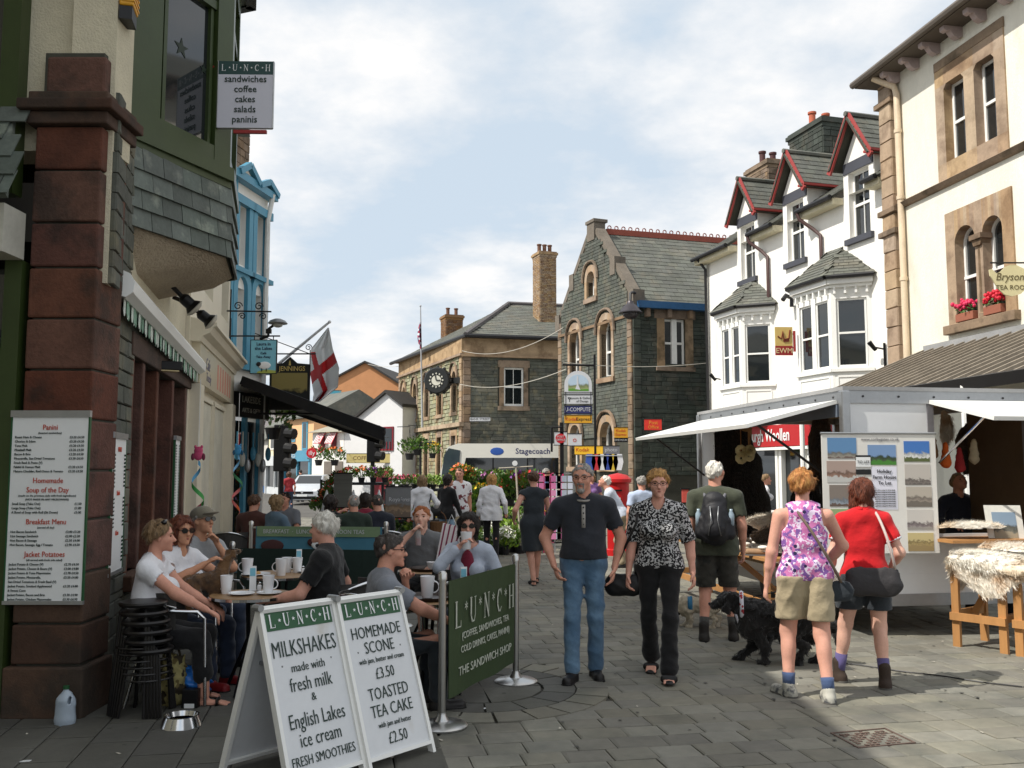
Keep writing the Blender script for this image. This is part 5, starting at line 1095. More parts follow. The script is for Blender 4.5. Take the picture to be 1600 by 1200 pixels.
segs=[(-.25,DT[0][0]-.02),(DT[0][1]+.02,DT[1][0]-.02),(DT[1][1]+.02,DT[2][0]-.02),(DT[2][1]+.02,aR-.1)]
for a,b in segs:
 if b-a<.2:continue
 q=MB();q.tube([WB.p(a,EVH-.02,.42),WB.p(b,EVH-.02,.42)],.07,8);q.build('gutter',LEAD,wb,smooth=40);q=MB();q.fbox(WB,a,b,EVH-.2,EVH-.03,.02,.33);q.build('soffit',M('cream_soffit_%d'%int(a*10),(206,198,170),.7),wb)
for a in(DT[0][1]+.25,DT[1][1]+.3):
 q=MB();q.tube([WB.p(a-.2,EVH-.05,.42),WB.p(a-.15,EVH-.25,.4),WB.p(a+.05,EVH-.55,.1),WB.p(a+.35,EVH-.8,.08),WB.p(a+.35,6.75,.08)],.05,8);q.build('drainpipe',M('dark_red_pipe_%d'%int(a*10),(74,50,48),.5),wb,smooth=40)
q=MB();q.tube([WB.p(.05,EVH,.4),WB.p(.1,EVH-.4,.1),WB.p(.1,.2,.08)],.05,8);q.build('drainpipe',LEAD,wb,smooth=40)
for i,r_ in enumerate(bR):
 w2,pr=(2.5,2.75)[i],.75;a1=r_;a0=r_-w2;zb,zt=3.35,6.35;cpl=[WB.p(a0,0),WB.p(a0+.62,0,pr),WB.p(a1-.62,0,pr),WB.p(a1,0)]
 zb=3.0
 for j in range(3):
  A,B=cpl[j],cpl[j+1];f=Frame(A,B-A,(0,0,1));Lg=(B-A).length
  if f.n.dot(V((0,-1,0))+WB.n)<0:f.n=-f.n
  q=MB();wallmesh(q,f,0,Lg,zb,zt,holes=[(.12,Lg-.12,4.25,6.0)],th=.1);q.build('bay_wall',UPVC,wb)
  q=MB();q.fbox(f,.12,Lg-.12,3.45,3.5,0,.02);q.fbox(f,.12,Lg-.12,4.0,4.05,0,.02);q.fbox(f,.1,.14,3.5,4.0,0,.02);q.fbox(f,Lg-.14,Lg-.1,3.5,4.0,0,.02);q.fbox(f,-.02,Lg+.02,4.14,4.22,0,.07);q.build('bay_panel',UPVC,wb)
  if j==1:
   half=Lg/2;q=MB();q.fbox(f,half-.09,half+.09,4.25,6.0,-.12,-.0);q.build('mullion',UPVC,wb)
   sash(f,.14,half-.08,4.25,6.0,wb,UPVC,GLASS,dep=.04,mull=(0,),curtain=M('curtain%d'%i,(150,140,125),.9));sash(f,half+.08,Lg-.14,4.25,6.0,wb,UPVC,GLASS,dep=.04,mull=(0,))
  else:sash(f,.13,Lg-.13,4.25,6.0,wb,UPVC,GLASS,dep=.04,mull=(0,))
  q=MB();q.fbox(f,-.05,Lg+.05,6.36,6.5,-.05,.16);q.fbox(f,-.03,Lg+.03,6.28,6.355,-.05,.08);q.build('bay_cornice',UPVC,wb)
  for z in range(max(2,int(Lg/.22))):
   q=MB();x_=.1+z*(Lg-.2)/max(1,int(Lg/.22)-1);q.fbox(f,x_-.03,x_+.03,6.12,6.3,0,.09,top=.008);q.build('bracket',UPVC,wb)
  q=MB();q.tube([f.p(-.08,6.54,.22),f.p(Lg+.08,6.54,.22)],.06,8);q.build('gutter',LEAD,wb)
 apx=WB.p((a0+a1)/2,7.45,0.02);ov=[WB.p(a0-.25,6.56,0),WB.p(a0+.5,6.56,pr+.26),WB.p(a1-.5,6.56,pr+.26),WB.p(a1+.25,6.56,0)]
 tp=[WB.p((a0+a1)/2-.25,7.5,.02),WB.p((a0+a1)/2+.25,7.5,.02)]
 q=MB();q.add(ov+tp,((0,1,4),(1,2,5,4),(2,3,5),(0,3,2,1),(0,4,5,3)));q.build('bay_roof',MORTAR,wb)
 for(A,B,T1,T2)in((ov[0],ov[1],tp[0],tp[0]),(ov[1],ov[2],tp[1],tp[0]),(ov[2],ov[3],tp[1],tp[1])):
  u_=(B-A).normalized();mid_t=(T1+T2)/2;vv=(mid_t-A);vv=(vv-u_*vv.dot(u_)).normalized();f=Frame(A,u_,vv,None);f.n=f.n if f.n.z>0 else-f.n
  pl=[(0,0),((B-A).length,0),((T1-A).dot(u_),(T1-A).dot(vv)),((T2-A).dot(u_),(T2-A).dot(vv))]
  slates('slate',f,pl,SLATE_G if False else SLATE,wb,row=.15,w_=.24,nmax=40,seed=i)
RED=M('shop_red',(176,34,38),.4,var=.03)
q=MB();q.fbox(WB,.3,aR-.2,2.36,2.98,0,.18);q.build('shop_fascia',RED,wb);q=MB();q.fbox(WB,.3,aR-.2,2.26,2.34,0,.2);q.build('fascia_strip',UPVC,wb)
a_s,h_s=hitA(1212,676)
a_r=hitA(1243,680)[0];text('Edinburgh Woollen',WB.sh(0,0,.19),a_r,2.67,.5,WHT,wb,'RIGHT',bold=.008,fit=a_r-hitA(1163,680)[0])
q=MB()
for x in(.38,4.05,4.25,5.45,5.65,7.2,aR-.3):q=MB();q.fbox(WB,x-.06,x+.06,0,2.6,-.06,.06);q.build('shopfront_post',UPVC,wb)
for(a,b,z0,z1)in ghole:q=MB();q.fbox(WB,a,b,z0,z1-.1,-.1,-.09);q.build('pane',GLASS,wb)
q=MB();q.fbox(WB,0,aR,0,2.8,-1.6,-1.5);q.build('shop_interior',M('warm_interior',(120,70,64),.9,col2=(60,50,60),c2s=3),wb)
f=Frame(P(1212,555,24.6),(1,.05,0),(0,0,1),(0,-1,0));k=24.6/FPX;t=thing('ewm_sign','yellow and red EWM sign hanging between the two white bays','sign',f.o)
q=MB();q.fbox(f,0,28*k,15*k,45*k,-.04,0);q.build('panel',M('sign_straw',(212,184,112),.5,var=.03),t);q=MB();q.fbox(f,0,28*k,0,14.8*k,-.04,0);q.build('header',M('sign_maroon',(150,40,42),.5,var=.03),t)
text('EWM',f,14*k,7*k,.2,M('sign_cream',(226,210,160),.5,var=0),t)
q=MB();q.tube([f.p(4*k,30*k,.01),f.p(10*k,26*k,.01),f.p(12*k,38*k,.01),f.p(14*k,25*k,.01),f.p(22*k,27*k,.01),f.p(24*k,40*k,.01)],.022,5);q.bar(f.p(13*k,23*k,.01),f.p(22*k,24*k,.01),.01,.08);q.build('emblem',M('sign_brown',(120,50,36),.5,var=0),t)
q=MB();q.tube([f.p(31*k,6*k,-.02),f.p(31*k,39*k,-.02)],.035,6);q.tube([f.p(28*k,12*k,-.02),f.p(31*k,12*k,-.02)],.015,5);q.tube([f.p(28*k,34*k,-.02),f.p(31*k,34*k,-.02)],.015,5);q.build('bracket',REDP,t)
c=WB.p(hitA(1242,466)[0],hitA(1242,466)[1],.1);q=MB();q.tube([c+V((0,0,-.25)),c,c+V((-.2,-.1,.05)),c+V((-.3,-.15,-.08))],.07,8);q.build('wall_vent',LEAD,label='short black bent vent pipe high on the white wall between the bays',cat='vent',smooth=40)
for n_,(x,y)in enumerate(((1130,598),(1385,552))):
 a,h=hitA(x,y);t=thing('wall_lamp',('small black bracket lamp low on the white wall at its left end','small black bracket lamp on the white wall right of the big bay')[n_],'lamp',WB.p(a,h));q=MB();q.tube([WB.p(a,h-.35,.05),WB.p(a,h+.25,.05)],.03,6);q.tube([WB.p(a,h+.1,.05),WB.p(a-.1,h+.15,.25)],.02,6);q.build('arm',BLKMET,t);q=MB();q.cyl(WB.p(a-.1,h+.08,.22),WB.p(a-.14,h+.28,.38),.045,.06);q.build('lamp_head',BLKMET,t)
def chimney(parent,c,w_,d_,h,mat,rot,pots,potm,capm=None,brick=True,collar=.06):
 cr,sr=math.cos(rot),math.sin(rot);f=Frame((c[0],c[1],c[2]),(cr,sr,0),(0,0,1),(sr,-cr,0));q=MB();q.fbox(f,-w_/2,w_/2,0,h,-d_/2,d_/2);co=q.build('chimney',MORTAR,parent)
 courses('brick' if brick else 'stone',f.sh(0,0,d_/2),[(-w_/2-.02,w_/2+.02,0,h)],mat,parent,ch=.085 if brick else.17,lw=(.2,.26)if brick else(.2,.4),depth=.05,gap=.008,nmax=0 if brick else 40,bond=brick)
 f2=Frame(f.p(-w_/2,0,-d_/2),f.n,f.v,-f.u);courses('brick' if brick else 'stone',f2,[(0,d_,0,h)],mat,parent,ch=.085 if brick else.17,lw=(.2,.26)if brick else(.2,.4),depth=.05,gap=.008)
 q=MB()
 for e,a,b in((.05,h,h+.12),(.10,h+.12,h+.24),(.05,h+.24,h+.3)):q.fbox(f,-w_/2-e,w_/2+e,a,b,-d_/2-e,d_/2+e)
 q.build('chimney_cap',capm or mat,parent)
 for i in range(pots):
  q=MB();x=(-w_/2+w_*(i+.5)/pots);q.lathe(f.p(x,h+.3),[(.11,0),(.1,.1),(.1,.38),(.13,.4),(.13,.46),(.09,.47)],12);q.build('chimney_pot',potm,parent,smooth=40)
TERRA=M('terracotta',(182,98,72),.8,var=.1)
pc=P(1282,262,27.5);chimney(wb,(pc.x,pc.y,pc.z-1),.95,1.7,1.95,STONE_D,.28,2,TERRA,STONE_D,brick=False)
pc=P(1200,270,30.5);chimney(wb,(pc.x,pc.y,pc.z-1.2),.8,1.3,1.15,BUFF_D,.28,2,M('dark_pot',(80,50,50),.7),BUFF_D,brick=False)
# ================================================================== cream house with sandstone dressings
CH=Wall((8.48+.166*0,20.5),(8.48+.166*8.5,12.0));chh=thing('cream_stone_trim_house','tall cream rendered house with buff sandstone windows and bracketed eaves','building',(9,18,0))
hA=CH.hit;Hs=hA(1426,313)[1];He=hA(1400,118)[1];LE=CH.L
wa=hA(1480,230)[0];wb1=hA(1512,230)[0];wc=hA(1527,200)[0];wd=hA(1560,200)[0];zt=hA(1500,95)[1];zb_=hA(1505,250)[1]
sq=[(wa,wb1-.0,Hs+.42,Hs+2.05),(wc,wd,Hs+.42,Hs+2.05)]
aa=hA(1497,450)[0];ab=hA(1529,450)[0];ac=hA(1541,450)[0];ad_=hA(1573,450)[0];az0=hA(1500,505)[1];azs=hA(1512,375)[1]
arc=[(aa,ab),(ac,ad_)]
hl=sq+[(a,b,az0,azs+(b-a)/2)for a,b in arc]+[(1.2,4.2,.6,2.9),(4.6,7.5,.6,2.9)]
m=MB();wallmesh(m,CH,.45,LE,0,He,holes=[(sq[0][0]-.1,sq[1][1]+.1,sq[0][2]-.38,sq[0][3]+.1),(aa-.1,ad_+.1,az0,azs+.65)]+hl[4:],th=.3);m.fbox(Frame(CH.p(.3,0),-CH.n,(0,0,1),-CH.u),.3,6,0,He,-.2,0);m.build('wall',REND_L,chh)
f=CH.sh(0,0,.03)
m=MB();wallmesh(m,f,sq[0][0]-.28,sq[1][1]+.28,Hs+.04,sq[0][3]+.36,holes=[(s_[0],s_[1],s_[2],s_[3])for s_ in sq],th=.3);m.build('stone_surround',BUFF,chh)
for s_ in sq:
 sash(CH,*s_,chh,UPVC,GLASS,dep=.16,fw=.06,mull=(0,),curtain=M('net%d'%int(s_[0]*9),(170,160,140),.9))
 q=MB();q.prism(f,[(s_[0]-.02,s_[3]+.02),(s_[0]-.02,s_[3]-.12),(s_[0]+.1,s_[3]+.02)],-.14,-.002);q.prism(f,[(s_[1]+.02,s_[3]+.02),(s_[1]-.1,s_[3]+.02),(s_[1]+.02,s_[3]-.12)],-.14,-.002);q.build('stone_surround',BUFF,chh)
q=MB();q.fbox(CH,sq[0][0]-.28,sq[1][1]+.3,sq[0][3]+.362,sq[0][3]+.55,0,.04);q.build('label_stone',BUFF_D,chh)
q=MB();q.prism(Frame(CH.p(.5,Hs),CH.n,CH.v,CH.u),[(0,-.08),(.08,-.06),(.14,.02),(.1,.04),(0,.1)],0,LE-.5);q.build('string_course',BUFF_D,chh)
def arch_plate(mb,fr,x0,x1,z0,z1,arcs,zs,th,n=10,o=0.):
 xs_=[x0]
 for(a,b)in arcs:xs_+=[a+(b-a)*(1-math.cos(math.pi*i/n))/2 for i in range(n+1)]
 xs_+=[x1];xs_=sorted(set(round(v,5)for v in xs_))
 def top(x):
  for a,b in arcs:
   if a-1e-4<=x<=b+1e-4:r_=(b-a)/2;return zs+math.sqrt(max(r_*r_-(x-(a+b)/2)**2,0))
  return None
 for i in range(len(xs_)-1):
  p,q_=xs_[i],xs_[i+1];mid_=(p+q_)/2;inside=any(a<mid_<b for a,b in arcs)
  if inside:
   t0,t1=top(p),top(q_);mb.add([fr.p(p,t0,o),fr.p(q_,t1,o),fr.p(q_,z1,o),fr.p(p,z1,o)],((0,1,2,3),));mb.add([fr.p(p,t0,o),fr.p(q_,t1,o),fr.p(q_,t1,o-th),fr.p(p,t0,o-th)],((0,3,2,1),))
  else:mb.fbox(fr,p,q_,z0,z1,o-th,o)
 mb.quad(fr.p(x0,z1,o),fr.p(x1,z1,o),fr.p(x1,z1,o-th),fr.p(x0,z1,o-th))
m=MB();arch_plate(m,CH,aa-.28,ad_+.28,az0-.02,azs+.68,arc,azs,.28,o=.035);m.build('stone_surround',BUFF,chh)
q=MB();q.fbox(CH,aa-.34,ad_+.34,az0-.2,az0-.02,-.05,.14);q.build('window_sill',BUFF_D,chh,bevel=.01)
mx_=(ab+ac)/2;q=MB();q.lathe(CH.p(mx_,az0,-.02),[(.09,0),(.09,.08),(.07,.1),(.065,azs-az0-.22),(.09,azs-az0-.18)],14);q.build('column',BUFF_D,chh,smooth=40);q=MB();q.fbox(CH,mx_-.1,mx_+.1,azs-.2,azs-.08,-.12,.08,top=-.04);q.fbox(CH,mx_-.17,mx_+.17,azs-.078,azs+.02,-.14,.12);q.build('capital',BUFF_D,chh)
for i,(a,b)in enumerate(arc):
 q=MB();arch_plate(q,CH,a-.01,b+.01,az0,azs+(b-a)/2+.01,[(a+.055,b-.055)],azs,.05,o=-.16);q.fbox(CH,a,b,(az0+azs)/2+.08,(az0+azs)/2+.14,-.2,-.145);q.fbox(CH,a,b,az0,az0+.07,-.2,-.15);wn=q.build('window',UPVC,chh)
 q=MB();q.fbox(CH,a,b,az0,azs+(b-a)/2,-.21,-.2);q.build('pane',GLASS,wn)
 q=MB();q.fbox(CH,a+.04,b-.04,az0+.0,az0+.16,-.1,.12);wbx=q.build('window_box',M('terracotta_box%d'%i,(150,92,72),.8),label=('left','right')[i]+' terracotta window box of red geraniums on the arched sandstone window',cat='window box',bevel=.01)
 rr=random.Random(i);q=MB();q2=MB();q3=MB()
 for j in range(90):
  c=CH.p(rr.uniform(a+.05,b-.05),az0+rr.uniform(.16,.28),rr.uniform(-.08,.15));d=V((rr.uniform(-1,1),rr.uniform(-1,1),rr.uniform(-.5,1))).normalized();e=d.orthogonal().normalized()*.035;g=d*.04;q.quad(c-e,c+g-e*.3,c+g*1.2+e*.3,c+e)
 for j in range(40):
  c=CH.p(rr.uniform(a+.04,b-.04),az0+rr.uniform(.25,.42),rr.uniform(-.02,.18));(q3 if i==0 and c.x>100 else q2).ell(c,rr.uniform(.03,.05),6,4)
 q.build('foliage',M('geranium_leaf%d'%i,(70,100,50),.7),wbx);q2.build('flowers',M('geranium_red%d'%i,(206,34,56)if i else(214,50,92),.6),wbx)
qf=CH.sh(0,0,.06);q=MB();q.fbox(CH,0,.45,0,He-.05,-.3,.05);q.build('quoin_core',MORTAR,chh)
z=3.55;k=0;bl=blocks(BUFF,ch=.04)
while z<He-.15:
 h_=.42;z1_=min(z+h_,He-.1);piece('quoin',bl[k%4],qf,chh,.24,(z+z1_)/2,.04,.46,z1_-z-.012,.1);
 piece('quoin',bl[(k+1)%4],Frame(CH.p(-.0,0,-.12),CH.n,CH.v,-CH.u),chh,0,(z+z1_)/2,0,.42,z1_-z-.012,.06);z=z1_;k+=1
for zq in(Hs-.12,Hs-.6,He-.6):
 q=MB();q.fbox(CH,-.1,.56,zq,zq+.12,-.3,.2);q.build('quoin_band',BUFF_D,chh,bevel=.01)
q=MB();q.fbox(CH,-.3,LE,He+.0,He+.09,-.2,.52);q.build('soffit',M('dark_soffit',(92,84,76),.8),chh);q=MB();q.tube([CH.p(-.33,He+.08,.56),CH.p(LE,He+.08,.56)],.08,8);q.build('gutter',M('stone_gutter',(96,88,80),.6),chh,smooth=40)
q=MB();q.prism(Frame(CH.p(-.33,He+.1,.56),CH.u,(V((0,0,.6))-CH.n).normalized(),None),[(0,0),(LE+.33,0),(LE+.33,4),(0,4)],-.05,.03);q.build('roof',SLATE,chh)
for i in range(12):
 a=.55+i*.72
 if a>LE-.1:break
 q=MB();q.prism(Frame(CH.p(a,He),CH.n,CH.v,CH.u),[(0,0),(.42,0),(.41,-.08),(.34,-.11),(.28,-.08),(.2,-.19),(.1,-.24),(0,-.2)],0,.14);q.build('eaves_bracket',M('eaves_bracket_paint%d'%i,(176,160,158),.7),chh)
q=MB();q.tube([CH.p(.3,He+.0,.42),CH.p(.6,He-.3,.1),CH.p(.66,He-.5,.09),CH.p(.66,3.7,.09)],.07,10)
for z in(Hs-1.7,Hs+.1,Hs+1.6):q.tube([CH.p(.66,z,.09),CH.p(.66,z+.08,.09)],.085,10)
q.build('drainpipe',M('cream_pipe',(216,196,168),.5),chh,smooth=40)
lz1=hA(1480,545)[1];lz0=P(1400,612,17.6).z;LO=2.9
la,lb=1.25,LE;top_=lambda a:CH.p(a,lz1,.05);bot=lambda a:CH.p(a,lz0-.2,LO)
vv=(bot(0)-top_(0));vl=vv.length;lf=Frame(top_(0),CH.u,-vv,None);lf.n=lf.n if lf.n.z>0 else-lf.n
lt=thing('lean_to_roof','ribbed dark lean-to roof against the cream house behind the trailer','roof',CH.p(3,0,1));RIB=M('mossy_rib',(140,130,116),.8,var=.25);PANL=M('weathered_glazing',(62,59,56),.5,var=.35,vs=3,col2=(80,74,64),c2s=5)
m=MB();m.prism(lf,[(la,-vl),(lb,-vl),(lb,0),(la,0)],-.02,0);m.build('glazing',PANL,lt)
n=int((lb-la)/.33)
for i in range(n+1):q=MB();a=la+i*.33;q.fbox(Frame(lf.p(a,-vl),lf.u,lf.v,lf.n),-.025,.025,0,vl,0,.07);q.build('rib',RIB,lt)
q=MB();q.fbox(Frame(lf.p(0,-vl),lf.u,lf.v,lf.n),la,lb,-.06,.0,-.1,.08);q.build('gutter',LEAD,lt);q=MB();q.fbox(CH,la,lb,lz1,lz1+.14,.03,.09);q.build('flashing',M('lead_flashing',(150,150,150),.5),lt)
for i in range(5):q=MB();p_=bot(la+.1+i*1.7);q.tube([V((p_.x,p_.y,0)),p_],.05,8);q.build('post',UPVC,lt)
D_t=15.6;f=Frame(P(1546,464,D_t),(1,0,0),(0,0,1),(0,-1,0));k=D_t/FPX;t=thing('teapot_sign','cream teapot-shaped TEA ROOM sign hanging at the right edge','sign',f.o)
TP=[(2,44),(6,45),(13,38),(20,41),(26,47),(30,50),(36,52),(44,52),(52,48),(60,44),(66,32),(62,16),(50,5),(36,1),(24,4),(14,14),(8,26),(3,34)]
m=MB();m.prism(f,[(x*k,y*k)for x,y in TP],-.03,0);m.build('panel',M('sign_cream_b',(214,204,160),.5,var=.03),t)
text("Bryson's",f,38*k,32*k,.19,M('sign_olive',(96,84,50),.5,var=0),t,sl=.25,xs=.9);text('TEA ROOM',f,38*k,15*k,.115,MATS['sign_olive'],t)
m=MB();m.tube([f.p(4*k,55*k,0),f.p(80*k,55*k,0)],.014,6);m.tube([f.p(14*k,46*k,0),f.p(14*k,55*k,0)],.01,5);m.build('bracket',BLKMET,t)
# ================================================================== dark stone gabled building (centre right)
kA=V((4.33,33,0));kG=V((4.33-.42*5.6,38.6,0));kS=V((4.33+6,33+6*.3,0))
GWl=Wall(kG,kA);SWl=Wall(kA,kS);st=thing('gabled_stone_hall','dark green stone hall with stepped coped gable and red crested ridge','building',(5,35,0))
gL=GWl.L;EVs=SWl.hit(1005,470)[1];ga,APX=GWl.hit(935,352);ga=gL/2
def gh(x0,y0,x1,y1):a0,h1=GWl.hit(x0,y0);a1,h0=GWl.hit(x1,y1);return(a0,a1,h0,h1)
gw_=[gh(925,425,934,462),gh(893,518,908,590),gh(948,500,972,585),gh(944,660,966,728),gh(896,668,912,730)]
gw_=[(a0,a0+.95 if i else a0+.6,h0,h1)for i,(a0,a1,h0,h1)in enumerate(gw_)]
gw_[1]=(1.15,2.0,gw_[2][2],gw_[2][3]);gw_[2]=(gL-2.35,gL-1.45,gw_[2][2],gw_[2][3]);gw_[0]=(ga-.35,ga+.3,gw_[0][2],gw_[0][3]);gw_[4]=(1.1,2.0,gw_[3][2],gw_[3][3]);gw_[3]=(gL-2.4,gL-1.4,gw_[3][2],gw_[3][3])
m=MB();wallmesh(m,GWl,0,gL,0,EVs,holes=gw_[1:],th=.35)
rise=APX-EVs;W_in=lambda a,h:abs(a-ga)<(gL/2)*(1-(h-EVs)/rise)+.02 if h>EVs else True
h0w=gw_[0]
def gedge(h):return(gL/2)*(1-(h-EVs)/rise)
for(z0,z1,hole)in((EVs,h0w[2],0),(h0w[2],h0w[3],1),(h0w[3],APX,0)):
 z0,z1=max(z0,EVs),z1
 if hole:m.prism(GWl,[(ga-gedge(z0),z0),(h0w[0],z0),(h0w[0],z1),(ga-gedge(z1),z1)],-.35,0);m.prism(GWl,[(h0w[1],z0),(ga+gedge(z0),z0),(ga+gedge(z1),z1),(h0w[1],z1)],-.35,0)
 else:m.prism(GWl,[(ga-gedge(z0),z0),(ga+gedge(z0),z0),(ga+max(gedge(z1),.01),z1),(ga-max(gedge(z1),.01),z1)],-.35,0)
sw0=SWl.hit(1037,498);sw1=SWl.hit(1071,570);swh=[(sw0[0],sw1[0],sw1[1],sw0[1])]
wallmesh(m,SWl,0,SWl.L,0,EVs,holes=swh,th=.35);m.fbox(GWl,0,gL,0,.1,-6,-5.9);m.build('wall',MORTAR,st)
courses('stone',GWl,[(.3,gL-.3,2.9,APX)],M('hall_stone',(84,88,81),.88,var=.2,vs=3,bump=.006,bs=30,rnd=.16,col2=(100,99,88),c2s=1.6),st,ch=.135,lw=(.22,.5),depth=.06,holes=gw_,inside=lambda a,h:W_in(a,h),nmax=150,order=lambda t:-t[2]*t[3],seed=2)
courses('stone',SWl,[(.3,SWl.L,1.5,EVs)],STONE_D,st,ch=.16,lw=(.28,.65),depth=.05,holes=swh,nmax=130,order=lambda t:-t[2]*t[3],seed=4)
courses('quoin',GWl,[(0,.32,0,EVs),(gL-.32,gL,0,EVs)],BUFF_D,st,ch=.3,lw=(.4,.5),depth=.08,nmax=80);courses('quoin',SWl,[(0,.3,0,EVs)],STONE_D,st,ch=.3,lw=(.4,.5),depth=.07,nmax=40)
def pointed(parent,fr,a0,a1,h0,h1,hood=True,sw=.18,cut=.55):
 w_=a1-a0;c=(a0+a1)/2;hs_=h1-w_*cut;q=MB()
 q.fbox(fr,a0-sw,a0,h0-.02,hs_,-.3,.09);q.fbox(fr,a1,a1+sw,h0-.02,hs_,-.3,.09);q.fbox(fr,a0-sw-.03,a1+sw+.03,h0-.2,h0-.02,-.2,.14)
 n=5;L_=lambda ww,hh:[(c-ww/2+ww/2*(1-math.cos(math.pi/2*i/n))if False else c-ww/2*math.cos(math.pi/2*i/n)**.8,hs_+hh*math.sin(math.pi/2*i/n))for i in range(n+1)]
 inn,out=L_(w_,w_*cut+.01),L_(w_+2*sw,w_*cut+sw*1.5)
 for i in range(n):
  a,b,c_,d=inn[i],inn[i+1],out[i+1],out[i];q.prism(fr,[a,b,c_,d],-.3,.09);q.prism(fr,[(2*c-x,y)for x,y in(a,d,c_,b)],-.3,.092)
 q.build('stone_surround',BUFF,parent)
 if hood:
  q=MB();o2=L_(w_+2*sw+.22,w_*cut+sw*1.5+.14)
  q.tube([fr.p(x,y,.12)for x,y in o2]+[fr.p(2*c-x,y,.12)for x,y in o2[::-1][1:]],.06,6);q.build('hood_mould',BUFF_D,parent)
 q=MB();q.prism(fr,[(a0-.01,h0),(a1+.01,h0)]+[(2*c-x,y)for x,y in inn[0:-1]]+[inn[-1]]+[(x,y)for x,y in inn[:-1][::-1]],-.28,-.26);g=q.build('pane',GLASS,parent)
 q=MB();q.fbox(fr,a0,a0+.07,h0,hs_+.1,-.26,-.2);q.fbox(fr,a1-.07,a1,h0,hs_+.1,-.26,-.2);q.fbox(fr,a0+.07,a1-.07,(h0+hs_)/2+.1,(h0+hs_)/2+.18,-.26,-.2);q.fbox(fr,a0+.07,a1-.07,h0,h0+.1,-.26,-.2);q.fbox(fr,c-.02,c+.02,h0+.1,h1-.05,-.255,-.21)
 for i in range(n):q.bar(fr.p(inn[i][0]+.03,inn[i][1],-.23),fr.p(inn[i+1][0]+.03,inn[i+1][1]-.02,-.23),.05,.06);q.bar(fr.p(2*c-inn[i][0]-.03,inn[i][1],-.23),fr.p(2*c-inn[i+1][0]-.03,inn[i+1][1]-.02,-.23),.05,.06)
 q.build('window',UPVC,parent)
for i,(a0,a1,h0,h1)in enumerate(gw_):pointed(st,GWl,a0,a1,h0,h1)
a0,a1,h0,h1=swh[0];q=MB();q.fbox(SWl,a0-.3,a0,h0-.1,h1,-.2,.06);q.fbox(SWl,a1,a1+.3,h0-.1,h1,-.2,.06);q.fbox(SWl,a0-.4,a1+.4,h1,h1+.35,-.2,.065);q.fbox(SWl,a0-.35,a1+.35,h0-.25,h0-.1,-.2,.12);q.build('stone_surround',BUFF_D,st)
sash(SWl,a0,a1,h0-.1,h1,st,UPVC,GLASS,dep=.1,fw=.08,mull=(0,));q=MB();q.fbox(SWl,(a0+a1)/2-.1,(a0+a1)/2+.1,h0-.1,h1,-.14,-.02);q.build('mullion',UPVC,st)
COP=M('grey_coping',(112,104,94),.9,var=.2,bump=.004)
q=MB();q.fbox(GWl,.1,gL-.1,gw_[1][3]-.15,gw_[1][3]-.05,0,.1);q.build('string_course',BUFF_D,st)
for sg in(-1,1):
 steps=[(1.0,.56,0),(.56,.1,1)]
 for(t0,t1,k)in steps:
  p0_=GWl.p(ga+sg*(gL/2)*t0,EVs+rise*(1-t0)+.2,-.18);p1_=GWl.p(ga+sg*(gL/2)*t1,EVs+rise*(1-t1)+.2,-.18);q=MB();q.bar(p0_,p1_,.4,.2);q.build('coping_stone',COP,st)
 for t0 in(1.0,.56):q=MB();c_=ga+sg*((gL/2)*t0+.02);z=EVs+rise*(1-t0);q.fbox(GWl,c_-.2,c_+.18,z-.3,z+.38,-.4,.08);q.build('kneeler',COP,st)
q=MB();q.fbox(GWl,ga-.3,ga+.3,APX-.5,APX+.2,-.42,.08);q.fbox(GWl,ga-.36,ga+.36,APX+.2,APX+.32,-.5,.12);q.build('gable_finial',COP,st)
RL=9.0;uS=SWl.u;rA=GWl.p(gL,EVs,-.3);ridge=GWl.p(ga,APX-.15,-.3);vS=(ridge-rA);vS=vS-uS*vS.dot(uS);sl_=vS.length
fS=Frame(rA,uS,vS,None);fS.n=fS.n if fS.n.z>0 else-fS.n;off=(ridge-rA).dot(uS)
q=MB();q.prism(fS,[(0,-.35),(RL,-.35),(RL,sl_),(off,sl_)],-.08,0);rB=GWl.p(0,EVs,-.3);q.add([rB,ridge,ridge+uS*RL,rB+uS*RL],((0,1,2,3),));q.build('roof_deck',MORTAR,st)
slates('slate',fS,[(0,-.35),(RL,-.35),(RL,sl_),(off,sl_)],SLATE,st,row=.25,w_=.42,nmax=0,seed=9)
q=MB();q.fbox(SWl,.1,SWl.L,EVs-.3,EVs-.05,-.1,.35);q.build('gutter',M('blue_gutter',(42,86,128),.5),st)
for i in range(7):q=MB();q.fbox(SWl,.45+i*.85,.6+i*.85,EVs-.6,EVs-.3,0,.25);q.build('eaves_bracket',BUFF_D,st)
q=MB();q.fbox(Frame(ridge,uS,V((0,0,1))),.3,RL,-.05,.18,-.1,.1);q.build('ridge_tile',M('red_ridge',(138,72,58),.8,var=.12),st)
q=MB()
for i in range(int((RL-.5)/.3)):
 c=ridge+uS*(.45+i*.3)+V((0,0,.25));q.tube([c+uS*(.075*math.cos(t*math.pi/4))+V((0,0,.075*math.sin(t*math.pi/4)))for t in range(8)],.024,4,closed=True)
o=q.build('ridge_crest',MATS['red_ridge'],st);o['kind']='stuff'
c=P(985,488,32.3);t=thing('hall_lantern','large dark dome lantern hanging from the corner of the stone hall','lamp',c)
q=MB();q.lathe(c,[(.0,.42),(.1,.4),(.13,.3),(.25,.22),(.36,.06),(.42,.0),(.42,-.03),(.3,-.03)],16);q.build('shade',M('lantern_grey',(70,66,70),.35,metal=.5),t,smooth=40);q=MB();q.ell(c-V((0,0,.06)),(.28,.28,.2));q.build('globe',M('lantern_glass',(50,46,50),.1),t,smooth=True)
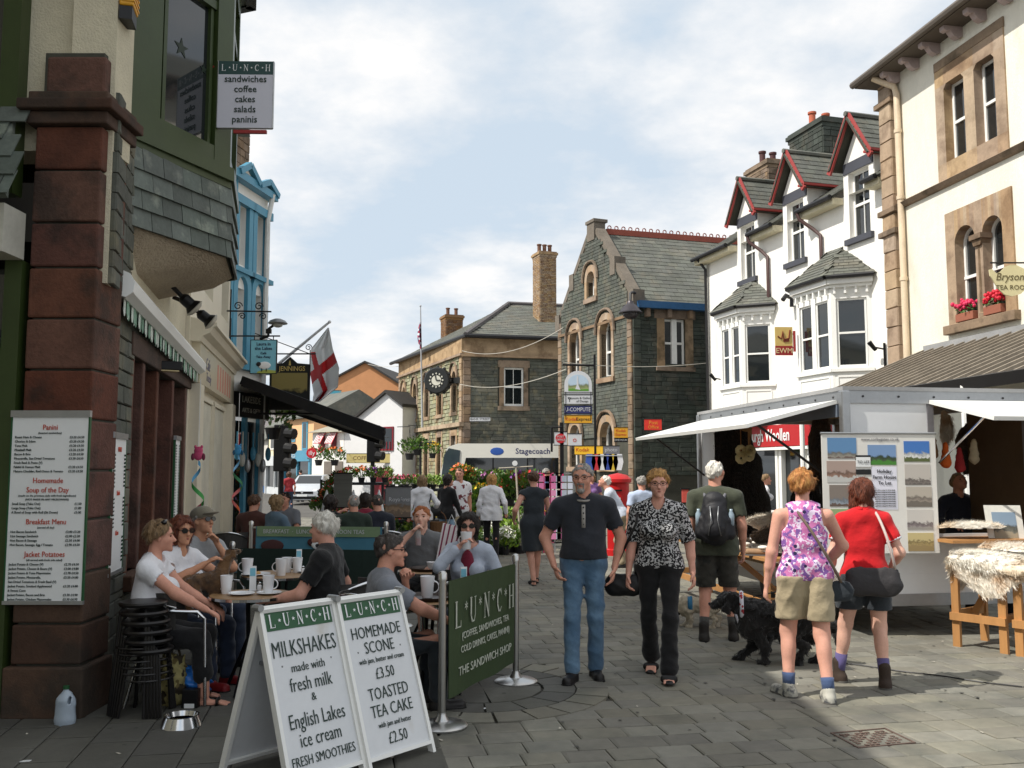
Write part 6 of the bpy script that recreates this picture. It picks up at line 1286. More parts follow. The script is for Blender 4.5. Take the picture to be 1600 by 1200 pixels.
q=MB();q.tube([c+V((0,0,.4)),c+V((.02,.1,.7)),c+V((.15,.4,.8)),c+V((.4,.8,.8))],.05,8);q.build('arm',LEAD,t)
def flat_sign(name,x0,y0,x1,y1,D,label,col,txts,cat='sign',th=.04,tc=WHT,ext=None):
 k=D/FPX;f=Frame(P(x0,y1,D),(1,0,0),(0,0,1),(0,-1,0));t=thing(name,label,cat,f.o);m=MB();m.fbox(f,0,(x1-x0)*k,0,(y1-y0)*k,-th,0);m.build('panel',col,t)
 for s_,xx,yy,sz,mt in txts:text(s_,f,(xx-x0)*k,(y1-yy)*k,sz*k,mt,t,maxw=2*min(xx-x0,x1-xx)*k*.94)
 m=MB();m.fbox(f,-.02,(x1-x0)*k+.02,(y1-y0)*k,(y1-y0)*k+.02,-th-.01,.01);m.fbox(f,-.02,(x1-x0)*k+.02,-.02,0,-th-.01,.01);m.build('rim',BLKMET,t)
 return t,f,k
NAVY=M('navy_panel',(38,44,96),.4,var=.02);KY=M('mustard_panel',(214,158,40),.4,var=.03);KR=M('red_letter',(196,60,40),.4,var=0);GREYP=M('grey_panel',(200,202,206),.4,var=.02)
Dg=30.5
t,f,k=flat_sign('arched_gallery_sign',882,614,925,616,Dg,'arched picture sign of a tower over green hills, topmost on the black sign post',GREYP,[])
n=12;W_=43*k;m=MB();m.prism(f,[(0,2*k),(W_,2*k)]+[(W_/2+W_/2*math.cos(math.pi*i/n),(16+21*math.sin(math.pi*i/n))*k)for i in range(n+1)],-.04,0);m.build('arch_panel',GREYP,t)
m=MB();m.prism(f,[(6*k,5*k),(W_-5*k,5*k),(W_-5*k,16*k)]+[(W_/2+(W_/2-5*k)*math.cos(math.pi*i/n),(16+15*math.sin(math.pi*i/n))*k)for i in range(1,n)]+[(6*k,16*k)],.001,.006);m.build('picture',photo_mat('gallery_pic',(176,196,214),(150,160,110),(90,142,52),.3,3),t)
m=MB();m.prism(f,[(17*k,8*k),(25*k,7*k),(22*k,14*k),(21.5*k,27*k),(20.5*k,30*k),(19.5*k,27*k),(19*k,14*k)],.006,.012);m.build('tower_print',GREYP,t)
flat_sign('shop_sign',882,617,926,631,Dg,'pale grey sign with a small dark figure, under the arched picture sign',GREYP,[('Museum & Gallery',906,622,5,INKB),('of Design',910,627,5,INKB),('Y',890,625,10,INKB)])
flat_sign('shop_sign',882,634,925,646,Dg,'navy blue U-COMPUTE sign on the hanging stack',NAVY,[('U-COMPUTE',903,640,9,GREYP)])
flat_sign('shop_sign',882,649,925,661,Dg,'mustard Kodak Express sign, lowest of the hanging stack',KY,[('Kodak',893,655,7.5,KR),('Express',912,655,7.5,INKB)])
flat_sign('shop_sign',960,668,981,684,32,'small mustard Kodak Express sign at the corner window of the hall',KY,[('Kodak',970,673,6,KR),('Express',970,679,5.5,KR)]);flat_sign('shop_sign',960,685,981,690,32,'little dark strip sign right under the corner Kodak sign',INKB,[('ONE HOUR',970,687.5,3.6,GREYP)])
f=Frame(P(928,556,Dg),(1,0,0));t=thing('sign_post_bracket','black square post and arm carrying the hanging stack of signs','sign post',(P(928,600,Dg).x,Dg,0));k=Dg/FPX
m=MB();x=P(929,560,Dg).x;m.box((x,Dg,P(929,554,Dg).z/2),(.07,.07,P(929,554,Dg).z));m.build('post',BLKMET,t);m=MB();m.tube([P(879,570,Dg),P(930,571,Dg)],.035,6);[m.tube([P(q,570,Dg),P(q,584,Dg)],.018,5)for q in(886,920)];[m.tube([P(q,612,Dg),P(q,655,Dg)],.012,5)for q in(884,923)];m.build('arm',BLKMET,t)
t,f,k=flat_sign('post_office_sign',866,675,886,695,25,'square white Post Office sign with red oval, on a black bracket',GREYP,[])
m=MB();m.prism(f,[(10*k+8*k*math.cos(i*math.pi/10),10*k+7.4*k*math.sin(i*math.pi/10))for i in range(20)],.001,.008);m.build('oval',M('po_red',(190,34,44),.4,var=0),t);text('POST',f.sh(0,0,.008),10*k,12.6*k,4.5*k,GREYP,t);text('OFFICE',f.sh(0,0,.008),10*k,7.6*k,4.5*k,GREYP,t)
flat_sign('post_office_sign',888,678,909,696,27.5,'smaller tilted white sign with orange oval beside the stone hall',GREYP,[('o',898,687,12,KR)])
t,f,k=flat_sign('post_office_sign',1007,655,1034,672,31,'red rounded Post Office sign against the dark stone wall',M('po_red2',(206,52,40),.4,var=.02),[('Post',1021,660.5,8,M('po_yellow',(226,150,50),.4,var=0)),('Office',1021,667.5,7,MATS['po_yellow'])])
flat_sign('shop_fascia_sign',898,697,942,710,31.5,'long bright yellow shop sign low on the stone hall',M('bright_yellow',(250,196,50),.4,var=.02),[('Kodak',910,703,8,KR)]);flat_sign('shop_fascia_sign',943,697,968,710,31.5,'grey shop sign with blue and white lettering beside the yellow one',M('mid_grey',(120,120,126),.4,var=.02),[('photo',955,703,8,GREYP)])
c=P(876,660,25);t=thing('sign_pole','black square pole carrying the Post Office sign','sign post',(c.x,c.y,0));m=MB();m.box((c.x+.03,25.05,c.z/2),(.1,.1,c.z));m.build('pole',BLKMET,t);m=MB();m.tube([P(862,668,25),P(878,667,25)],.025,5);m.tube([P(862,668,25),P(862,706,25)],.03,6);m.build('arm',BLKMET,t)
# ================================================================== clock building
qC=V((-2.39,45,0));qL=V((-2.39-.395*11.2,56.2,0));qR=V((-2.39+11,45+11*.24,0));CF=Wall(qL,qC);CR=Wall(qC,qR)
ck=thing('clock_hall','stone hall with hipped slate roof, tall sandstone windows and a projecting clock','building',(-2,48,0));ECF=CF.hit(722,535)[1]
ECF=CR.hit(724,536)[1]
def ch_(x0,y0,x1,y1,F=CF):a0,h1=F.hit(x0,y0);a1,h0=F.hit(x1,y1);return(a0,a1,h0,h1)
fl=CF.L;zu0=CF.hit(712,643)[1];zu1=CF.hit(712,580)[1];zl1=CF.hit(700,682)[1]
ups=[(fl*(i+.5)/5-.38,fl*(i+.5)/5+.38,zu0,zu1)for i in range(5)];los=[(a,b,.9,zl1)for a,b,_,_ in ups]
rw=ch_(787,574,818,635,CR)
m=MB();wallmesh(m,CF,0,fl,0,ECF-.5,holes=ups+los,th=.35);wallmesh(m,CR,0,CR.L,0,ECF-.5,holes=[rw],th=.35);m.build('wall',MORTAR,ck)
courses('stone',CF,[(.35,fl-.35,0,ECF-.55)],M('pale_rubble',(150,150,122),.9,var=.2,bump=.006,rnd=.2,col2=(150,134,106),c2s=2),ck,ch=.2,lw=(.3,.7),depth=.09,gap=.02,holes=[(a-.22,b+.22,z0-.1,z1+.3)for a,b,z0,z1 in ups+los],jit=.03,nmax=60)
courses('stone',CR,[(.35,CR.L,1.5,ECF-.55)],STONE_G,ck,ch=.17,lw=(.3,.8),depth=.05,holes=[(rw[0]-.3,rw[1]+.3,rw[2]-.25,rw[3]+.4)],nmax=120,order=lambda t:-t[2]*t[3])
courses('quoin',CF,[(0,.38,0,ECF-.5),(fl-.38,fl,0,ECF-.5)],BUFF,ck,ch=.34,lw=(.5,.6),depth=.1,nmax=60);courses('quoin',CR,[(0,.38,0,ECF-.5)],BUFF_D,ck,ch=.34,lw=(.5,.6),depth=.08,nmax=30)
for(a0,a1,h0,h1)in ups:pointed(ck,CF,a0,a1,h0,h1,sw=.2,cut=.9)
for(a0,a1,h0,h1)in los:sash(CF,a0,a1,h0,h1,ck,UPVC,GLASS,mull=(0,));q=MB();q.fbox(CF,a0-.2,a0,h0,h1+.3,-.2,.1);q.fbox(CF,a1,a1+.2,h0,h1+.3,-.2,.1);q.fbox(CF,a0,a1,h1,h1+.3,-.2,.1);q.build('stone_surround',BUFF,ck)
q=MB();q.fbox(CF,0,fl+.1,ECF-.5,ECF+.3,-.3,.1);q.fbox(CR,-.1,CR.L,ECF-.55,ECF+.25,-.3,.1);q.build('frieze',BUFF,ck);q=MB();q.fbox(CF,-.1,fl+.15,ECF-.62,ECF-.51,0,.2);q.fbox(CF,-.1,fl+.15,zl1+.42,zl1+.62,0,.22);q.fbox(CR,-.1,CR.L,ECF-.67,ECF-.56,0,.2);q.build('string_course',BUFF,ck)
q=MB();q.fbox(CR,rw[0]-.22,rw[0],rw[2],rw[3],-.2,.07);q.fbox(CR,rw[1],rw[1]+.22,rw[2],rw[3],-.2,.07);q.fbox(CR,rw[0]-.3,rw[1]+.3,rw[3],rw[3]+.35,-.2,.075);q.fbox(CR,rw[0]-.3,rw[1]+.3,rw[2]-.22,rw[2],-.2,.12);q.build('stone_surround',BUFF_D,ck);sash(CR,*rw,ck,UPVC,GLASS,dep=.06,fw=.09)
eh=ECF+.3;RH=P(795,474,50).z;e0=CF.p(-.4,eh,.5);e1_=qC+V((.15,-.55,eh));e2_=CR.p(CR.L+2,eh,.5);r0=P(795,474,50.5);r1=r0+CR.u*9;e3=e2_-CR.n*10;e4=e0+V((8,1.5,0));r0.z=r1.z=RH
q=MB();q.add([e0,e1_,e2_,e3,e4,r0,r1],((0,1,5),(1,2,6,5),(2,3,6),(3,4,5,6),(4,0,5),(0,4,3,2,1)));q.build('roof_deck',MORTAR,ck)
def rslates(A,B,T1,T2,**k):
 u_=(B-A).normalized();vv=(T1-A);vv=(vv-u_*vv.dot(u_)).normalized();f=Frame(A,u_,vv,None);f.n=f.n if f.n.z>0 else-f.n;slates('slate',f,[(0,0),((B-A).length,0),((T1-A).dot(u_),(T1-A).dot(vv)),((T2-A).dot(u_),(T2-A).dot(vv))],SLATE,ck,**k)
rslates(e1_,e2_,r1,r0,row=.3,w_=.5,nmax=0);rslates(e0,e1_,r0,r0,row=.3,w_=.5)
q=MB();q.tube([e1_+V((0,0,.05)),r0+V((0,0,.08))],.13,6);q.tube([r0+V((0,0,.08)),r1+V((0,0,.08))],.12,6);q.build('hip_tile',M('hip_lead',(96,92,92),.7,rnd=.2),ck)
q=MB();q.tube([e0,e1_,e2_],.1,6);q.build('gutter',LEAD,ck)
c=P(851,480,48.5);chimney(ck,(c.x,c.y,c.z-1.2),.9,.95,3.8,BRICK,.35,3,M('brown_pot',(110,78,62),.8),BRICK)
c=P(706,520,54);chimney(ck,(c.x,c.y,c.z-.6),1.0,1.0,1.3,M('brown_brick',(126,96,70),.9,rnd=.25),.35,2,MATS['brown_pot'],MATS['brown_brick'])
flat_sign('street_name_sign',734,652,766,658,44.6,'small white BANK STREET name plate on the dark side wall of the clock hall',GREYP,[('BANK STREET',750,655,5,INKB)])
c=P(684,595,45.5);t=thing('town_clock','round black projecting clock with pale skeleton dial reading nearly three','clock',c);n_=V((-.25,-1,0)).normalized();f=Frame(c,V((0,0,1)).cross(n_)*1,(0,0,1),n_)
f.u=V((1,-.25,0)).normalized()
BK=M('clock_black',(30,32,32),.45);IV=M('dial_ivory',(206,204,190),.5,var=0)
q=MB();q.lathe(f.p(0,0,-.3),[(.5,0),(.66,.08),(.66,.45),(.6,.52),(.5,.52),(.0,.5)],28,axis=f.n);q.build('case',BK,t,smooth=30)
for i in range(12):a=i*math.pi/6;q=MB();q.ell(f.p(.67*math.sin(a),.67*math.cos(a),0),(.09,.12,.09),6,4);q.build('scroll_ornament',BK,t)
q=MB();q.lathe(f.p(0,0,.205),[(.0,.02),(.25,.021)],20,axis=f.n)
for i in range(12):a=i*math.pi/6;p_=f.p(.335*math.sin(a),.335*math.cos(a),.235);q.ell(p_,(.042,.02,.05),8,4)
q.build('dial',IV,t)
q=MB();q.bar(f.p(0,0,.25),f.p(.22,.0,.25),.02,.05);q.bar(f.p(0,0,.26),f.p(-.08,.36,.26),.02,.04);q.build('hands',BK,t)
q=MB();q.bar(c+V((.6,.1,0)),qC+V((-.1,.2,c.z)),.2,.28);q.prism(Frame(c+V((.7,.15,0)),V((1,.0,0)),(0,0,1)),[(0,0),(.7,0),(.7,-.55)],-.05,.05);q.build('bracket',BK,t)
c=P(657,478,50);b=P(660,668,50);t=thing('rooftop_flagpole','thin grey flagpole on the clock hall front carrying a limp blue and red flag','flagpole',b);q=MB();q.tube([b,c],[.06,.03],8);q.ell(c,.06,8,5);q.build('pole',M('pole_grey',(170,172,176),.5),t)
q=MB();pts=[(657,502),(654,515),(653,525),(655,536),(657,545)]
mm=MB();rr=random.Random(5)
for j in range(12):
 for i in range(4):
  def pt(i_,j_):z=503+42*j_/12;w_=(2+5.5*math.sin(math.pi*j_/13));return P(657.5+(i_/4)*-w_*.8+j_*.12,z,49.8+.15*math.sin(i_*2.2))
  mm.quad(pt(i,j),pt(i+1,j),pt(i+1,j+1),pt(i,j+1),mi=[0,1,2,0,2,1,0][(i*2+j)%7])
mm.build('union_flag',[M('flag_navy',(44,52,92),.8),M('flag_red2',(180,50,60),.8),M('flag_pale',(214,214,220),.8)],t)
for i,(a,b,sag,l_)in enumerate(((P(722,548,44.8),P(880,512,36),.5,'upper pale cable strung from the clock hall to the gabled hall'),(P(718,600,44.6),P(884,577,31),.35,'lower pale cable strung below the sash window'),(P(880,566,30.6),P(1115,566,31.5),.15,'thin cable across the gabled hall at window height'),(P(575,569,60),P(626,572,56),.1,'thin wire between the orange gable and the clock hall'))):
 q=MB();q.tube([a.lerp(b,k/16)-V((0,0,sag*4*(k/16)*(1-k/16)))for k in range(17)],.014,4);q.build('overhead_cable',M('cable_%d'%i,(190,186,176),.6,var=0),label=l_,cat='cable')
# ================================================================== far street: orange gable, coffee shop, peach and cream shops
OR=M('orange_render',(196,140,98),.9,var=.06);PCH=M('peach_render',(232,184,138),.9,var=.04)
def gable_house(name,label,x0,x1,xa,ya,ye,D,mat,depth=8,base=0,rot=0.,roofm=SLATE,slx=-1):
 A=P(x0,ye,D);B=P(x1,ye,D+rot);f=Wall(A,B);t=thing(name,label,'building',(A.x,A.y,0));ah,hh_=f.hit(xa,ya);eh=f.hit(x0,ye)[1];q=MB()
 q.prism(f,[(0,0),(f.L,0),(f.L,eh),(ah,hh_),(0,eh)],-depth,0);q.build('wall',mat,t)
 q=MB();e=.25
 for(p_,q_)in(((0-e,eh-e*(hh_-eh)/ah),(ah,hh_)),((f.L+e,eh-e*(hh_-eh)/(f.L-ah)),(ah,hh_))):
  q.prism(f,[p_,q_,(q_[0],q_[1]+.14),(p_[0],p_[1]+.14)],-depth,.18)
 q.build('roof',roofm,t);return t,f,eh
DG=M('dark_verge',(52,50,48),.8)
og,f,eh=gable_house('orange_gable_house','tall orange rendered gable behind the coffee shop',500,628,571,567,605,66,OR,rot=-1,roofm=DG)
q=MB();q.fbox(f,0,f.L,0,.1,-9,-8);q.build('floor_band',OR,og)
flat_sign('wall_sign',500,610,533,629,64.5,'blue and yellow Lakes sports sign on the orange gable',M('sign_teal',(70,150,170),.5,var=.1,col2=(210,180,90),c2s=1.2),[('Lakes',516,616,8,GREYP),('sports',518,623,7,GREYP)])
cfs=thing('coffee_shop_house','white rendered gabled coffee shop with dark red windows','building',(-8,52,0));A=P(537,740,54);B=P(628,740,51.5);CO=Wall(A,B);CO.o.z=0;WH2=M('greyish_white_render',(216,216,216),.9,var=.03)
aa_,ha_=CO.hit(605,614);eR=CO.hit(628,632)[1];eL=CO.hit(537,668)[1]
q=MB();q.prism(CO,[(0,0),(CO.L,0),(CO.L,eR),(aa_,ha_),(0,eL)],-7,0);q.build('wall',WH2,cfs)
q=MB();q.prism(CO,[(-.3,eL-.25),(aa_,ha_),(aa_,ha_+.16),(-.3,eL-.08)],-7,.2);q.prism(CO,[(CO.L+.15,eR-.15),(aa_,ha_),(aa_,ha_+.16),(CO.L+.15,eR+.03)],-7,.2);q.build('roof_verge',DG,cfs)
LWg=Wall((P(488,700,55.5).x,55.5),(P(537,700,54).x,54.0));eW=LWg.hit(510,676)[1];q=MB();q.prism(LWg,[(0,0),(LWg.L,0),(LWg.L,eW),(0,eW)],-6,0);q.build('wing_wall',M('bright_white_render',(240,238,232),.85,var=.02),cfs)
t0_=LWg.p(-.2,eW,.3);t1_=LWg.p(LWg.L+.1,eW,.3);tr=CO.p(aa_-.2,ha_+.05,-3.5);tl=LWg.p(.9,ha_-1.2,-3.2);u_=(t1_-t0_).normalized();vv=(tl-t0_);vv=(vv-u_*vv.dot(u_)).normalized();fr=Frame(t0_,u_,vv,None);fr.n=fr.n if fr.n.z>0 else-fr.n
PSL=M('pale_slate',(146,142,128),.75,var=.15,rnd=.2)
q=MB();q.add([CO.p(-.3,eL-.1,.15),CO.p(aa_,ha_+.17,.15),CO.p(aa_,ha_+.17,-7),CO.p(-.3,eL-.1,-7)],((0,1,2,3),));q.add([t0_,t1_,tr,tl],((0,1,2,3),));q.build('roof',PSL,cfs)
slates('slate',fr,[(0,0),((t1_-t0_).length,0),((tr-t0_).dot(u_),(tr-t0_).dot(vv)),(.9,(tl-t0_).dot(vv))],PSL,cfs,row=.3,w_=.45)
MAR=M('maroon_paint',(120,30,40),.5);RW=M('red_white_awning',(206,70,78),.7,var=0)
for x in(500,518):a,h=LWg.hit(x,703);q=MB();q.fbox(LWg,a,a+.42,h,h+1.1,0,.05);q.build('window',MAR,cfs);q=MB();q.prism(Frame(LWg.p(a-.08,h+1.15),LWg.n,LWg.v,LWg.u),[(0,0),(.5,-.75),(.5,-.8),(0,-.06)],0,.6);q.build('window_awning',RW,cfs);[(lambda q:(q.prism(Frame(LWg.p(a-.06+s_*.12,h+1.16),LWg.n,LWg.v,LWg.u),[(0,.01),(.51,-.75),(.51,-.79),(0,-.05)],0,.05),q.build('stripe',WHT,cfs)))(MB())for s_ in range(5)]
w0=CO.hit(592,670);w1=CO.hit(613,704);q=MB();q.fbox(CO,w0[0]-.5,w1[0]+.1,w1[1],w0[1]+.1,-.02,.06);wf=q.build('window',MAR,cfs);q=MB();q.fbox(CO,w0[0]-.4,w1[0],w1[1]+.1,w0[1],.06,.07);q.build('pane',GLASS,wf)
for i in range(6):q=MB();a=w0[0]-.35+i*.25;q.fbox(CO,a,a+.05,w1[1],w1[1]+.5,.07,.1);q.build('glazing_bar',MAR,wf)
k=52.3/FPX;flat_sign('coffee_shop_sign',541,709,610,723,52.0,'cream COFFEE SHOP sign framed in maroon on the white gable',M('sign_buff',(214,196,130),.5,var=.02),[('COFFEE',566,716,8.5,M('brown_letter',(110,70,36),.5,var=0)),('SHOP',590,716,8.5,MATS['brown_letter'])])
d0=CO.hit(583,731);q=MB();q.fbox(CO,d0[0],CO.hit(613,731)[0],0,d0[1],-.02,.05);q.build('window',MAR,cfs)
for x0,x1,y in((507,512,0),(524,533,0)):q=MB();a=LWg.hit(x0,730)[0];q.fbox(LWg,a,a+.6,0,2.2,0,.05);q.build('door',M('door_grey%d'%x0,(120,112,104),.6),cfs)
def plain_house(name,label,x0,x1,ytop,D0_,D1_,mat,wins=(),shop=None,sc=None,wm=None,roof=True,yb=None):
 f=Wall((XY(x0,D0_).x,D0_),(XY(x1,D1_).x,D1_));t=thing(name,label,'building',(f.o.x,f.o.y,0));h=f.hit((x0+x1)/2,ytop)[1];q=MB();q.fbox(f,0,f.L,0,h,-6,0);q.build('wall',mat,t)
 if roof:q=MB();q.prism(Frame(f.p(-.1,h),f.n,f.v,f.u),[(.3,0),(.3,.1),(-3,1.9),(-6.3,.1),(-6.3,0)],0,f.L+.2);q.build('roof',SLATE,t)
 for(x,y,x2,y2)in wins:
  a0,h1_=f.hit(x,y);a1_,h0_=f.hit(x2,y2);q=MB();q.fbox(f,a0-.1,a1_+.1,h0_-.1,h1_+.1,0,.05);w_=q.build('window',wm or UPVC,t);q=MB();q.fbox(f,a0+.08,a1_-.08,h0_,h1_,.05,.055);q.build('pane',GLASS,w_)
 if shop:
  hs_=f.hit((x0+x1)/2,shop)[1];q=MB();q.fbox(f,.05,f.L-.05,hs_-.7,hs_,0,.25);q.fbox(f,.05,.3,0,hs_-.7,0,.2);q.fbox(f,f.L-.3,f.L-.05,0,hs_-.7,0,.2);q.fbox(f,f.L*.5,f.L*.5+.15,.5,hs_-.7,0,.15);q.fbox(f,.3,f.L-.3,0,.5,0,.1);q.build('shopfront',sc,t);q=MB();q.fbox(f,.3,f.L-.3,.5,hs_-.7,.02,.04);q.build('pane',GLASS,t)
 return t,f
ph,f=plain_house('peach_house','peach rendered house with tall blue window over a turquoise shopfront',445,489,655,62,58,PCH,[(474,662,480,700),(457,676,461,688)],shop=704,sc=BLUEP,wm=BLUEP)
text('SHOES',f.sh(0,0,.26),f.L*.35,f.hit(465,711)[1],.55,GREYP,ph)
ph,f=plain_house('cream_terrace_house','pale cream terrace house left of the peach one with shop below',418,446,668,68,63,M('butter_render',(226,214,180),.9,var=.03),[(424,682,430,700)],shop=712,sc=M('grey_shopfront',(200,204,206),.6))
ph,f=plain_house('distant_terrace','grey roofed terrace closing the far end of the street',380,420,690,78,70,M('pale_far_render',(206,202,192),.9),[(400,700,404,712)],shop=722,sc=M('blue_shopfront',(60,90,130),.6))
t,f,k=flat_sign('round_cafe_sign',490,703,491,704,40,'round red illy sign on a bracket in front of the turquoise shopfront',KR,[])
q=MB();q.lathe(P(487,708,40),[(.0,0),(.22,0),(.22,.06),(.0,.06)],20,axis=(0,-1,0));q.build('disc',M('illy_red',(200,30,44),.4,var=0),t);text('illy',Frame(P(487,708,39.92),(1,0,0),(0,0,1),(0,-1,0)),0,0,.26,WHT,t)
q=MB();hl_pts=[(-120,0),(-80,14),(-40,9),(0,6),(40,10),(90,7),(130,0)];q.prism(Frame((0,230,-2),(1,0,0),(0,0,1),(0,-1,0)),hl_pts,-30,0);q.build('far_hill',M('far_hill_green',(92,112,84),.95,var=.2,vs=.1),kind='structure')
for i,(x,D,w_,h_)in enumerate(((-30,90,14,7),(-12,95,12,7.5),(14,62,14,7),(30,60,14,8))):
 t=thing('background_building',('pale rendered building far off behind the orange gable','grey terrace far behind the coffee shop','stone building hidden behind the gabled hall','rendered block behind the white dormer house')[i],'building',(x,D,0));q=MB();q.box((x,D,h_/2),(w_,8,h_));q.build('wall',(WH2,OR,STONE_D,WHITE)[i],t);q=MB();q.prism(Frame((x-w_/2,D,h_),(0,-1,0),(0,0,1),(1,0,0)),[(-4.3,0),(4.3,0),(0,2.6)],0,w_);q.build('roof',SLATE,t)
# ================================================================== bus
bD=40.5;t=thing('bus','white single-decker bus with blue logo passing the clock hall','bus',(2,bD,0));x0=P(683,740,bD).x;bh=P(760,693,bD).z;L_=11.5;BW=M('bus_white',(226,224,214),.35,var=.02)
f=Frame((x0,bD,0),(1,0,0),(0,0,1),(0,-1,0));q=MB()
q.prism(f,[(.35,.3),(L_,.3),(L_,bh-.1),(L_-.1,bh),(.9,bh),(.45,bh-.15),(.12,1.5),(.1,.9),(.2,.3)],-2.5,0);q.build('body',BW,t)
q=MB();q.prism(f,[(.95,1.0),(L_-.2,1.0),(L_-.2,bh-.62),(1.25,bh-.62)],.002,.02);q.build('side_window',GLASS,t)
for i in range(6):q=MB();q.fbox(f,2.4+i*1.5,2.46+i*1.5,1.0,bh-.62,.021,.03);q.build('window_pillar',BLKMET,t)
wf2=Frame((x0+.12,bD,0),V((.0,1,0)),(0,0,1));q=MB()
q.add([V((x0+.06,bD+.15,1.0)),V((x0+.06,bD+2.35,1.0)),V((x0+.36,bD+2.3,bh-.22)),V((x0+.36,bD+.2,bh-.22))],((0,1,2,3),));q.build('windscreen',GLASS,t)
q=MB();q.prism(f,[(.14,1.0),(.9,1.0),(1.0,bh-.3),(.5,bh-.2),(.3,bh-.5)],.004,.03);q.build('door_glass',M('bus_glass',(60,72,78),.08,spec=1.),t)
text('Stagecoach',f,3.4,bh-.34,.34,NAVY,t,'LEFT',bold=.004);q=MB();q.ell(f.p(2.6,bh-.34,.005),(.3,.01,.17),16,6);q.build('logo',M('logo_blue',(50,90,170),.4,var=0),t)
for a in(2.6,9.0):
 q=MB();q.cyl(f.p(a,.48,-.3),f.p(a,.48,.03),.48,seg=20);w_=q.build('wheel',M_BLACK if 'M_BLACK' in globals()else BLKMET,t)
# ================================================================== parked car
cD=45;CX=P(472,770,cD).x;t=thing('parked_car','silver hatchback facing us at the far end of the street','car',(CX,cD,0));CB=M('silver_car',(200,204,208),.25,metal=.3,var=.02)
def car_sec(y,w_,zs):return[(-w_/2,zs[0],y),(-w_/2,zs[1],y),(-w_*.36,zs[2],y),(w_*.36,zs[2],y),(w_/2,zs[1],y),(w_/2,zs[0],y)]
secs=[(0,1.6,(.3,.55,.62)),(.25,1.74,(.22,.72,.82)),(1.0,1.76,(.2,.86,.96)),(1.15,1.76,(.2,.9,1.0)),(1.9,1.76,(.2,.92,1.42)),(3.0,1.76,(.2,.92,1.46)),(3.8,1.7,(.25,.9,1.2)),(4.05,1.6,(.3,.8,.9))]
q=MB();vs=[];fs=[]
for y,w_,z in secs:vs+=[(CX+a,cD+y,b)for a,b,_ in car_sec(y,w_,z)]
for i in range(len(secs)-1):
 for j in range(6):fs.append((i*6+j,i*6+(j+1)%6,(i+1)*6+(j+1)%6,(i+1)*6+j))
fs+=[tuple(range(6)),tuple(range((len(secs)-1)*6,len(secs)*6))[::-1]];q.add(vs,fs);q.build('body',CB,t,smooth=50,bevel=.04)
q=MB();q.add([(CX-.62,cD+1.18,1.02),(CX+.62,cD+1.18,1.02),(CX+.56,cD+1.84,1.4),(CX-.56,cD+1.84,1.4)],((0,1,2,3),));q.build('windscreen',GLASS,t)
q=MB();q.box((CX,cD+.04,.6),(1.05,.1,.12));q.box((CX,cD+.04,.36),(1.3,.1,.14));q.build('grille',BLKMET,t)
for sg in(-1,1):
 q=MB();q.ell((CX+sg*.62,cD+.14,.66),(.17,.1,.1));q.build('headlight',M('headlight%d'%sg,(220,226,230),.1),t,smooth=True);q=MB();q.cyl((CX+sg*.78,cD+.75,.3),(CX+sg*.9,cD+.75,.3),.3,seg=16);q.build('wheel',BLKMET,t);q=MB();q.ell((CX+sg*.98,cD+1.35,.98),(.12,.06,.08));q.build('wing_mirror',CB,t)
q=MB();q.box((CX,cD-.02,.47),(.5,.02,.1));q.build('number_plate',WHT,t)
q=MB();q.cyl((CX,cD-.03,.62),(CX,cD-.01,.62),.06,seg=14);q.build('badge',ALU,t)
# ================================================================== market trailer
TA=V((3.41,9.5,0));uL=V((-.145,.989,0)).normalized();uE=V((.985,.165,0)).normalized();TLn,TWd=4.3,2.17;TH_,FH=2.53,.62
tr=thing('market_trailer','white market trailer with lifted flaps and open display sides','trailer',TA)
fE=Frame(TA,uE,(0,0,1),-uL);fL=Frame(TA,uL,(0,0,1),-uE);fRr=Frame(TA+uE*TWd,uL,(0,0,1),uE);fB=Frame(TA+uL*TLn,uE,(0,0,1),uL)
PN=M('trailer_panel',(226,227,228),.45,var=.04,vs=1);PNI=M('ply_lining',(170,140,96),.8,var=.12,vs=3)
q=MB();q.prism(Frame(TA,uE,uL,(0,0,1)),[(-.03,-.03),(TWd+.03,-.03),(TWd+.03,TLn+.03),(-.03,TLn+.03)],TH_-.04,TH_);q.build('roof',M('trailer_roof',(150,150,150),.5),tr)
q=MB();q.prism(Frame(TA,uE,uL,(0,0,1)),[(.04,.04),(TWd-.04,.04),(TWd-.04,TLn-.04),(.04,TLn-.04)],TH_-.08,TH_-.045);q.build('ceiling',PNI,tr)
for f,Lg in((fE,TWd),(fL,TLn),(fRr,TLn),(fB,TWd)):
 q=MB();q.fbox(f,-.02,Lg+.02,TH_-.17,TH_-.04,-.04,.015);q.build('roof_rail',ALUD,tr)
 for i in range(int(Lg/.4)):q=MB();q.cyl(f.p(.2+i*.4,TH_-.1,.015),f.p(.2+i*.4,TH_-.1,.022),.012,seg=8);q.build('rivet',LEAD,tr)
for c in((0,0),(TWd,0),(0,TLn),(TWd,TLn)):
 q=MB();q.prism(Frame(TA,uE,uL,(0,0,1)),[(c[0]-.045,c[1]-.045),(c[0]+.045,c[1]-.045),(c[0]+.045,c[1]+.045),(c[0]-.045,c[1]+.045)],.4,TH_-.041);q.build('corner_post',ALUD,tr,bevel=.015)
q=MB();q.prism(Frame(TA,uE,uL,(0,0,1)),[(0,0),(TWd,0),(TWd,TLn),(0,TLn)],FH-.1,FH);q.build('floor',PNI,tr)
e0_=fE.hit(1452,700)[0]
q=MB();q.fbox(fE,.05,e0_,FH,TH_-.17,-.03,0);q.build('end_panel',PN,tr);q=MB();q.fbox(fE,e0_,TWd-.05,FH,1.02,-.03,0);q.build('end_panel',PN,tr)
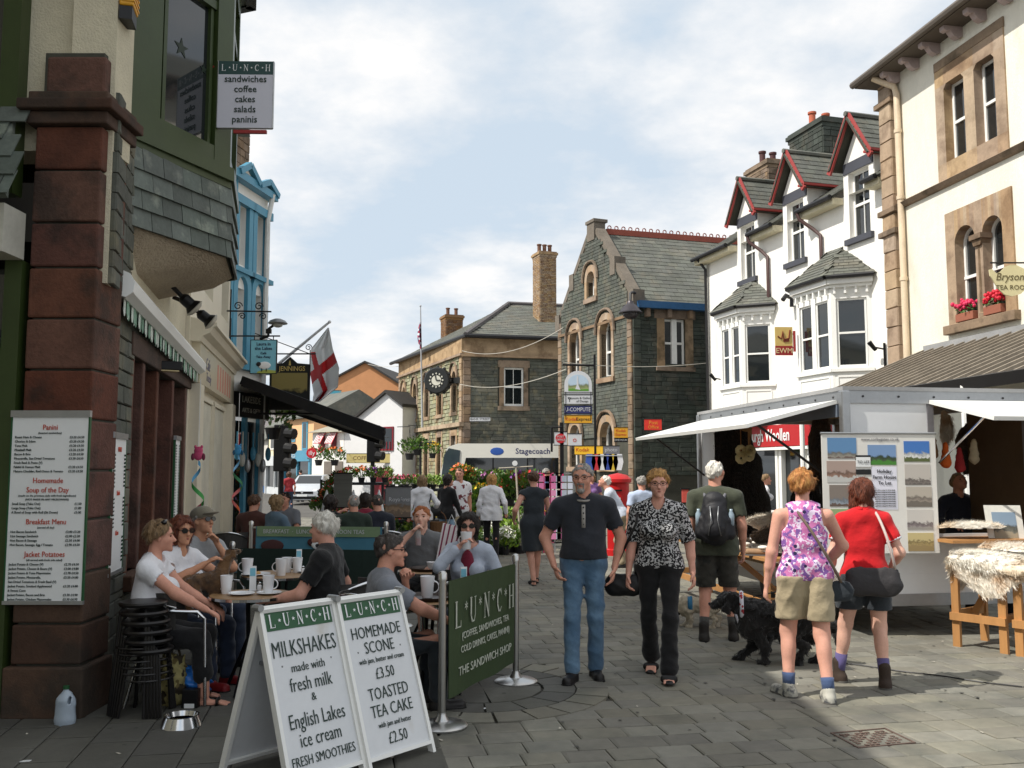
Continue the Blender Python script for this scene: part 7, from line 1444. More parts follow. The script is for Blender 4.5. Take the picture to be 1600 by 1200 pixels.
q=MB();q.fbox(fE,e0_,e0_+.07,1.02,TH_-.17,-.04,.012);q.fbox(fE,TWd-.12,TWd-.05,1.02,TH_-.17,-.04,.012);q.build('opening_frame',M('frame_grey',(120,118,122),.5),tr)
q=MB();q.fbox(fL,.05,TLn-.05,.42,.86,-.03,0);q.build('side_panel',PN,tr);q=MB();q.fbox(fE,.0,TWd,.42,FH,-.03,.004);q.build('skirt_panel',PN,tr)
q=MB();q.fbox(fE,-.02,TWd+.02,.3,.42,-.05,.012);q.fbox(fL,-.02,TLn,.3,.42,-.05,.012);q.build('chassis_rail',ALUD,tr)
q=MB();q.fbox(fL,TLn-.75,TLn-.05,.86,TH_-.17,-.03,0);q.build('side_panel',PN,tr)
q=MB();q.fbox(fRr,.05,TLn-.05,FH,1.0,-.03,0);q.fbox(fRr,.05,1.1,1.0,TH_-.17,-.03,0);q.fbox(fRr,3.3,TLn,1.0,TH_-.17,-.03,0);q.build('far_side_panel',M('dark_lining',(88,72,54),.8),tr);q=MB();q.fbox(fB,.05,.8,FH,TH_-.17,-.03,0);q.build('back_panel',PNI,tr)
for a in(1.5,2.3):
 q=MB();q.cyl(fL.p(a,.3,-.35),fL.p(a,.3,-.15),.3,seg=18);q.build('wheel',BLKMET,tr)
def flap(name,parent,pts,mat=UPVC,under=None):
 n_=(pts[1]-pts[0]).cross(pts[3]-pts[0]).normalized();n_=n_ if n_.z>0 else-n_;q=MB();a=[p_+n_*.02 for p_ in pts]+[p_-n_*.02 for p_ in pts];q.add(a,((0,1,2,3),(7,6,5,4),(0,4,5,1),(1,5,6,2),(2,6,7,3),(3,7,4,0)));return q.build(name,mat,parent)
z1=TH_-.15;flap('side_flap',tr,[fL.p(.12,z1,.02),fL.p(TLn-.1,z1,.02),fL.p(TLn-.1,z1-.26,1.02),fL.p(.12,z1-.26,1.02)])
q=MB();q.fbox(fL,.1,TLn-.1,z1-.16,z1-.03,.0,.03);q.build('flap_rail',M('blue_grey_rail',(104,114,128),.5),tr)
for a in(.3,3.9):q=MB();q.tube([fL.p(a,z1-.22,.85),fL.p(a+(.25 if a>1 else.1),1.6,-.0)],.014,6);q.build('gas_strut',LEAD,tr)
flap('end_flap',tr,[fE.p(e0_+.02,z1,.02),fE.p(TWd-.02,z1,.02),fE.p(TWd+.0,z1-.22,.95),fE.p(e0_+.08,z1-.22,.95)])
for a in(e0_+.12,TWd-.1):q=MB();q.tube([fE.p(a,z1-.2,.75),fE.p(a,1.75,.0)],.012,6);q.build('gas_strut',ALU,tr)
pc_=fE.p(TWd-.25,0,.75);q=MB();q.box((pc_.x,pc_.y,1.1),(.1,.08,2.2));q.build('prop_post',ALUD,tr)
q=MB();q.fbox(fE,e0_-.1,TWd+.05,.96,.99,-.02,.5);q.build('counter_shelf',WOOD,tr)
def fur_mat(n,c,c2,s=18):return M('fur_'+n,c,.95,var=.1,vs=5,bump=.004,bs=60,col2=c2,c2s=s*.18,sheen=.3)
FW=fur_mat('white',(244,240,230),(226,210,186));FB=fur_mat('black',(20,18,17),(34,28,24));FBr=fur_mat('brown',(84,66,48),(48,38,30));FT=fur_mat('tan',(240,233,220),(206,176,142));FGy=fur_mat('grey',(120,114,108),(170,160,148))
def tufts(mb,pts,ln,seed,down=.5,wd=.006):
 r=random.Random(seed)
 for p_,n_ in pts:
  g=V((.15,-.5,-1));g=(g-n_*g.dot(n_))*down;d=(n_*.28+g+V((r.uniform(-.4,.4),r.uniform(-.4,.4),r.uniform(-.3,.3)))).normalized();s_=d.orthogonal().normalized()*wd;mb.add([p_-s_,p_+s_,p_+d*ln*r.uniform(.5,1.2)],((0,1,2),))
def pelt(name,label,cen,size,mat,group=None,seed=1,drape=None,parent=None,cat='sheepskin',ln=.05,n=2500,rot=0.):
 """a thick shaggy skin: lumpy slab with a fringe of locks; drape(u, v) -> world point, normal"""
 r=random.Random(seed);N_=26;vs=[];fs=[];lim=lambda a:1+.12*math.sin(3*a+seed)+.08*math.sin(5*a+seed*2)+.05*math.sin(9*a)
 m=MB();rings=9;P_=[]
 for j in range(rings+1):
  for i in range(N_):
   a=2*math.pi*i/N_;rr_=j/rings*lim(a);u_,v_=rr_*math.cos(a),rr_*math.sin(a);p_,n_=drape(u_*size[0],v_*size[1]);th=.035*math.sqrt(max(0,1-(j/rings)**3))+.008*math.sin(u_*19+v_*13+seed);P_.append((p_+n_*th,n_))
 for j in range(rings):
  for i in range(N_):fs.append((j*N_+i,j*N_+(i+1)%N_,(j+1)*N_+(i+1)%N_,(j+1)*N_+i))
 m.add([p_ for p_,_ in P_],fs);o=m.build(name,mat,parent,smooth=True,label=None if parent else label,cat=None if parent else cat,group=group)
 t=MB();pts=[]
 for k in range(int(n*2.2)):j=int(rings*math.sqrt(r.random()));i=r.randrange(N_);a,b=P_[min(j,rings)*N_+i],P_[min(j+1,rings)*N_+(i+1)%N_];q_=r.random();pts.append((a[0].lerp(b[0],q_)+V((r.uniform(-.02,.02),r.uniform(-.02,.02),0)),a[1]))
 tufts(t,pts,ln*1.0,seed,down=.8,wd=.0032);fo=t.build('fleece',mat,o);fo['kind']='stuff';return o
def hang(c,u,n,tw=.03):return lambda a,b:(V(c)+V(u)*a+V((0,0,b))+V(n)*(tw*math.sin(a*9)+tw*math.sin(b*5)),V(n))
def trestle(label,c,u,ln,dp=.6,h=.76,group='trestle tables of the fur stall'):
 t=thing('trestle_table',label,'table',c,group);f=Frame(c,u,(0,0,1));f.n=-f.n if f.n.y>0 else f.n
 q=MB();q.fbox(f,0,ln,h-.03,h,-dp,0);q.build('table_top',WOOD,t)
 for a in(.06,ln-.06):
  for o in(-.04,-dp+.04):q=MB();q.fbox(f,a-.035,a+.035,0,h-.03,o-.02,o+.02);q.build('leg',WOOD,t)
  q=MB();q.fbox(f,a-.02,a+.02,.28,.35,-dp+.06,-.06);q.build('cross_rail',WOOD,t)
 q=MB();q.fbox(f,.02,ln-.02,.26,.33,-.022,.012);q.build('front_rail',WOOD,t);q=MB();q.bar(f.p(.1,.3,-.3),f.p(ln*.6,h-.05,-.3),.03,.06);q.build('diagonal_brace',WOOD,t);return t,f
tb1=G(1490,1012);tb2=G(1567,1024);u_=(tb2-tb1).normalized()
t1,f1=trestle('near trestle table of sheepskins standing at the trailer end',tb1-u_*.04,u_,(tb2-tb1).length+.1)
t2,f2=trestle('second trestle table running out of the picture on the right',tb2+u_*.08,V((u_.x,u_.y-.0,0)),1.6)
tq=TA-uE*.75+uL*.35;t3,f3=trestle('trestle table of slippers along the shaded side of the trailer',tq,uL,3.2);
def flatd(c,u,v,droop=None,edge=9.):
 def fn(a,b):
  p_=V(c)+V(u)*a+V(v)*b;n_=V((0,0,1))
  if b>edge:ex=b-edge;p_=V(c)+V(u)*a+V(v)*(edge+.03*math.sin(a*9))-V((0,0,ex));n_=V(v)
  if droop is not None and a<droop:ex=droop-a;p_=V(c)+V(u)*droop+V(v)*min(b,edge)-V((0,0,ex))+(V(v)*0);n_=-V(u)
  return p_,n_
 return fn
vf=f1.n
pelt('sheepskin','large white and tan sheepskin spilling over the near trestle table',None,(.62,.42),FT,drape=flatd(f1.p(.42,.8,-.2),u_,vf,droop=-.36,edge=.2),seed=3,n=5200,group='sheepskins on the trestle tables',ln=.06)
pelt('sheepskin','cream sheepskin on top of the pile at the table corner',None,(.5,.28),FW,drape=flatd(f1.p(.3,.86,-.12),u_,vf,droop=-.25,edge=.14),seed=5,n=4200,group='sheepskins on the trestle tables',ln=.06)
pelt('sheepskin','pale sheepskin lying along the second table at the right edge',None,(.75,.3),FW,drape=flatd(f2.p(.55,.8,-.15),u_,vf,edge=.2),seed=7,n=4200,group='sheepskins on the trestle tables',ln=.05)
pelt('sheepskin','ginger tan sheepskin folded behind the cream one',None,(.55,.22),FT,drape=flatd(f1.p(.7,.93,-.35),u_,vf),seed=9,n=3000,group='sheepskins on the trestle tables',ln=.07)
pelt('sheepskin','black fleece heaped on the second table',None,(.4,.25),FB,drape=flatd(f2.p(.75,1.0,-.5),u_,vf),seed=10,n=2600,group='sheepskins on the trestle tables',ln=.06)
pelt('sheepskin','white fluffy fleece on the shelf of the trailer end',None,(.3,.2),FW,drape=flatd(fE.p(e0_+.25,1.1,.25),uE,fE.n),seed=12,n=2600,ln=.05)
c=fE.p(e0_+.62,1.12,.3);f=Frame(c,uE,(0,.1,1),None);f=Frame(c,(uE*.9+uL*-.35).normalized(),V((-.05,.12,1)).normalized(),None);f.n=f.n if f.n.y<0 else-f.n
q=MB();q.fbox(f,-.17,.17,-.2,.2,-.015,0);o=q.build('framed_picture',M('mount_white',(214,212,204),.5),label='white mounted landscape picture propped on the trailer end shelf',cat='picture');q=MB();q.fbox(f,-.11,.11,-.13,.13,.001,.004);q.build('print',photo_mat('fell_print',(130,150,170),(110,110,100),(150,140,120),.4,4),o)
hp_=[(1150,735,12.4,.34,.62,FB,'long black pelt hanging at the left inside the trailer'),(1170,790,12.0,.3,.45,FB,'black pelt hanging below the sheepskin rolls'),(1283,700,10.6,.16,.5,FBr,'dark brown pelt hanging by the near corner post'),(1262,790,10.9,.22,.4,FB,'curly black fleece near the information banner'),(1300,760,10.3,.12,.5,FB,'narrow black pelt beside the banner edge')]
for i,(x,y,D,sx,sy,mt,lb)in enumerate(hp_):c=P(x,y,D);pelt('hanging_pelt',lb,None,(sx,sy),mt,drape=hang(c,V((.97,.2,0)),V((-.2,-.97,0))),seed=20+i,n=1800,cat='pelt',group='pelts hanging in the trailer')
for i,(x,y,D,sx,sy,mt,lb)in enumerate(((1235,838,10.4,.42,.17,FBr,'dark brown fleece lying on the slipper table'),(1205,818,10.9,.28,.12,FT,'tan fleece rolled at the back of the slipper table'))):
 c=P(x,y,D);pelt('fleece_pile',lb,None,(sx,sy),mt,drape=flatd(c,V((.98,.17,0)),V((-.17,-.4,.9))),seed=30+i,n=2400,cat='fleece')
for i,(x,y)in enumerate(((1158,704),(1158,716),(1170,712),(1172,704))):
 c=P(x,y,11.6);t=thing('fleece_ring','cream fleece ring hanging on a cord under the side flap, '+('upper left','lower left','lower right','upper right')[i]+' of the four','fleece ring',c,'fleece rings hanging under the flap')
 q=MB();q.tube([c+V((.045*math.cos(a*.7),0,.045*math.sin(a*.7)))for a in range(9)],.032,8,closed=True);q.build('ring',fur_mat('ring%d'%i,(206,196,150),(150,136,90)),t,smooth=True);q=MB();q.tube([c+V((0,0,.05)),V((c.x,c.y,TH_-.2))],.006,4);q.build('cord',WOOD,t)
SLM=[M('slipper_%d'%i,c_,.9,var=.15)for i,c_ in enumerate(((150,120,92),(196,186,168),(98,94,92),(120,96,74),(216,208,194)))]
def slipper(label,c,rot,mat,boot=False,grp=None):
 t=thing('slipper',label,'slipper',c,grp);cr,sr=math.cos(rot),math.sin(rot);F=Field([-.07,-.08,-.01],[.07,.26,.2],.012)
 F.cone((0,0,.04),(0,.16,.035),.042,.045,.02,(0,0,1),.8);
 if boot:F.cone((0,.0,.05),(0,-.01,.16),.045,.05,.02)
 F.ell((0,.01,.09 if not boot else.19),(.03,.05,.04),.01,neg=True);F.cut((0,0,.002),(0,0,-1));o=local_obj('upper',F.mesh('upper',mat),t)
 q=MB();q.ell((0,.01,.085 if not boot else.17),(.045,.06,.022),10,6);o=local_obj('fleece_cuff',q.mesh('cuff',FW,True),t);q=MB();q.prism(Frame((0,0,0),(1,0,0),(0,1,0),(0,0,1)),[(-.04,-.03),(.04,-.03),(.046,.12),(.03,.2),(-.03,.2),(-.046,.12)],-.004,.012);local_obj('sole',q.mesh('sole',SLM[2]),t);t.rotation_euler.z=rot;return t
for i,(a,z,c_,nm)in enumerate(((1.45,1.95,(214,100,40),'orange'),(1.62,1.9,(150,40,44),'red'),(1.8,2.0,(186,176,150),'cream'),(1.3,2.05,(120,90,60),'brown'))):
 c=fE.p(a,z,-.5);F=Field([c.x-.1,c.y-.1,c.z-.35],[c.x+.1,c.y+.1,c.z+.1],.014);F.cone(c,c-V((0,0,.2)),.03,.06,.02);F.ripple(.01,20,i);o=bpy.data.objects.new('hanging_hat',F.mesh('hat',M('hat_%d'%i,c_,.9)));COL.objects.link(o);tag(o,nm+' woollen hat hanging in the end opening of the trailer','hat')
for i,(x,y,D,sx,sy,mt,lb)in enumerate(((1512,700,11.0,.14,.3,FBr,'brown pelt hanging at the back of the end opening'),(1545,720,10.8,.12,.34,FB,'black pelt hanging at the right of the end opening'),(1478,670,10.6,.08,.2,FT,'tan pelt hanging top left in the end opening'))):
 c=P(x,y,D);pelt('hanging_pelt',lb,None,(sx,sy),mt,drape=hang(c,V((.97,.2,0)),V((-.2,-.97,0))),seed=50+i,n=1500,cat='pelt')
# ================================================================== flower market
LEAF=M('leaf_green',(78,112,48),.65,var=.3,vs=6,rnd=.3,col2=(120,142,62),c2s=4);LEAFD=M('leaf_dark',(50,78,40),.65,var=.3,vs=6,rnd=.3);LEAFL=M('leaf_lime',(132,160,70),.65,var=.25,vs=6,rnd=.25)
POT=M('black_pot',(34,34,36),.6);FLC={k:M('petal_'+k,c,.6,var=.12,rnd=.15)for k,c in dict(pink=(216,66,118),red=(200,40,36),orange=(228,112,40),yellow=(236,196,50),white=(232,232,220),purple=(130,70,150),mauve=(186,120,170)).items()}
def plant_meshes(leaf,petal,seed,r_=.16,h_=.28,nl=150,nf=34,fl_sz=.022,upright=.5):
 r=random.Random(seed);q=MB()
 for i in range(nl):
  a=r.uniform(0,6.28);rr_=r_*math.sqrt(r.random());z=h_*(r.random()**.7)*(1-.4*(rr_/r_)**2);c=V((rr_*math.cos(a),rr_*math.sin(a),.09+z));d=V((math.cos(a)*(1-upright),math.sin(a)*(1-upright),upright+r.uniform(-.3,.3))).normalized();s_=d.cross(V((r.uniform(-1,1),r.uniform(-1,1),r.uniform(-1,1)))).normalized()*r.uniform(.012,.024);l_=r.uniform(.05,.1)
  q.quad(c,c+d*l_*.5+s_,c+d*l_,c+d*l_*.5-s_)
 fo=q.mesh('foliage',leaf);q=MB();q.lathe((0,0,0),[(.06,0),(.085,.11),(.09,.11),(.09,.12),(.07,.12),(.0,.11)],12);po=q.mesh('pot',POT);fl=None
 if petal:
  q=MB()
  for i in range(nf):
   a=r.uniform(0,6.28);rr_=r_*1.0*math.sqrt(r.random());c=V((rr_*math.cos(a),rr_*math.sin(a),.09+h_*(1.02-.35*(rr_/r_)**2)*r.uniform(.8,1.08)));n_=V((r.uniform(-.8,.8),r.uniform(-.8,.8),r.uniform(.2,1))).normalized();x=n_.orthogonal().normalized();y=n_.cross(x)
   for k in range(5):
    t_=k*1.257;d=x*math.cos(t_)+y*math.sin(t_);e=n_.cross(d)*fl_sz*.5;q.quad(c,c+d*fl_sz*.6+e,c+d*fl_sz*1.25+n_*.004,c+d*fl_sz*.6-e)
  fl=q.mesh('flowers',petal)
 return fo,po,fl
PM={}
def plant(label,loc,kind,seed=0,s=1.,pot=True,group='potted plants of the flower market',name='potted_plant',r_=.16,h_=.28,leaf=None,nf=34,up=.5,fs=.024):
 key=(kind,seed%3,r_,h_,leaf,nf)
 if key not in PM:PM[key]=plant_meshes({'l':LEAFL,'d':LEAFD,None:LEAF}[leaf],FLC.get(kind),seed%3+len(PM),r_,h_,nf=nf,upright=up,fl_sz=fs)
 fo,po,fl=PM[key];t=thing(name,label,'plant',loc,group);t.scale=(s,s,s);t.rotation_euler.z=seed*1.7
 local_obj('foliage',fo,t)
 if pot:local_obj('pot',po,t)
 if fl:local_obj('flowers',fl,t)
 return t
rr=random.Random(11)
def stand(name,label,x0,x1,ytop,D,dp=.8,h=None,mat=None,shelves=1,cat='plant stand',slat=False):
 A=P(x0,ytop,D);B=P(x1,ytop,D);h=A.z if h is None else h;f=Frame((A.x,D,0),(1,0,0),(0,0,1),(0,-1,0));W_=B.x-A.x;t=thing(name,label,cat,(A.x,D,0));m_=mat or LEAD
 for k in range(shelves):z=h*(k+1)/shelves;q=MB();q.fbox(f,0,W_,z-.05,z,-dp,0);q.build('shelf',m_,t)
 for a in(.03,W_-.03):
  for o in(-.04,-dp+.04):q=MB();q.fbox(f,a-.025,a+.025,0,h-.05,o-.02,o+.02);q.build('leg',m_,t)
 return f,W_,h
f,W_,h=stand('plant_stand','long black metal plant stand of pink and lime plants behind the banner',600,700,764,19.5,shelves=2)
cols=['pink']*5+[None]*4+['pink',None,'yellow',None]
i=0
for k in range(2):
 for j in range(9):i+=1;plant('potted plant with %s on the black stand behind the trader banner'%('pink flowers' if j<4 else 'lime green leaves'),f.p(.08+W_*(j+.5)/9.3,h/(2-k),-.15-.35*(j%2)),'pink' if j<4 else None,i,.8,leaf=None if j<4 else 'l',group='pink flowering pots on the long stand' if j<4 else 'lime leaved pots on the long stand')
f,W_,h=stand('plant_stand','tall plant stand stacked with flowers beside the grey menu board',535,600,754,18.5,shelves=2)
for j in range(7):plant('trailing plant in a pot on the tall stand behind the pub tables',f.p(.05+W_*(j+.5)/7,h/(1+j%2*1),-.2),('red',None,'orange',None,'purple')[j%5],j+3,.85,leaf='d' if j%2 else None,group='plants on the tall stand behind the pub')
for j in range(16):
 z=.2+1.25*(j%8)/8;D=17.2+.1*(j%3);c=P(500+10*(j%4),800,D);plant('plant of the dense flower wall left of the grey board',(c.x,D,z),('red','orange',None,'red',None,'pink')[j%6],j,1.0,leaf='d' if j%3 else None,pot=False,group='plants in the dense flower wall by the board')
t=thing('flower_rack','black wire rack holding the dense wall of red and orange flowers','rack',(P(515,760,17.5).x,17.5,0));q=MB();c=P(498,760,17.5);f_=Frame((c.x,17.45,0),(1,0,0),(0,0,1),(0,-1,0))
for a in(0,.55):q.fbox(f_,a,a+.04,0,1.5,-.2,-.16)
for z in(.3,.7,1.1,1.45):q.fbox(f_,.04,.55,z,z+.03,-.2,-.14)
q.build('frame',LEAD,t)
flat_sign('grey_notice_board',521,741,549,792,16.6,'plain grey slatted notice board standing among the flowers',M('board_grey',(118,118,112),.6,var=.15,stretch=(.2,1,12)),[])
for i,x in enumerate((510,552,592)):
 c=P(x,790,15.5);q=MB();q.lathe((c.x,c.y,.75),[(.13,0),(.1,.2),(.05,.45),(.01,.6)],10);q.build('folded_parasol',M('parasol_white%d'%i,(220,222,224),.8),label=('white folded cloth parasol left of the grey board','white folded cloth parasol right of the grey board','white folded cloth parasol by the steel post')[i],cat='parasol',group='folded white parasols',smooth=True)
t,f,k=flat_sign('trader_banner',602,762,641,808,15.0,'printed grey and brown banner reading Royal Brand beside the flowers',photo_mat('banner_print',(120,122,124),(150,128,104),(110,96,84),.35,5),[('Royal',617,781,9,GREYP),('Forest',633,781,9,GREYP)])
n=0
def cluster(x0,x1,y0,y1,cnt,kinds,lab,s=1.,hh=.28,leaf=None,zadd=0.,group=None,rr_=.16):
 global n
 for j in range(cnt):
  x,y=rr.uniform(x0,x1),rr.uniform(y0,y1);g=G(x,y);n+=1;plant(lab,g+V((0,0,zadd)),kinds[j%len(kinds)],n,1.15*s*rr.uniform(.85,1.2),r_=rr_,h_=hh,leaf=leaf if j%2 else None,group=group or lab,fs=.036,nf=48)
cluster(600,650,838,862,16,('red','orange',None,'red'),'low pot of red and orange bedding flowers left of the white cardigan woman',1.0,.3,zadd=.25)
cluster(640,668,835,858,9,('white','white',None),'low pot of white flowers left of the striped bag',1.0,.25,zadd=.3)
cluster(668,700,835,862,9,('yellow','orange',None),'low pot of yellow and orange flowers behind the red haired boy',1.0,.25,zadd=.2)
cluster(600,660,862,872,14,('mauve',None,'pink'),'small tray plant with mauve flowers at the front of the display',.75,.14,group='tray plants with mauve flowers')
cluster(735,795,835,868,18,(None,'white',None),'leafy green pot on the ground by the white jumper woman',1.1,.3,leaf='l')
cluster(790,822,848,866,12,(None,None,'white'),'bright green leafy plant in a black pot right of the white jumper woman',1.25,.34,leaf='l')
cluster(788,815,828,840,8,(None,),'tall grassy green plant behind the leafy pots',1.5,.4,leaf='l')
cluster(845,868,826,850,10,('orange','yellow',None),'pot with dry orange flowers behind the dark dress woman',1.3,.35)
t=thing('plant_bench','low dark display bench under the red and mauve bedding plants','plant stand',G(630,866));q=MB();c=G(630,858);q.box((c.x,c.y+.3,.2),(1.25,1.0,.05));q.build('shelf',LEAD,t)
for sx in(-.55,.55):
 for sy in(-.1,.7):q=MB();q.box((c.x+sx,c.y+sy,.09),(.05,.05,.18));q.build('leg',LEAD,t)
for lab,x0,x1,y0,y1,D,cnt,kinds in(('pot with yellow and orange blooms high on the rack by the flower man',708,735,742,752,20.5,9,('yellow','orange')),('dark leafy pot on the shelves between the flower man and the ginger woman',735,752,770,815,20,14,(None,'yellow')),('pot of grasses and red begonias left of the dress woman',782,806,752,778,20,14,('red',None)),('pot of red and purple flowers just behind the dress woman',812,836,750,772,19.6,10,('red','purple')),('small pot of pale flowers at the back of the stalls',735,790,748,756,21,9,('white','mauve',None))):
 for j in range(cnt):c=P(rr.uniform(x0,x1),rr.uniform(y0,y1)+14,D+rr.uniform(-.2,.2));n+=1;plant(lab,c,kinds[j%len(kinds)],n,1.15,fs=.034,group=lab,pot=True)
f,W_,h=stand('plant_stand','black rack of shelves under the red begonias',735,845,787,20,shelves=3,dp=.7);f,W_,h=stand('plant_stand','low black table under the yellow blooms',700,790,766,21,shelves=2,dp=.7)
c=P(806,730,19);t=thing('stall_pole','thin pale T-shaped pole with a small white disc over the flower stall','pole',(c.x,c.y,0));q=MB();q.tube([(c.x+.1,c.y,0),(c.x,c.y,c.z)],.02,6);q.tube([c+V((-.35,0,-.02)),c+V((.35,0,.02))],.012,5);q.build('pole',M('bamboo',(180,172,156),.6),t);q=MB();q.cyl(c+V((-.02,-.03,.08)),c+V((-.02,0,.08)),.055,seg=16);q.build('disc',WHT,t)
PK=M('pink_card',(206,120,166),.5,var=.1,rnd=.3);
for i,(x,lab)in enumerate(((846,'pink wire card spinner nearest the dress woman'),(865,'tall magenta card rack behind the dark shirt man'),(882,'grey wire card rack at the right of the pink ones'))):
 c=P(x,800,19);t=thing('card_rack',lab,'card rack',(c.x,19,0));f_=Frame((c.x-.2,19,0),(1,0,0),(0,0,1),(0,-1,0));q=MB();q.fbox(f_,-.01,.02,0,1.62,-.1,-.05);q.fbox(f_,.38,.41,0,1.62,-.1,-.05);q.fbox(f_,.02,.38,1.6,1.62,-.1,-.05);q.fbox(f_,.02,.38,.2,.22,-.1,-.05);q.build('frame',(FLC['pink'],FLC['pink'],ALUD)[i],t)
 for r0 in range(9):
  for c0 in range(3):q=MB();q.fbox(f_,.03+c0*.12,.13+c0*.12,.28+r0*.145,.4+r0*.145,-.04,-.02);q.build('card',(PK,PK,M('pale_card',(190,200,214),.5,rnd=.3)if 'pale_card' not in MATS else MATS['pale_card'])[i],t)
def basket(x,y,D,s,label,kinds=('red',),post=None):
 c=P(x,y,D);t=plant(label,c-V((0,0,.2*s)),kinds[0],int(x),1.6*s,pot=True,group=None,name='hanging_basket',r_=.2,h_=.3);t['category']='hanging basket';q=MB();o=1/(1.6*s)
 q.tube([V((-.1,0,.12)),V((0,0,.5)),V((.1,0,.12))],.004,4);q.tube([V((0,0,.5)),V((0,0,.62)),V((0,.3,.62))],.008,4);local_obj('hanger',q.mesh('hanger',BLKMET),t)
basket(427,668,17.2,1.1,'big dark green hanging basket beside the black traffic light',(None,));basket(498,718,52,1.7,'left hanging basket of red flowers on the coffee shop wing',('red',));basket(523,718,52,1.7,'right hanging basket of red flowers on the coffee shop wing',('orange',));basket(640,708,36,1.3,'left leafy basket on the lamp post in front of the clock hall',(None,));basket(652,702,36,1.15,'middle leafy basket on the lamp post in front of the clock hall',(None,));basket(676,708,36,1.0,'small basket right of the lamp post near the bus',('yellow',))
c=P(657,700,36);t=thing('basket_post','slim dark post carrying the leafy baskets by the clock hall','post',(c.x,c.y,0));q=MB();q.tube([(c.x,c.y,0),(c.x,c.y,c.z+.4)],.05,8);q.tube([c+V((-.6,0,.2)),c+V((.6,0,.2))],.03,6);q.build('post',LEAD,t)
c=G(966,812);D=18.5;c=P(966,800,D);t=thing('post_box','red pillar post box behind the bending old man','post box',(c.x,D,0));q=MB();q.lathe((c.x,D,0),[(.26,0),(.26,.12),(.22,.14),(.22,1.4),(.27,1.44),(.27,1.5),(.18,1.58),(.0,1.62)],20);q.build('body',M('post_red',(180,28,30),.35,var=.03),t,smooth=35);q=MB();q.box((c.x-.05,D-.225,1.28),(.2,.02,.03));q.build('slot',BLKMET,t);q=MB();q.box((c.x-.05,D-.225,1.05),(.14,.02,.18));q.build('plate',WHT,t)
for i,(x,c_)in enumerate(((923,(60,90,170)),(932,(190,50,60)),(941,(220,220,220)),(950,(50,70,150)),(958,(210,180,60)),(966,(220,220,225)))):
 c=P(x,722,29);q=MB();q.prism(Frame(c,(1,0,0),(0,0,1),(0,-1,0)),[(-.12,.25),(.12,.25),(.16,.0),(.1,-.25),(-.1,-.25),(-.16,0)],-.03,0);q.build('hanging_garment',M('garment%d'%i,c_,.8),label=('blue','red','white','navy','yellow','pale')[i]+' shirt hanging on the rail below the yellow sign',cat='garment',group='shirts hanging by the hall')
q=MB();q.tube([P(915,712,29),P(972,712,29)],.02,5);q.build('clothes_rail',ALUD,label='steel clothes rail below the yellow sign',cat='rail')
flat_sign('sandwich_board',1066,765,1076,785,16,'small red and white board standing against the dark hall wall',M('red_board',(206,90,80),.5),[])
for i,(x,y)in enumerate(((604,870),)):pass
# ================================================================== cafe terrace: boards, barriers, tables, chairs
def aboard(label,tc_,lean,rows,e=V((.64,.77,0)),w_=.47,H_=.93):
 n_=V((e.y,-e.x,0));top_=V((tc_[0],tc_[1],H_));bc=top_+n_*lean;bc.z=0.03;bk=top_-n_*lean;bk.z=.03;t=thing('sandwich_board',label,'sandwich board',(tc_[0],tc_[1],0),'white LUNCH boards on the pavement')
 for(b,nn,nm)in((bc,n_,'front_panel'),(bk,-n_,'back_panel')):
  v_=(top_-b);L_=v_.length;f=Frame(b,e,v_);f.n=f.n if f.n.dot(nn)>0 else-f.n;PW_=M('board_white'+nm+label[:5],(214,216,218),.45,var=.04,col2=(186,180,168),c2s=2,c2lo=.6,c2hi=.75)
  q=MB();q.fbox(f,-w_/2,w_/2,.03,L_,-.012,0);p_=q.build(nm,PW_,t)
  q=MB();q.fbox(f,-w_/2-.022,-w_/2,-.03,L_,-.03,.012);q.fbox(f,w_/2,w_/2+.022,-.03,L_,-.03,.012);q.fbox(f,-w_/2,w_/2,L_-.022,L_,-.03,.012);q.fbox(f,-w_/2,w_/2,.03,.05,-.03,.012);q.build('frame',UPVC,t)
  if nm=='front_panel':
   q=MB();q.fbox(f,-w_/2+.012,w_/2-.012,L_-.135,L_-.03,0,.003);q.build('header',SIGNG,t);lunch(f.sh(0,0,.003),0,L_-.083,w_*.84,.07,WHT,t)
   for s_,y,sz,xs_ in rows:text(s_,f,0,L_*y,sz,INK,t,xs=xs_,bold=-.0008*sz/.1)
 for s_ in(-1,1):q=MB();c=top_+e*s_*(w_/2+.02);q.cyl(c-n_*.03,c+n_*.03,.02,seg=8);q.build('hinge',ALUD,t);q=MB();a=c.lerp(bc,.35)+e*s_*w_*0;q.bar(a,c.lerp(bk,.35),.008,.02);q.build('stay',ALUD,t)
E1=V((.64,.77,0))
aboard('nearest white LUNCH board advertising milkshakes and ice cream',(-1.21,5.3),.31,[('MILKSHAKES',.745,.125,.62),('made with',.635,.068,.8),('fresh milk',.54,.105,.68),('&',.46,.06,.9),('English Lakes',.345,.112,.64),('ice cream',.24,.105,.68),('FRESH SMOOTHIES',.135,.072,.7)])
aboard('second white LUNCH board priced homemade scone £3.50 and tea cake £2.50',(-.865,5.68),.31,[('HOMEMADE',.765,.098,.72),('SCONE',.67,.098,.72),('with jam, butter and cream',.595,.043,.74),('£3.50',.51,.092,.72),('TOASTED',.395,.098,.72),('TEA CAKE',.295,.098,.72),('with jam and butter',.215,.043,.74),('£2.50',.13,.092,.72)])
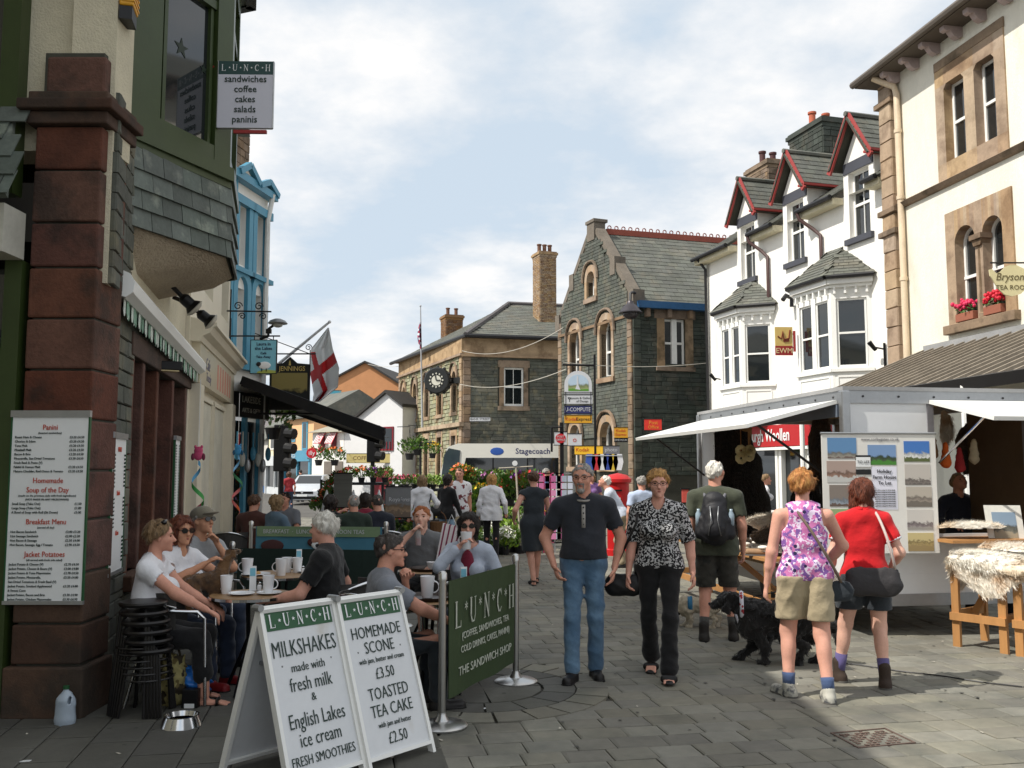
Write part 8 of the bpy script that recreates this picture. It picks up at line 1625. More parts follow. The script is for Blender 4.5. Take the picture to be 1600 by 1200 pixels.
def barrier(label,A,B,h,mat,posts=(1,1),z0=.2,txt=None):
 t=thing('cafe_barrier',label,'barrier',A);f=Frame(V((A[0],A[1],0)),V((B[0]-A[0],B[1]-A[1],0)));f.n=f.n if f.n.dot(V((-A[0],-A[1],0)))>0 else-f.n;L_=(V(B)-V(A)).length
 for k,a in enumerate((0,L_)):
  if not posts[k]:continue
  q=MB();q.lathe(f.p(a),[(.17,0.012),(.17,.022),(.15,.034),(.05,.05),(.032,.08),(.03,.1)],28);q.build('base',STEEL,t,smooth=40);q=MB();q.lathe(f.p(a),[(.025,.09),(.025,h-.02),(.031,h-.02),(.031,h+.02),(.02,h+.035),(.0,h+.04)],16);q.build('post',STEEL,t,smooth=40)
 q=MB();q.tube([f.p(0,h-.05),f.p(L_,h-.05)],.012,8);q.build('rail',STEEL,t);q=MB();n=16;a0,a1=.07,L_-.05
 for i in range(n):x0,x1=a0+(a1-a0)*i/n,a0+(a1-a0)*(i+1)/n;w0,w1=(.012*math.sin(x*9)for x in(x0,x1));q.quad(f.p(x0,z0,.01+w0),f.p(x1,z0,.01+w1),f.p(x1,h-.035,.014),f.p(x0,h-.035,.014));q.quad(f.p(x0,z0,.006+w0),f.p(x0,h-.035,.008),f.p(x1,h-.035,.008),f.p(x1,z0,.006+w1))
 q.build('banner',mat,t,smooth=True)
 if txt:
  for s_,a,y,sz,m_,xs_ in txt:text(s_,f.sh(0,0,.02),a,y,sz,m_,t,xs=xs_)
 return t,f,L_
A=G(690,1138);B=G(806,1068);BG=M('banner_green',(54,70,42),.6,var=.1,vs=3,bump=.003,bs=8);LG=M('banner_letter',(186,190,176),.6,var=.05)
t,f,L_=barrier('green canvas LUNCH barrier of the sandwich shop between steel posts',(A.x,A.y,0),(B.x,B.y,0),.97,BG,z0=.17)
lunch(f.sh(0,0,.022),L_/2+.02,.70,L_*.78,.17,LG,t,'ast');[text(s_,f.sh(0,0,.022),L_/2+.02,y,sz,LG,t,xs=x_)for s_,y,sz,x_ in(('(COFFEE, SANDWICHES, TEA',.545,.066,L_*.76),('COLD DRINKS, CAKES, PANINI)',.455,.066,L_*.72),('THE SANDWICH SHOP',.315,.082,L_*.86))]
BB_=M('barrier_blue',(70,124,146),.6,var=.05);t,f,L_=barrier('blue and sage cafe barrier printed BREAKFAST LUNCH TEAS with a sheep',(P(392,850,12.2).x,12.2,0),(P(603,850,12.0).x,12.0,0),.98,BB_,z0=.3)
q=MB();q.fbox(f.sh(0,0,.028),.09,L_-.07,.82,.95,0,.004);q.build('header',M('sage',(120,142,108),.6),t);text('BREAKFAST  ·  LUNCH  ·  AFTERNOON TEAS',f.sh(0,0,.032),L_/2-.05,.882,.075,GREYP,t,xs=.9)
q=MB();q.ell(f.p(.95,.72,.03),(.13,.01,.07));q.build('sheep_fleece',WHT,t,smooth=True);q=MB();q.ell(f.p(.83,.75,.036),(.06,.01,.05));q.ell(f.p(.3,.7,.03),(.15,.01,.08));q.build('sheep_face',M('dark_red_print',(70,40,40),.6),t,smooth=True)
t,f,L_=barrier('plain dark green barrier behind the back tables',(P(363,860,10.4).x,10.4,0),(P(622,860,10.1).x,10.1,0),.85,M('barrier_dark',(34,50,44),.6,var=.1),z0=.2)
CW=M('rattan_weave',(62,60,58),.7,var=.2,bump=.004,bs=140);TT=M('table_laminate',(150,118,82),.45,var=.1,vs=4,stretch=(1,.15,1))
def table(label,loc,r_=.31,h=.73):
 t=thing('cafe_table',label,'table',loc,'round cafe tables');q=MB();q.lathe(loc,[(.0,h-.025),(r_-.01,h-.025),(r_,h-.018),(r_,h-.004),(r_-.006,h),(.0,h)],36);q.build('table_top',TT,t,smooth=30);q=MB();q.lathe(loc,[(r_+.001,h-.024),(r_+.006,h-.024),(r_+.006,h-.003),(r_+.001,h-.003)],36);q.build('metal_edge',ALU,t)
 for k in range(3):a=k*2.094+.4;q=MB();L0=V(loc);q.tube([L0+V((.05*math.cos(a),.05*math.sin(a),h-.03)),L0+V((.03*math.cos(a),.03*math.sin(a),.4)),L0+V((.26*math.cos(a),.26*math.sin(a),.02))],.014,6);q.build('leg',BLKMET,t)
 return V(loc)+V((0,0,h))
def chair(label,loc,yaw):
 t=thing('cafe_chair',label,'chair',(0,0,0),'aluminium cafe chairs');q=MB();q.prism(Frame((0,0,0),(1,0,0),(0,1,0),(0,0,1)),[(-.2,-.2),(.2,-.2),(.23,.22),(-.23,.22)],.43,.455);q.build('seat',CW,t,bevel=.01)
 q=MB();n=10;w_=[]
 for i in range(n+1):a=math.pi+math.pi*i/n;w_.append((.25*math.cos(a),.05+.26*math.sin(a)))
 for i in range(n):(x0,y0),(x1,y1)=w_[i],w_[i+1];q.add([(x0,y0,.52),(x1,y1,.52),(x1*1.08,y1*1.1,.80),(x0*1.08,y0*1.1,.80),(x0*.94,y0*.94,.52),(x1*.94,y1*.94,.52),(x1*1.02,y1*1.04,.80),(x0*1.02,y0*1.04,.80)],((0,1,2,3),(7,6,5,4),(3,2,6,7)))
 q.build('backrest',CW,t)
 q=MB();q.tube([(.27,.27,.02),(.27,.25,.62),(.275,.2,.67),(.28,.0,.68)]+[(x*1.1,y*1.14,.70+.11*(-y/.21 if y<0 else 0))for x,y in w_[::-1]]+[(-.28,.0,.68),(-.275,.2,.67),(-.27,.25,.62),(-.27,.27,.02)],.0125,8);q.build('arm_frame',ALU,t,smooth=60)
 for s_ in(-1,1):q=MB();q.tube([(s_*.2,-.18,.43),(s_*.24,-.28,.01)],.0125,8);q.build('leg',ALU,t,smooth=60)
 t.location=V(loc);t.rotation_euler.z=R(yaw);return t
def mug(label,c,s=1.,rot=0.):
 t=thing('mug',label,'mug',c,'white mugs on the cafe tables');q=MB();q.lathe(c,[(.0,0),(.029*s,0),(.031*s,.005),(.042*s,.12*s),(.039*s,.12*s),(.029*s,.01),(.0,.01)],20);q.build('cup',CHINA,t,smooth=40);q=MB();d=V((math.cos(rot),math.sin(rot),0));q.tube([V(c)+d*(.035+.03*math.sin(a))*s+V((0,0,.06*s-.032*s*math.cos(a)))for a in[i*math.pi/8 for i in range(9)]],.005,6);q.build('handle',CHINA,t,smooth=60);return t
def plate(label,c,r_=.085,food=False):
 t=thing('plate',label,'plate',c,'plates on the cafe tables');q=MB();q.lathe(c,[(.0,0.002),(r_*.55,.002),(r_,.016),(r_-.003,.02),(r_*.55,.008),(.0,.007)],28);q.build('dish',CHINA,t,smooth=40)
 if food:q=MB();q.ell(V(c)+V((.01,0,.02)),(.035,.03,.016));q.ell(V(c)+V((-.03,.01,.018)),(.02,.025,.012));q.build('scone_remains',M('scone'+label[:8],(190,150,96),.9,bump=.004),t,smooth=True)
T1=table('round laminate table of the two women in white tops',G(393,928,.73)-V((0,0,.73)));T2=table('round table behind it with two tall mugs',V((P(440,890,8.6).x,8.6,0)),.36)
T3=table('round table in front of the red haired boy',V((P(672,884,8.9).x,8.9,0)),.3);T4=table('round table with a tray between the barrier and the grey shirt man',V((P(668,935,6.95).x,6.95,0)),.3)
mug('tall white mug at the left of the front table',T1+V((-.20,.02,.0)),1.15,2.9);plate('plate at the middle of the front table',T1+V((-.06,-.06,0)),.1);plate('saucer with paper napkin at the right of the front table',T1+V((.14,-.02,0)),.095);mug('mug standing on the right saucer of the front table',T1+V((.13,-.01,.01)),1.1,0);
def holder(label,c):t=thing('number_stand',label,'table number',c);q=MB();q.box(V(c)+V((0,0,.1)),(.05,.012,.2),.3);q.build('card',WHT,t);q=MB();q.box(V(c)+V((0,-.008,.155)),(.04,.004,.06),.3);q.build('print',LB,t);q=MB();q.box(V(c)+V((0,0,.008)),(.07,.05,.014),.3);q.build('foot',ALU,t)
holder('upright menu card on the front table',T1+V((-.02,.1,0)));holder('upright menu card on the back table',T2+V((.1,.25,.0)));holder('blue and white folded menu by the sunglasses woman',T4+V((.25,.3,0)))
def cruets(label,c):
 t=thing('cruet_set',label,'cruet set',c)
 for i in range(3):q=MB();q.lathe(V(c)+V((i*.045,0,0)),[(.018,0),(.018,.045),(.012,.055)],10);q.build('shaker',CHINA,t);q=MB();q.lathe(V(c)+V((i*.045,0,.055)),[(.015,0),(.015,.012),(.0,.02)],10);q.build('lid',ALU,t)
cruets('salt and pepper shakers on the front table',T1+V((.02,.14,0)));cruets('salt and pepper shakers on the back table',T2+V((.2,-.02,0)))
for i,(x,y,l_)in enumerate(((-.28,-.12,'white mug nearest the cap man on the back table'),(.03,-.14,'handled mug at the centre of the back table'),(.02,.12,'left white cup at the rear of the back table'),(.12,.1,'right white cup at the rear of the back table'))):mug(l_,T2+V((x,y,0)),1.25-.1*(i>1),3.1)
plate('plate with crumbs at the left of the back table',T2+V((-.2,-.12,0)),.13,True);plate('plate with food at the right of the back table',T2+V((.25,.12,0)),.13,True)
def tray(label,c,r_=.2):t=thing('tray',label,'tray',c,'round brown trays');q=MB();q.lathe(V(c),[(.0,.004),(r_-.02,.004),(r_,.025),(r_+.004,.027),(r_-.018,0),(.0,0)],32);q.build('dish',M('tray_brown'+label[:9],(54,42,36),.4),t,smooth=40)
tray('dark round tray with a teacup in front of the boy',T3,.19);tray('round dark tray under the tall mug by the barrier',T4+V((0,-.02,0)),.2);mug('tall mug on the tray beside the steel post',T4+V((.0,-.02,.01)),1.3,0);t=mug('low white teacup on the boy\'s tray',T3+V((.02,0,.012)),1.,0);t.scale=(1.3,1.3,.55)
chair('aluminium chair under the woman in front beside the stools',(-2.48,6.95,0),-80);chair('aluminium chair under the woman with the dog',(-2.62,7.6,0),-100);chair('aluminium chair of the cap man',(-2.75,8.35,0),-110);chair('aluminium chair under the white haired man',(-1.3,7.45,0),70);chair('aluminium chair of the grey shirt man next to the board',(-1.0,6.75,0),-30);chair('aluminium chair of the red haired boy',(P(655,870,9.4).x,9.4,0),170);chair('aluminium chair of the sunglasses woman',(-.42,8.1,0),160)
for i in range(6):chair('dark backed chair %s'%('at the far pub tables by the turquoise shop wall','at the far pub tables under the awning edge')[i//3],((-4.0,-3.35,-2.9,-2.65,-2.1,-1.75)[i],13.3+.3*(i%2),0),(0,20,-30,10,0,-10)[i])
for x in(-3.4,-2.2):table('far pub table behind the blue barrier, %s'%('left' if x<-3 else 'right'),V((x,14.1,0)),.36)
q=MB();q.lathe(V((-2.9,14.3,.735)),[(.04,0),(.045,.16),(.0,.16)],12);q.build('water_jug',M('blue_glass',(90,150,200),.1),label='blue jug standing on the far left pub table',cat='jug',smooth=40)
sb_=G(201,1128);sb_=V((sb_.x,sb_.y+.18,0));SBK=M('stool_black',(24,22,22),.35,var=.1)
for i in range(6):
 t=thing('bar_stool',('top','second','third','fourth','fifth','lowest')[i]+' black round stool of the stack beside the sandstone pier','stool',(0,0,0),'stacked black stools');z=.77-i*.062;off=V((sb_.x+.012*i,sb_.y-.004*i,0))
 q=MB();q.lathe((0,0,z),[(.0,.0),(.155,0),(.162,-.012),(.155,-.03),(.0,-.03)][::-1],28);q.build('seat',SBK,t,smooth=40)
 for k in range(4):a=k*math.pi/2+.5+.06*i;q=MB();q.tube([(.11*math.cos(a),.11*math.sin(a),z-.03),(.145*math.cos(a),.145*math.sin(a),z-.06),(.2*math.cos(a),.2*math.sin(a),.02 if i==0 else.02+.0*i)],.011,6);q.build('leg',SBK,t)
 q=MB();q.tube([(.165*math.cos(a/3),.165*math.sin(a/3),z-.3+.02*i)for a in range(19)],.007,5,closed=True);q.build('foot_ring',SBK,t);t.location=off
c=G(101,1134);t=thing('milk_bottle','empty plastic milk bottle with green cap standing before the pier','bottle',c);MK=M('milk_plastic',(190,204,218),.35,var=.03,trans=.3)
F=Field([-.09,-.07,-.005],[.09,.07,.27],.006);F.cone((0,0,.05),(0,0,.15),.066,.062,.02,(0,1,0),.8);F.cone((0,0,.02),(0,0,.03),.062,.062,.02,(0,1,0),.8);F.cone((0,0,.17),(-.0,0,.225),.05,.018,.02);F.cone((.045,0,.14),(.02,0,.2),.022,.02,.01);F.ell((.037,0,.165),(.01,.05,.03),.005,neg=True);F.cut((0,0,.002),(0,0,-1));o=local_obj('bottle_body',F.mesh('b',MK),t)
q=MB();q.cyl((0,0,.236),(0,0,.256),.02,seg=14);local_obj('cap',q.mesh('cap',SIGNG),t);[text(s_,Frame((c.x-.02+.022*i,c.y-.056,c.z+.10),(0,0,1),(-1,0,0),(0,-1,0)),0,0,.022,INKB,t,xs=.9)for i,s_ in enumerate(('FOR THE DOGS','WATER'))]if False else None
c=G(283,1136);t=thing('dog_bowl','shiny steel dog bowl on the flags by the stools','bowl',c);q=MB();q.lathe(c,[(.135,.003),(.13,.02),(.108,.075),(.112,.08),(.104,.08),(.085,.03),(.0,.028)],36);q.build('bowl',ALU,t,smooth=50);q=MB();q.lathe(c,[(.137,.001),(.14,.005),(.137,.009)],36);q.build('rubber_ring',BLKMET,t);q=MB();q.lathe(c,[(.0,.05),(.094,.05)],24);q.build('water',M('water',(40,46,48),.03),t)
def softbag(name,label,c,r_,mat,seed,cat='bag',tall=1.3,hands=None,rip=.02,rot=0.):
 F=Field([-r_[0]*1.5,-r_[1]*1.6,-.02],[r_[0]*1.5,r_[1]*1.6,r_[2]*1.4],.014);F.ell((0,0,r_[2]*.45),(r_[0],r_[1],r_[2]*.6),.03);F.cone((-r_[0]*.6,0,r_[2]*.9),(r_[0]*.6,0,r_[2]*.95),.02,.02,.08,(0,1,0),.6);F.ripple(rip,16,seed);F.cut((0,0,0),(0,0,-1));o=bpy.data.objects.new(name,F.mesh(name,mat));COL.objects.link(o);o.location=c;o.rotation_euler.z=rot;tag(o,label,cat)
 if hands:q=MB();q.tube([(r_[0]*.5*math.cos(a),.0,r_[2]+hands*math.sin(a))for a in[i*math.pi/10 for i in range(11)]],.009,6);local_obj('handle',q.mesh('handle',mat,True),o)
 return o
CAMO=pattern('camo_cloth',(150,140,92),[((58,50,36),1,.46),((100,88,52),1.4,.42)],12,kind='noise')
softbag('rucksack','camouflage patterned bag under the front chair',G(266,1103),(.12,.1,.34),CAMO,3,hands=.08);BLB=M('blue_polythene',(40,110,190),.3,var=.1);softbag('carrier_bag','crumpled blue carrier bag under the front chair',G(305,1100),(.12,.1,.26),BLB,5,rip=.04)
c=G(298,1108);t=thing('dog_food_box','small black box with white label between the blue bag and the bowl','box',c);q=MB();q.box(c+V((0,0,.07)),(.11,.07,.14));q.build('box',BLKMET,t,bevel=.006);q=MB();q.box(c+V((0,-.036,.03)),(.07,.002,.03));q.build('label_print',WHT,t)
c=P(700,882,8.35);t=thing('striped_bag','tall white paper bag with maroon stripes behind the sunglasses woman','bag',c);c0=V((c.x-.02,8.5,.74));ST=[M('bag_white',(226,216,216),.7),M('bag_maroon',(134,44,76),.7)];mm=MB()
for s_,yy in((0,0),(1,.1)):
 for i in range(15):u0,u1=i/15,(i+1)/15;b0=c0+V((-.12+.2*u0,yy,.02));b1=c0+V((-.12+.2*u1,yy,.02));t0_=c0+V((-.04+.22*u0,yy+.02,.45-.05*u0));t1_=c0+V((-.04+.22*u1,yy+.02,.45-.05*u1));mm.quad(b0,b1,t1_,t0_,mi=1 if i%3==1 else 0)
for u0 in(0,1):mm.quad(c0+V((-.12+.2*u0,0,.02)),c0+V((-.12+.2*u0,.1,.02)),c0+V((-.04+.22*u0,.12,.45-.05*u0)),c0+V((-.04+.22*u0,.02,.45-.05*u0)))
mm.build('bag_body',ST,t);q=MB();q.tube([c0+V((.0,.02,.44)),c0+V((.04,.0,.53)),c0+V((.09,.02,.42))],.004,5);q.build('handle',WHT,t)
fb=Frame(P(1289,865,9.32),(1,.06,0),(0,0,1));fb.n=fb.n if fb.n.y<0 else-fb.n;k=9.35/FPX;BWd,BHt=182*k,185*k;t=thing('holiday_banner','white banner with house photographs and the words Holiday Farm House To Let','banner',fb.o)
q=MB();q.fbox(fb,0,BWd,0,BHt,-.012,0);q.build('sheet',M('banner_white',(222,220,214),.5,var=.03),t);q=MB();q.tube([fb.p(-.01,BHt),fb.p(BWd+.01,BHt)],.012,6);q.build('rod',ALUD,t)
PH=[((96,138,180),(150,146,136),(110,96,90)),((170,150,140),(150,120,104),(190,190,186)),((130,120,112),(150,160,170),(100,84,76)),((150,170,120),(90,120,60),(120,130,80)),((70,120,190),(226,228,226),(90,100,60)),((190,184,176),(130,122,116),(100,96,92)),((180,172,160),(150,140,130),(110,104,96)),((200,196,190),(140,130,130),(150,146,140)),((196,180,130),(170,150,100),(150,130,90)),((120,150,190),(70,90,60),(70,130,50))]
for i,(x,y,w_,h_)in enumerate(((1298,687,46,32),(1296,723,46,33),(1299,760,42,33),(1300,797,40,36),(1420,692,41,32),(1420,728,41,32),(1421,763,41,31),(1421,798,41,31),(1421,834,41,28),(1362,698,45,31))):q=MB();a,b=(x-1289)*k,BHt-(y-680+h_)*k;q.fbox(fb,a,a+w_*k,b,b+h_*k,.001,.004);q.build('photograph',photo_mat('house_photo%d'%i,*PH[i],.2+.07*(i*3%5),4+i%3*2),t)
q=MB();q.fbox(fb,78*k,118*k,BHt-118*k,BHt-52*k,.001,.003);q.build('text_panel',M('lilac_paper',(226,226,238),.5,var=0),t);[text(s_,fb.sh(0,0,.003),98*k,BHt-y*k,7.6*k,INKB,t)for s_,y in(('Holiday',59),('Farm House',68),('To Let',77))];[text('quiet farm cottage for all the family',fb.sh(0,0,.003),98*k,BHt-(88+i*3.5)*k,2.3*k,INKB,t)for i in range(8)]
text('www.corbygates.co.uk',fb,93*k,BHt-9*k,6.6*k,M('pale_ink',(130,130,134),.5,var=0),t)
for y in(716,738):q=MB();b=BHt-(y-680)*k;q.fbox(fb,53*k,77*k,b-6*k,b+2*k,.001,.006);q.build('black_clip',INKB,t)
q=MB();q.fbox(fb,53.5*k,76.5*k,BHt-52*k,BHt-37*k,.001,.008);q.build('note',WHT,t);text('TO LET',fb.sh(0,0,.008),65*k,BHt-44.5*k,6*k,M('pencil',(110,110,110),.6,var=0),t)
for i in range(11):
 x=1165+(i%6)*22+(i//6)*9;c=f3.p(.3+(i%6)*.48+(i//6)*.2,.765,-.12-.22*(i//6));slipper(('upright cream boot slipper at the back of the stall table' if i==3 else 'fleece slipper in the row along the shaded trestle table'),c,1.2+.5*math.sin(i*2.1),SLM[i%5],boot=i in(3,4),grp='slippers on the stall table')
for i in range(2):c=f3.p(.5+i*1.2,.8,-.3);pelt('fleece_rug',('grey','brown')[i]+' fleece rug folded over the edge of the slipper table',None,(.4,.22),(FGy,FBr)[i],drape=flatd(c,f3.u,f3.n,edge=.26),seed=40+i,n=2200,cat='rug')
# ================================================================== the people
def C(n,c,**k):k.setdefault('bump',.012);k.setdefault('bs',9);return M('cloth_'+n,c,.9,var=k.pop('var',.08),coord='O',sheen=.15,**k)
JEANS=C('denim',(72,100,126),col2=(104,132,154),c2s=6,c2lo=.45,c2hi=.75);JEANSD=C('dark_denim',(44,54,74));BLK=C('black',(18,18,20));CHAR=C('charcoal',(40,43,50));WT=C('white',(222,222,226),var=.03);GREY=C('grey_tee',(120,124,132));KHAKI=C('khaki',(168,154,126));OLIVE=C('olive',(66,70,56));CAMOG=C('dark_camo',(58,56,50),col2=(38,38,34),c2s=12);REDT=C('red_polo',(196,22,30));GREENT=C('green_tee',(40,52,44));MAROON=C('maroon',(120,30,52));NVY=C('navy',(28,32,44));BRN=C('brown_jumper',(70,40,34));BLG=C('blue_grey',(84,104,120));LTD=C('light_denim',(134,164,190));DGREY=C('slate_cloth',(44,50,56))
BWP=pattern('black_white_print',(190,190,190),[((22,22,24),1,.52)],62,kind='noise');FLO=pattern('floral_print',(206,122,178),[((232,214,238),1.2,.46,'noise'),((134,92,166),1.,.43,'noise'),((236,226,240),1.5,.36,'noise'),((46,38,80),.62,.2,'voronoi'),((226,200,230),.62,.06,'voronoi')],24);GRA=pattern('graphic_tee',(226,226,228),[((120,60,66),1,.42)],9,kind='noise')
SHB=M('shoe_black',(24,22,22),.5);SHG=M('trail_shoe',(170,168,158),.7,col2=(70,72,76),c2s=14,coord='O');BT=M('brown_boot',(58,46,38),.8);SND=M('sandal_black',(20,18,18),.4);SOLET=M('tan_sole',(150,110,76),.7);SLG=M('grey_sole',(90,88,84),.8);SK=C('blue_sock',(70,88,124));SKP=C('purple_sock',(92,84,130));BTB=M('boot_leather_dark',(38,34,30),.7)
def B(o,cls,mat,mb,name):local_obj(name,mb.mesh(name,mat,True),o)
N_=.0095
m1=person('man in charcoal henley shirt and blue jeans walking towards us, thumb in pocket',(.585,7.67),176,1.755,wide=1.04,belly=.02,hyaw=-12,rh=(.24,.06,.90),lh=(-.25,-.01,.88),rel=(1,-.6,0),lel=(-1,-.6,0),lf=(-.09,-.02,0),rf=(.10,.16,0),rfy=-14,lfy=10,hair=('crop','grey'),skin='ruddy',top=('shirt',CHAR,.62,.035),bottom=('trousers',JEANS,0,.075),shoes=('shoe',SHB),glasses='clear',beard='grey',res=N_,lcurl=.35,rcurl=.5)
o=m1['o'];q=MB();nb,fw,sd,rt=m1['nb'],m1['fw'],m1['sd'],m1['rt'];q.tube([nb+sd*.02+rt*.072*math.cos(a)+fw*(.02+.078*math.sin(a))-sd*.02*math.sin(a)for a in[i*math.pi/8 for i in range(17)]],.009,6);B(o,0,C('collar_grey',(150,146,140)),q,'collar');q=MB();q.bar(nb-sd*.03+fw*.10,nb-sd*.21+fw*.155,.03,.008,up=fw);B(o,0,MATS['cloth_collar_grey'],q,'placket');q=MB();[q.ell(nb-sd*(.05+.045*i)+fw*(.115+.011*i),.007,6,4)for i in range(4)];B(o,0,INKB,q,'button');q=MB();q.tube([m1['p0']+sd*.045+rt*.152*math.cos(a)+fw*.117*math.sin(a)for a in[i*math.pi/12 for i in range(24)]],.014,6,closed=True);B(o,0,SHB,q,'belt')
m2=person('woman in black and white print blouse and black trousers walking towards us',(1.21,7.74),170,1.70,fem=True,wide=1.08,hyaw=6,lh=(-.27,.02,.84),rh=(.25,.03,.82),lf=(-.07,.24,0),rf=(.08,-.22,.04),heel=(0,.03),hair=('full','blond'),skin='pink',top=('v',BWP,.9,-.02),bottom=('flare',BLK),shoes=('sandal',SND),glasses='clear',res=N_,lcurl=.5,rcurl=.6)
def shoulder_bag(pp,side,c,r_,mat,label,strapm,cross=False,rip=.006):
 W=pp['W'];s_=pp['sh'][side]+V((0,0,.055));q=MB();hip=V(c);o=bpy.data.objects.new('shoulder_bag',None);COL.objects.link(o);tag(o,label,'bag');o.location=W(hip);o.rotation_euler.z=pp['yaw'];F=Field([-r_[0]*1.5,-r_[1]*1.8,-r_[2]*1.5],[r_[0]*1.5,r_[1]*1.8,r_[2]*1.5],.012);F.cone((-r_[0]*.6,0,-r_[2]*.2),(r_[0]*.6,0,-r_[2]*.2),r_[2]*.75,r_[2]*.75,.02,(0,1,0),r_[1]/r_[2]);F.cone((-r_[0]*.7,0,r_[2]*.4),(r_[0]*.7,0,r_[2]*.4),r_[2]*.4,r_[2]*.4,.03,(0,1,0),r_[1]/r_[2]);F.ripple(rip,14,2);local_obj('bag_body',F.mesh('bag',mat),o)
 f_=pp['fw'];b_=1 if cross else 0;pf_=[V((r_[0]*.7,0,r_[2]*.6)),(s_+f_*.12-V((0,0,.14)))-hip,s_-hip,(s_-f_*.12-V((0,0,.12)))-hip,V((-r_[0]*.7,0,r_[2]*.6))]
 if cross:s_=pp['nb'].lerp(pp['sh'][side*(1 if cross==2 else-1)],.5)+V((0,0,.065));e_=hip+V((r_[0]*.8*(1 if cross==2 else.3),0,r_[2]*.6));pf_=[s_.lerp(e_,t)-hip-f_*(.155*math.sin(math.pi*min(1,t*1.02))**.6*(1-.3*t))for t in[i/9 for i in range(10)]]
 q.tube(pf_,.011,6);local_obj('strap',q.mesh('strap',strapm,True),o);return o
LEA=M('black_leather',(20,19,20),.45,var=.1);shoulder_bag(m2,1,m2['sh'][1]+V((.12,-.02,-.60)),(.14,.05,.11),LEA,'black shoulder bag hanging at the print blouse woman\'s right hip',LEA)
m3=person('white haired man in olive shirt and dark shorts with a rucksack, back to us',(2.02,9.3),-14,1.79,wide=1.08,hpitch=-25,hyaw=-25,rh=(.26,.1,.88),lh=(-.22,.12,.9),lf=(-.13,-.05,0),rf=(.15,.05,0),hair=('crop','white'),skin='ruddy',top=('shirt',OLIVE,.62,-.1),bottom=('shorts',CAMOG,.93),shoes=('boot',BTB),socks=C('grey_sock',(70,70,66)),res=.012)
o=bpy.data.objects.new('rucksack',None);COL.objects.link(o);tag(o,'black and grey rucksack with side bottles on the olive shirt man','rucksack');ch=m3['chest'];o.location=m3['W'](ch);o.rotation_euler.z=m3['yaw'];RUC=M('rucksack_black',(30,30,34),.6,var=.15,coord='O',bump=.004,bs=20)
F=Field([-.24,-.36,-.34],[.24,.02,.28],.012);F.cone((0,-.2,-.16),(0,-.18,.1),.15,.12,.05,(0,1,0),.6);F.cone((0,-.28,-.14),(0,-.25,.02),.1,.085,.03,(0,1,0),.6);F.cone((-.15,-.18,-.2),(-.14,-.18,-.06),.05,.045,.03);F.cone((.15,-.18,-.2),(.14,-.18,-.06),.05,.045,.03);F.ripple(.006,12,4);local_obj('pack',F.mesh('pack',RUC),o)
for s_ in(-1,1):q=MB();q.tube([(s_*.08,-.13,.14),(s_*.11,-.05,.21),(s_*.12,.06,.2),(s_*.13,.13,.05)],.018,6);local_obj('shoulder_strap',q.mesh('strap',M('strap_grey%d'%s_,(110,110,116),.7),True),o);q=MB();q.lathe((s_*.155,-.19,-.12),[(.03,0),(.03,.12),(.014,.15),(.016,.17),(.0,.17)],12);local_obj('water_bottle',q.mesh('bottle',M('bottle%d'%s_,(150,168,180),.15),True),o);q=MB();q.tube([(s_*.04,-.30,.08),(s_*.03,-.345,-.05),(s_*.06,-.33,-.2)],.005,4);local_obj('piping',q.mesh('piping',ALUD,True),o)
m4=person('ginger haired woman in pink floral vest top and khaki shorts, back to us',(2.17,6.98),-6,1.70,fem=True,wide=1.1,hpitch=-8,hyaw=-12,lh=(-.27,.04,.82),rh=(.2,.25,.95),rel=(1,-.3,-.2),lf=(-.13,.04,0),rf=(.12,-.12,0),lfy=28,rfy=-4,hair=('full','ginger'),skin='pink',top=('tank',FLO,0,-.03),bottom=('shorts',KHAKI,.72),shoes=('shoe',SHG,SLG),socks=SK,res=N_,face=False)
shoulder_bag(m4,1,m4['p0']+V((.24,-.02,-.1)),(.07,.03,.09),DGREY,'small grey crossbody purse on the floral top woman\'s right hip',M('strap_taupe',(120,104,92),.7),cross=1)
m5=person('young woman with long auburn hair, red polo shirt and dark shorts, back to us',(2.76,7.36),-10,1.63,fem=True,hpitch=-12,hyaw=10,lh=(-.24,.12,.84),rh=(.22,.14,.9),lf=(-.2,.12,0),rf=(.11,-.05,0),lfy=35,rfy=-10,hair=('long','red'),skin='pale',top=('polo',REDT,.62,-.02,REDT),bottom=('shorts',DGREY,.62),shoes=('boot',BT,SLG),socks=SKP,res=N_,face=False)
q=MB();[q.lathe(m5['sh'][s_].lerp(m5['el'][s_],.6),[(.062,-.008),(.064,.008)],16,axis=(m5['el'][s_]-m5['sh'][s_]))for s_ in(-1,1)];B(m5['o'],0,WT,q,'sleeve_trim')
shoulder_bag(m5,1,m5['p0']+V((.02,-.2,-.02)),(.2,.06,.13),M('bag_dark_grey',(52,50,52),.7,var=.15,coord='O',bump=.004),'large dark grey messenger bag across the red polo woman\'s back',M('strap_pale',(190,176,170),.7),cross=2)
def far(label,x,D,yaw,H,ytop=None,**k):return person(label,(XY(x,D).x,D),yaw,H,res=k.pop('res',.015),**k)
far('woman in a sleeveless charcoal dress walking away along the setts',834,13.8,8,1.68,fem=True,rh=(.3,.2,.85),lh=(-.28,.1,.95),lf=(-.02,-.1,0),rf=(.06,.18,0),hair=('short','brown'),skin='pink',top=('dress',DGREY,.12),shoes=('sandal',SND),face=False)
far('blonde woman in long white jumper and black trousers, back to us',768,18.0,-5,1.62,fem=True,wide=1.1,rh=(.28,.0,.85),lh=(-.26,.05,.8),rf=(.1,-.15,0),hair=('bob','blond'),top=('loose',WT,1.9,-.22),bottom=('trousers',BLK),shoes=('shoe',SHB),face=False,hands=False)
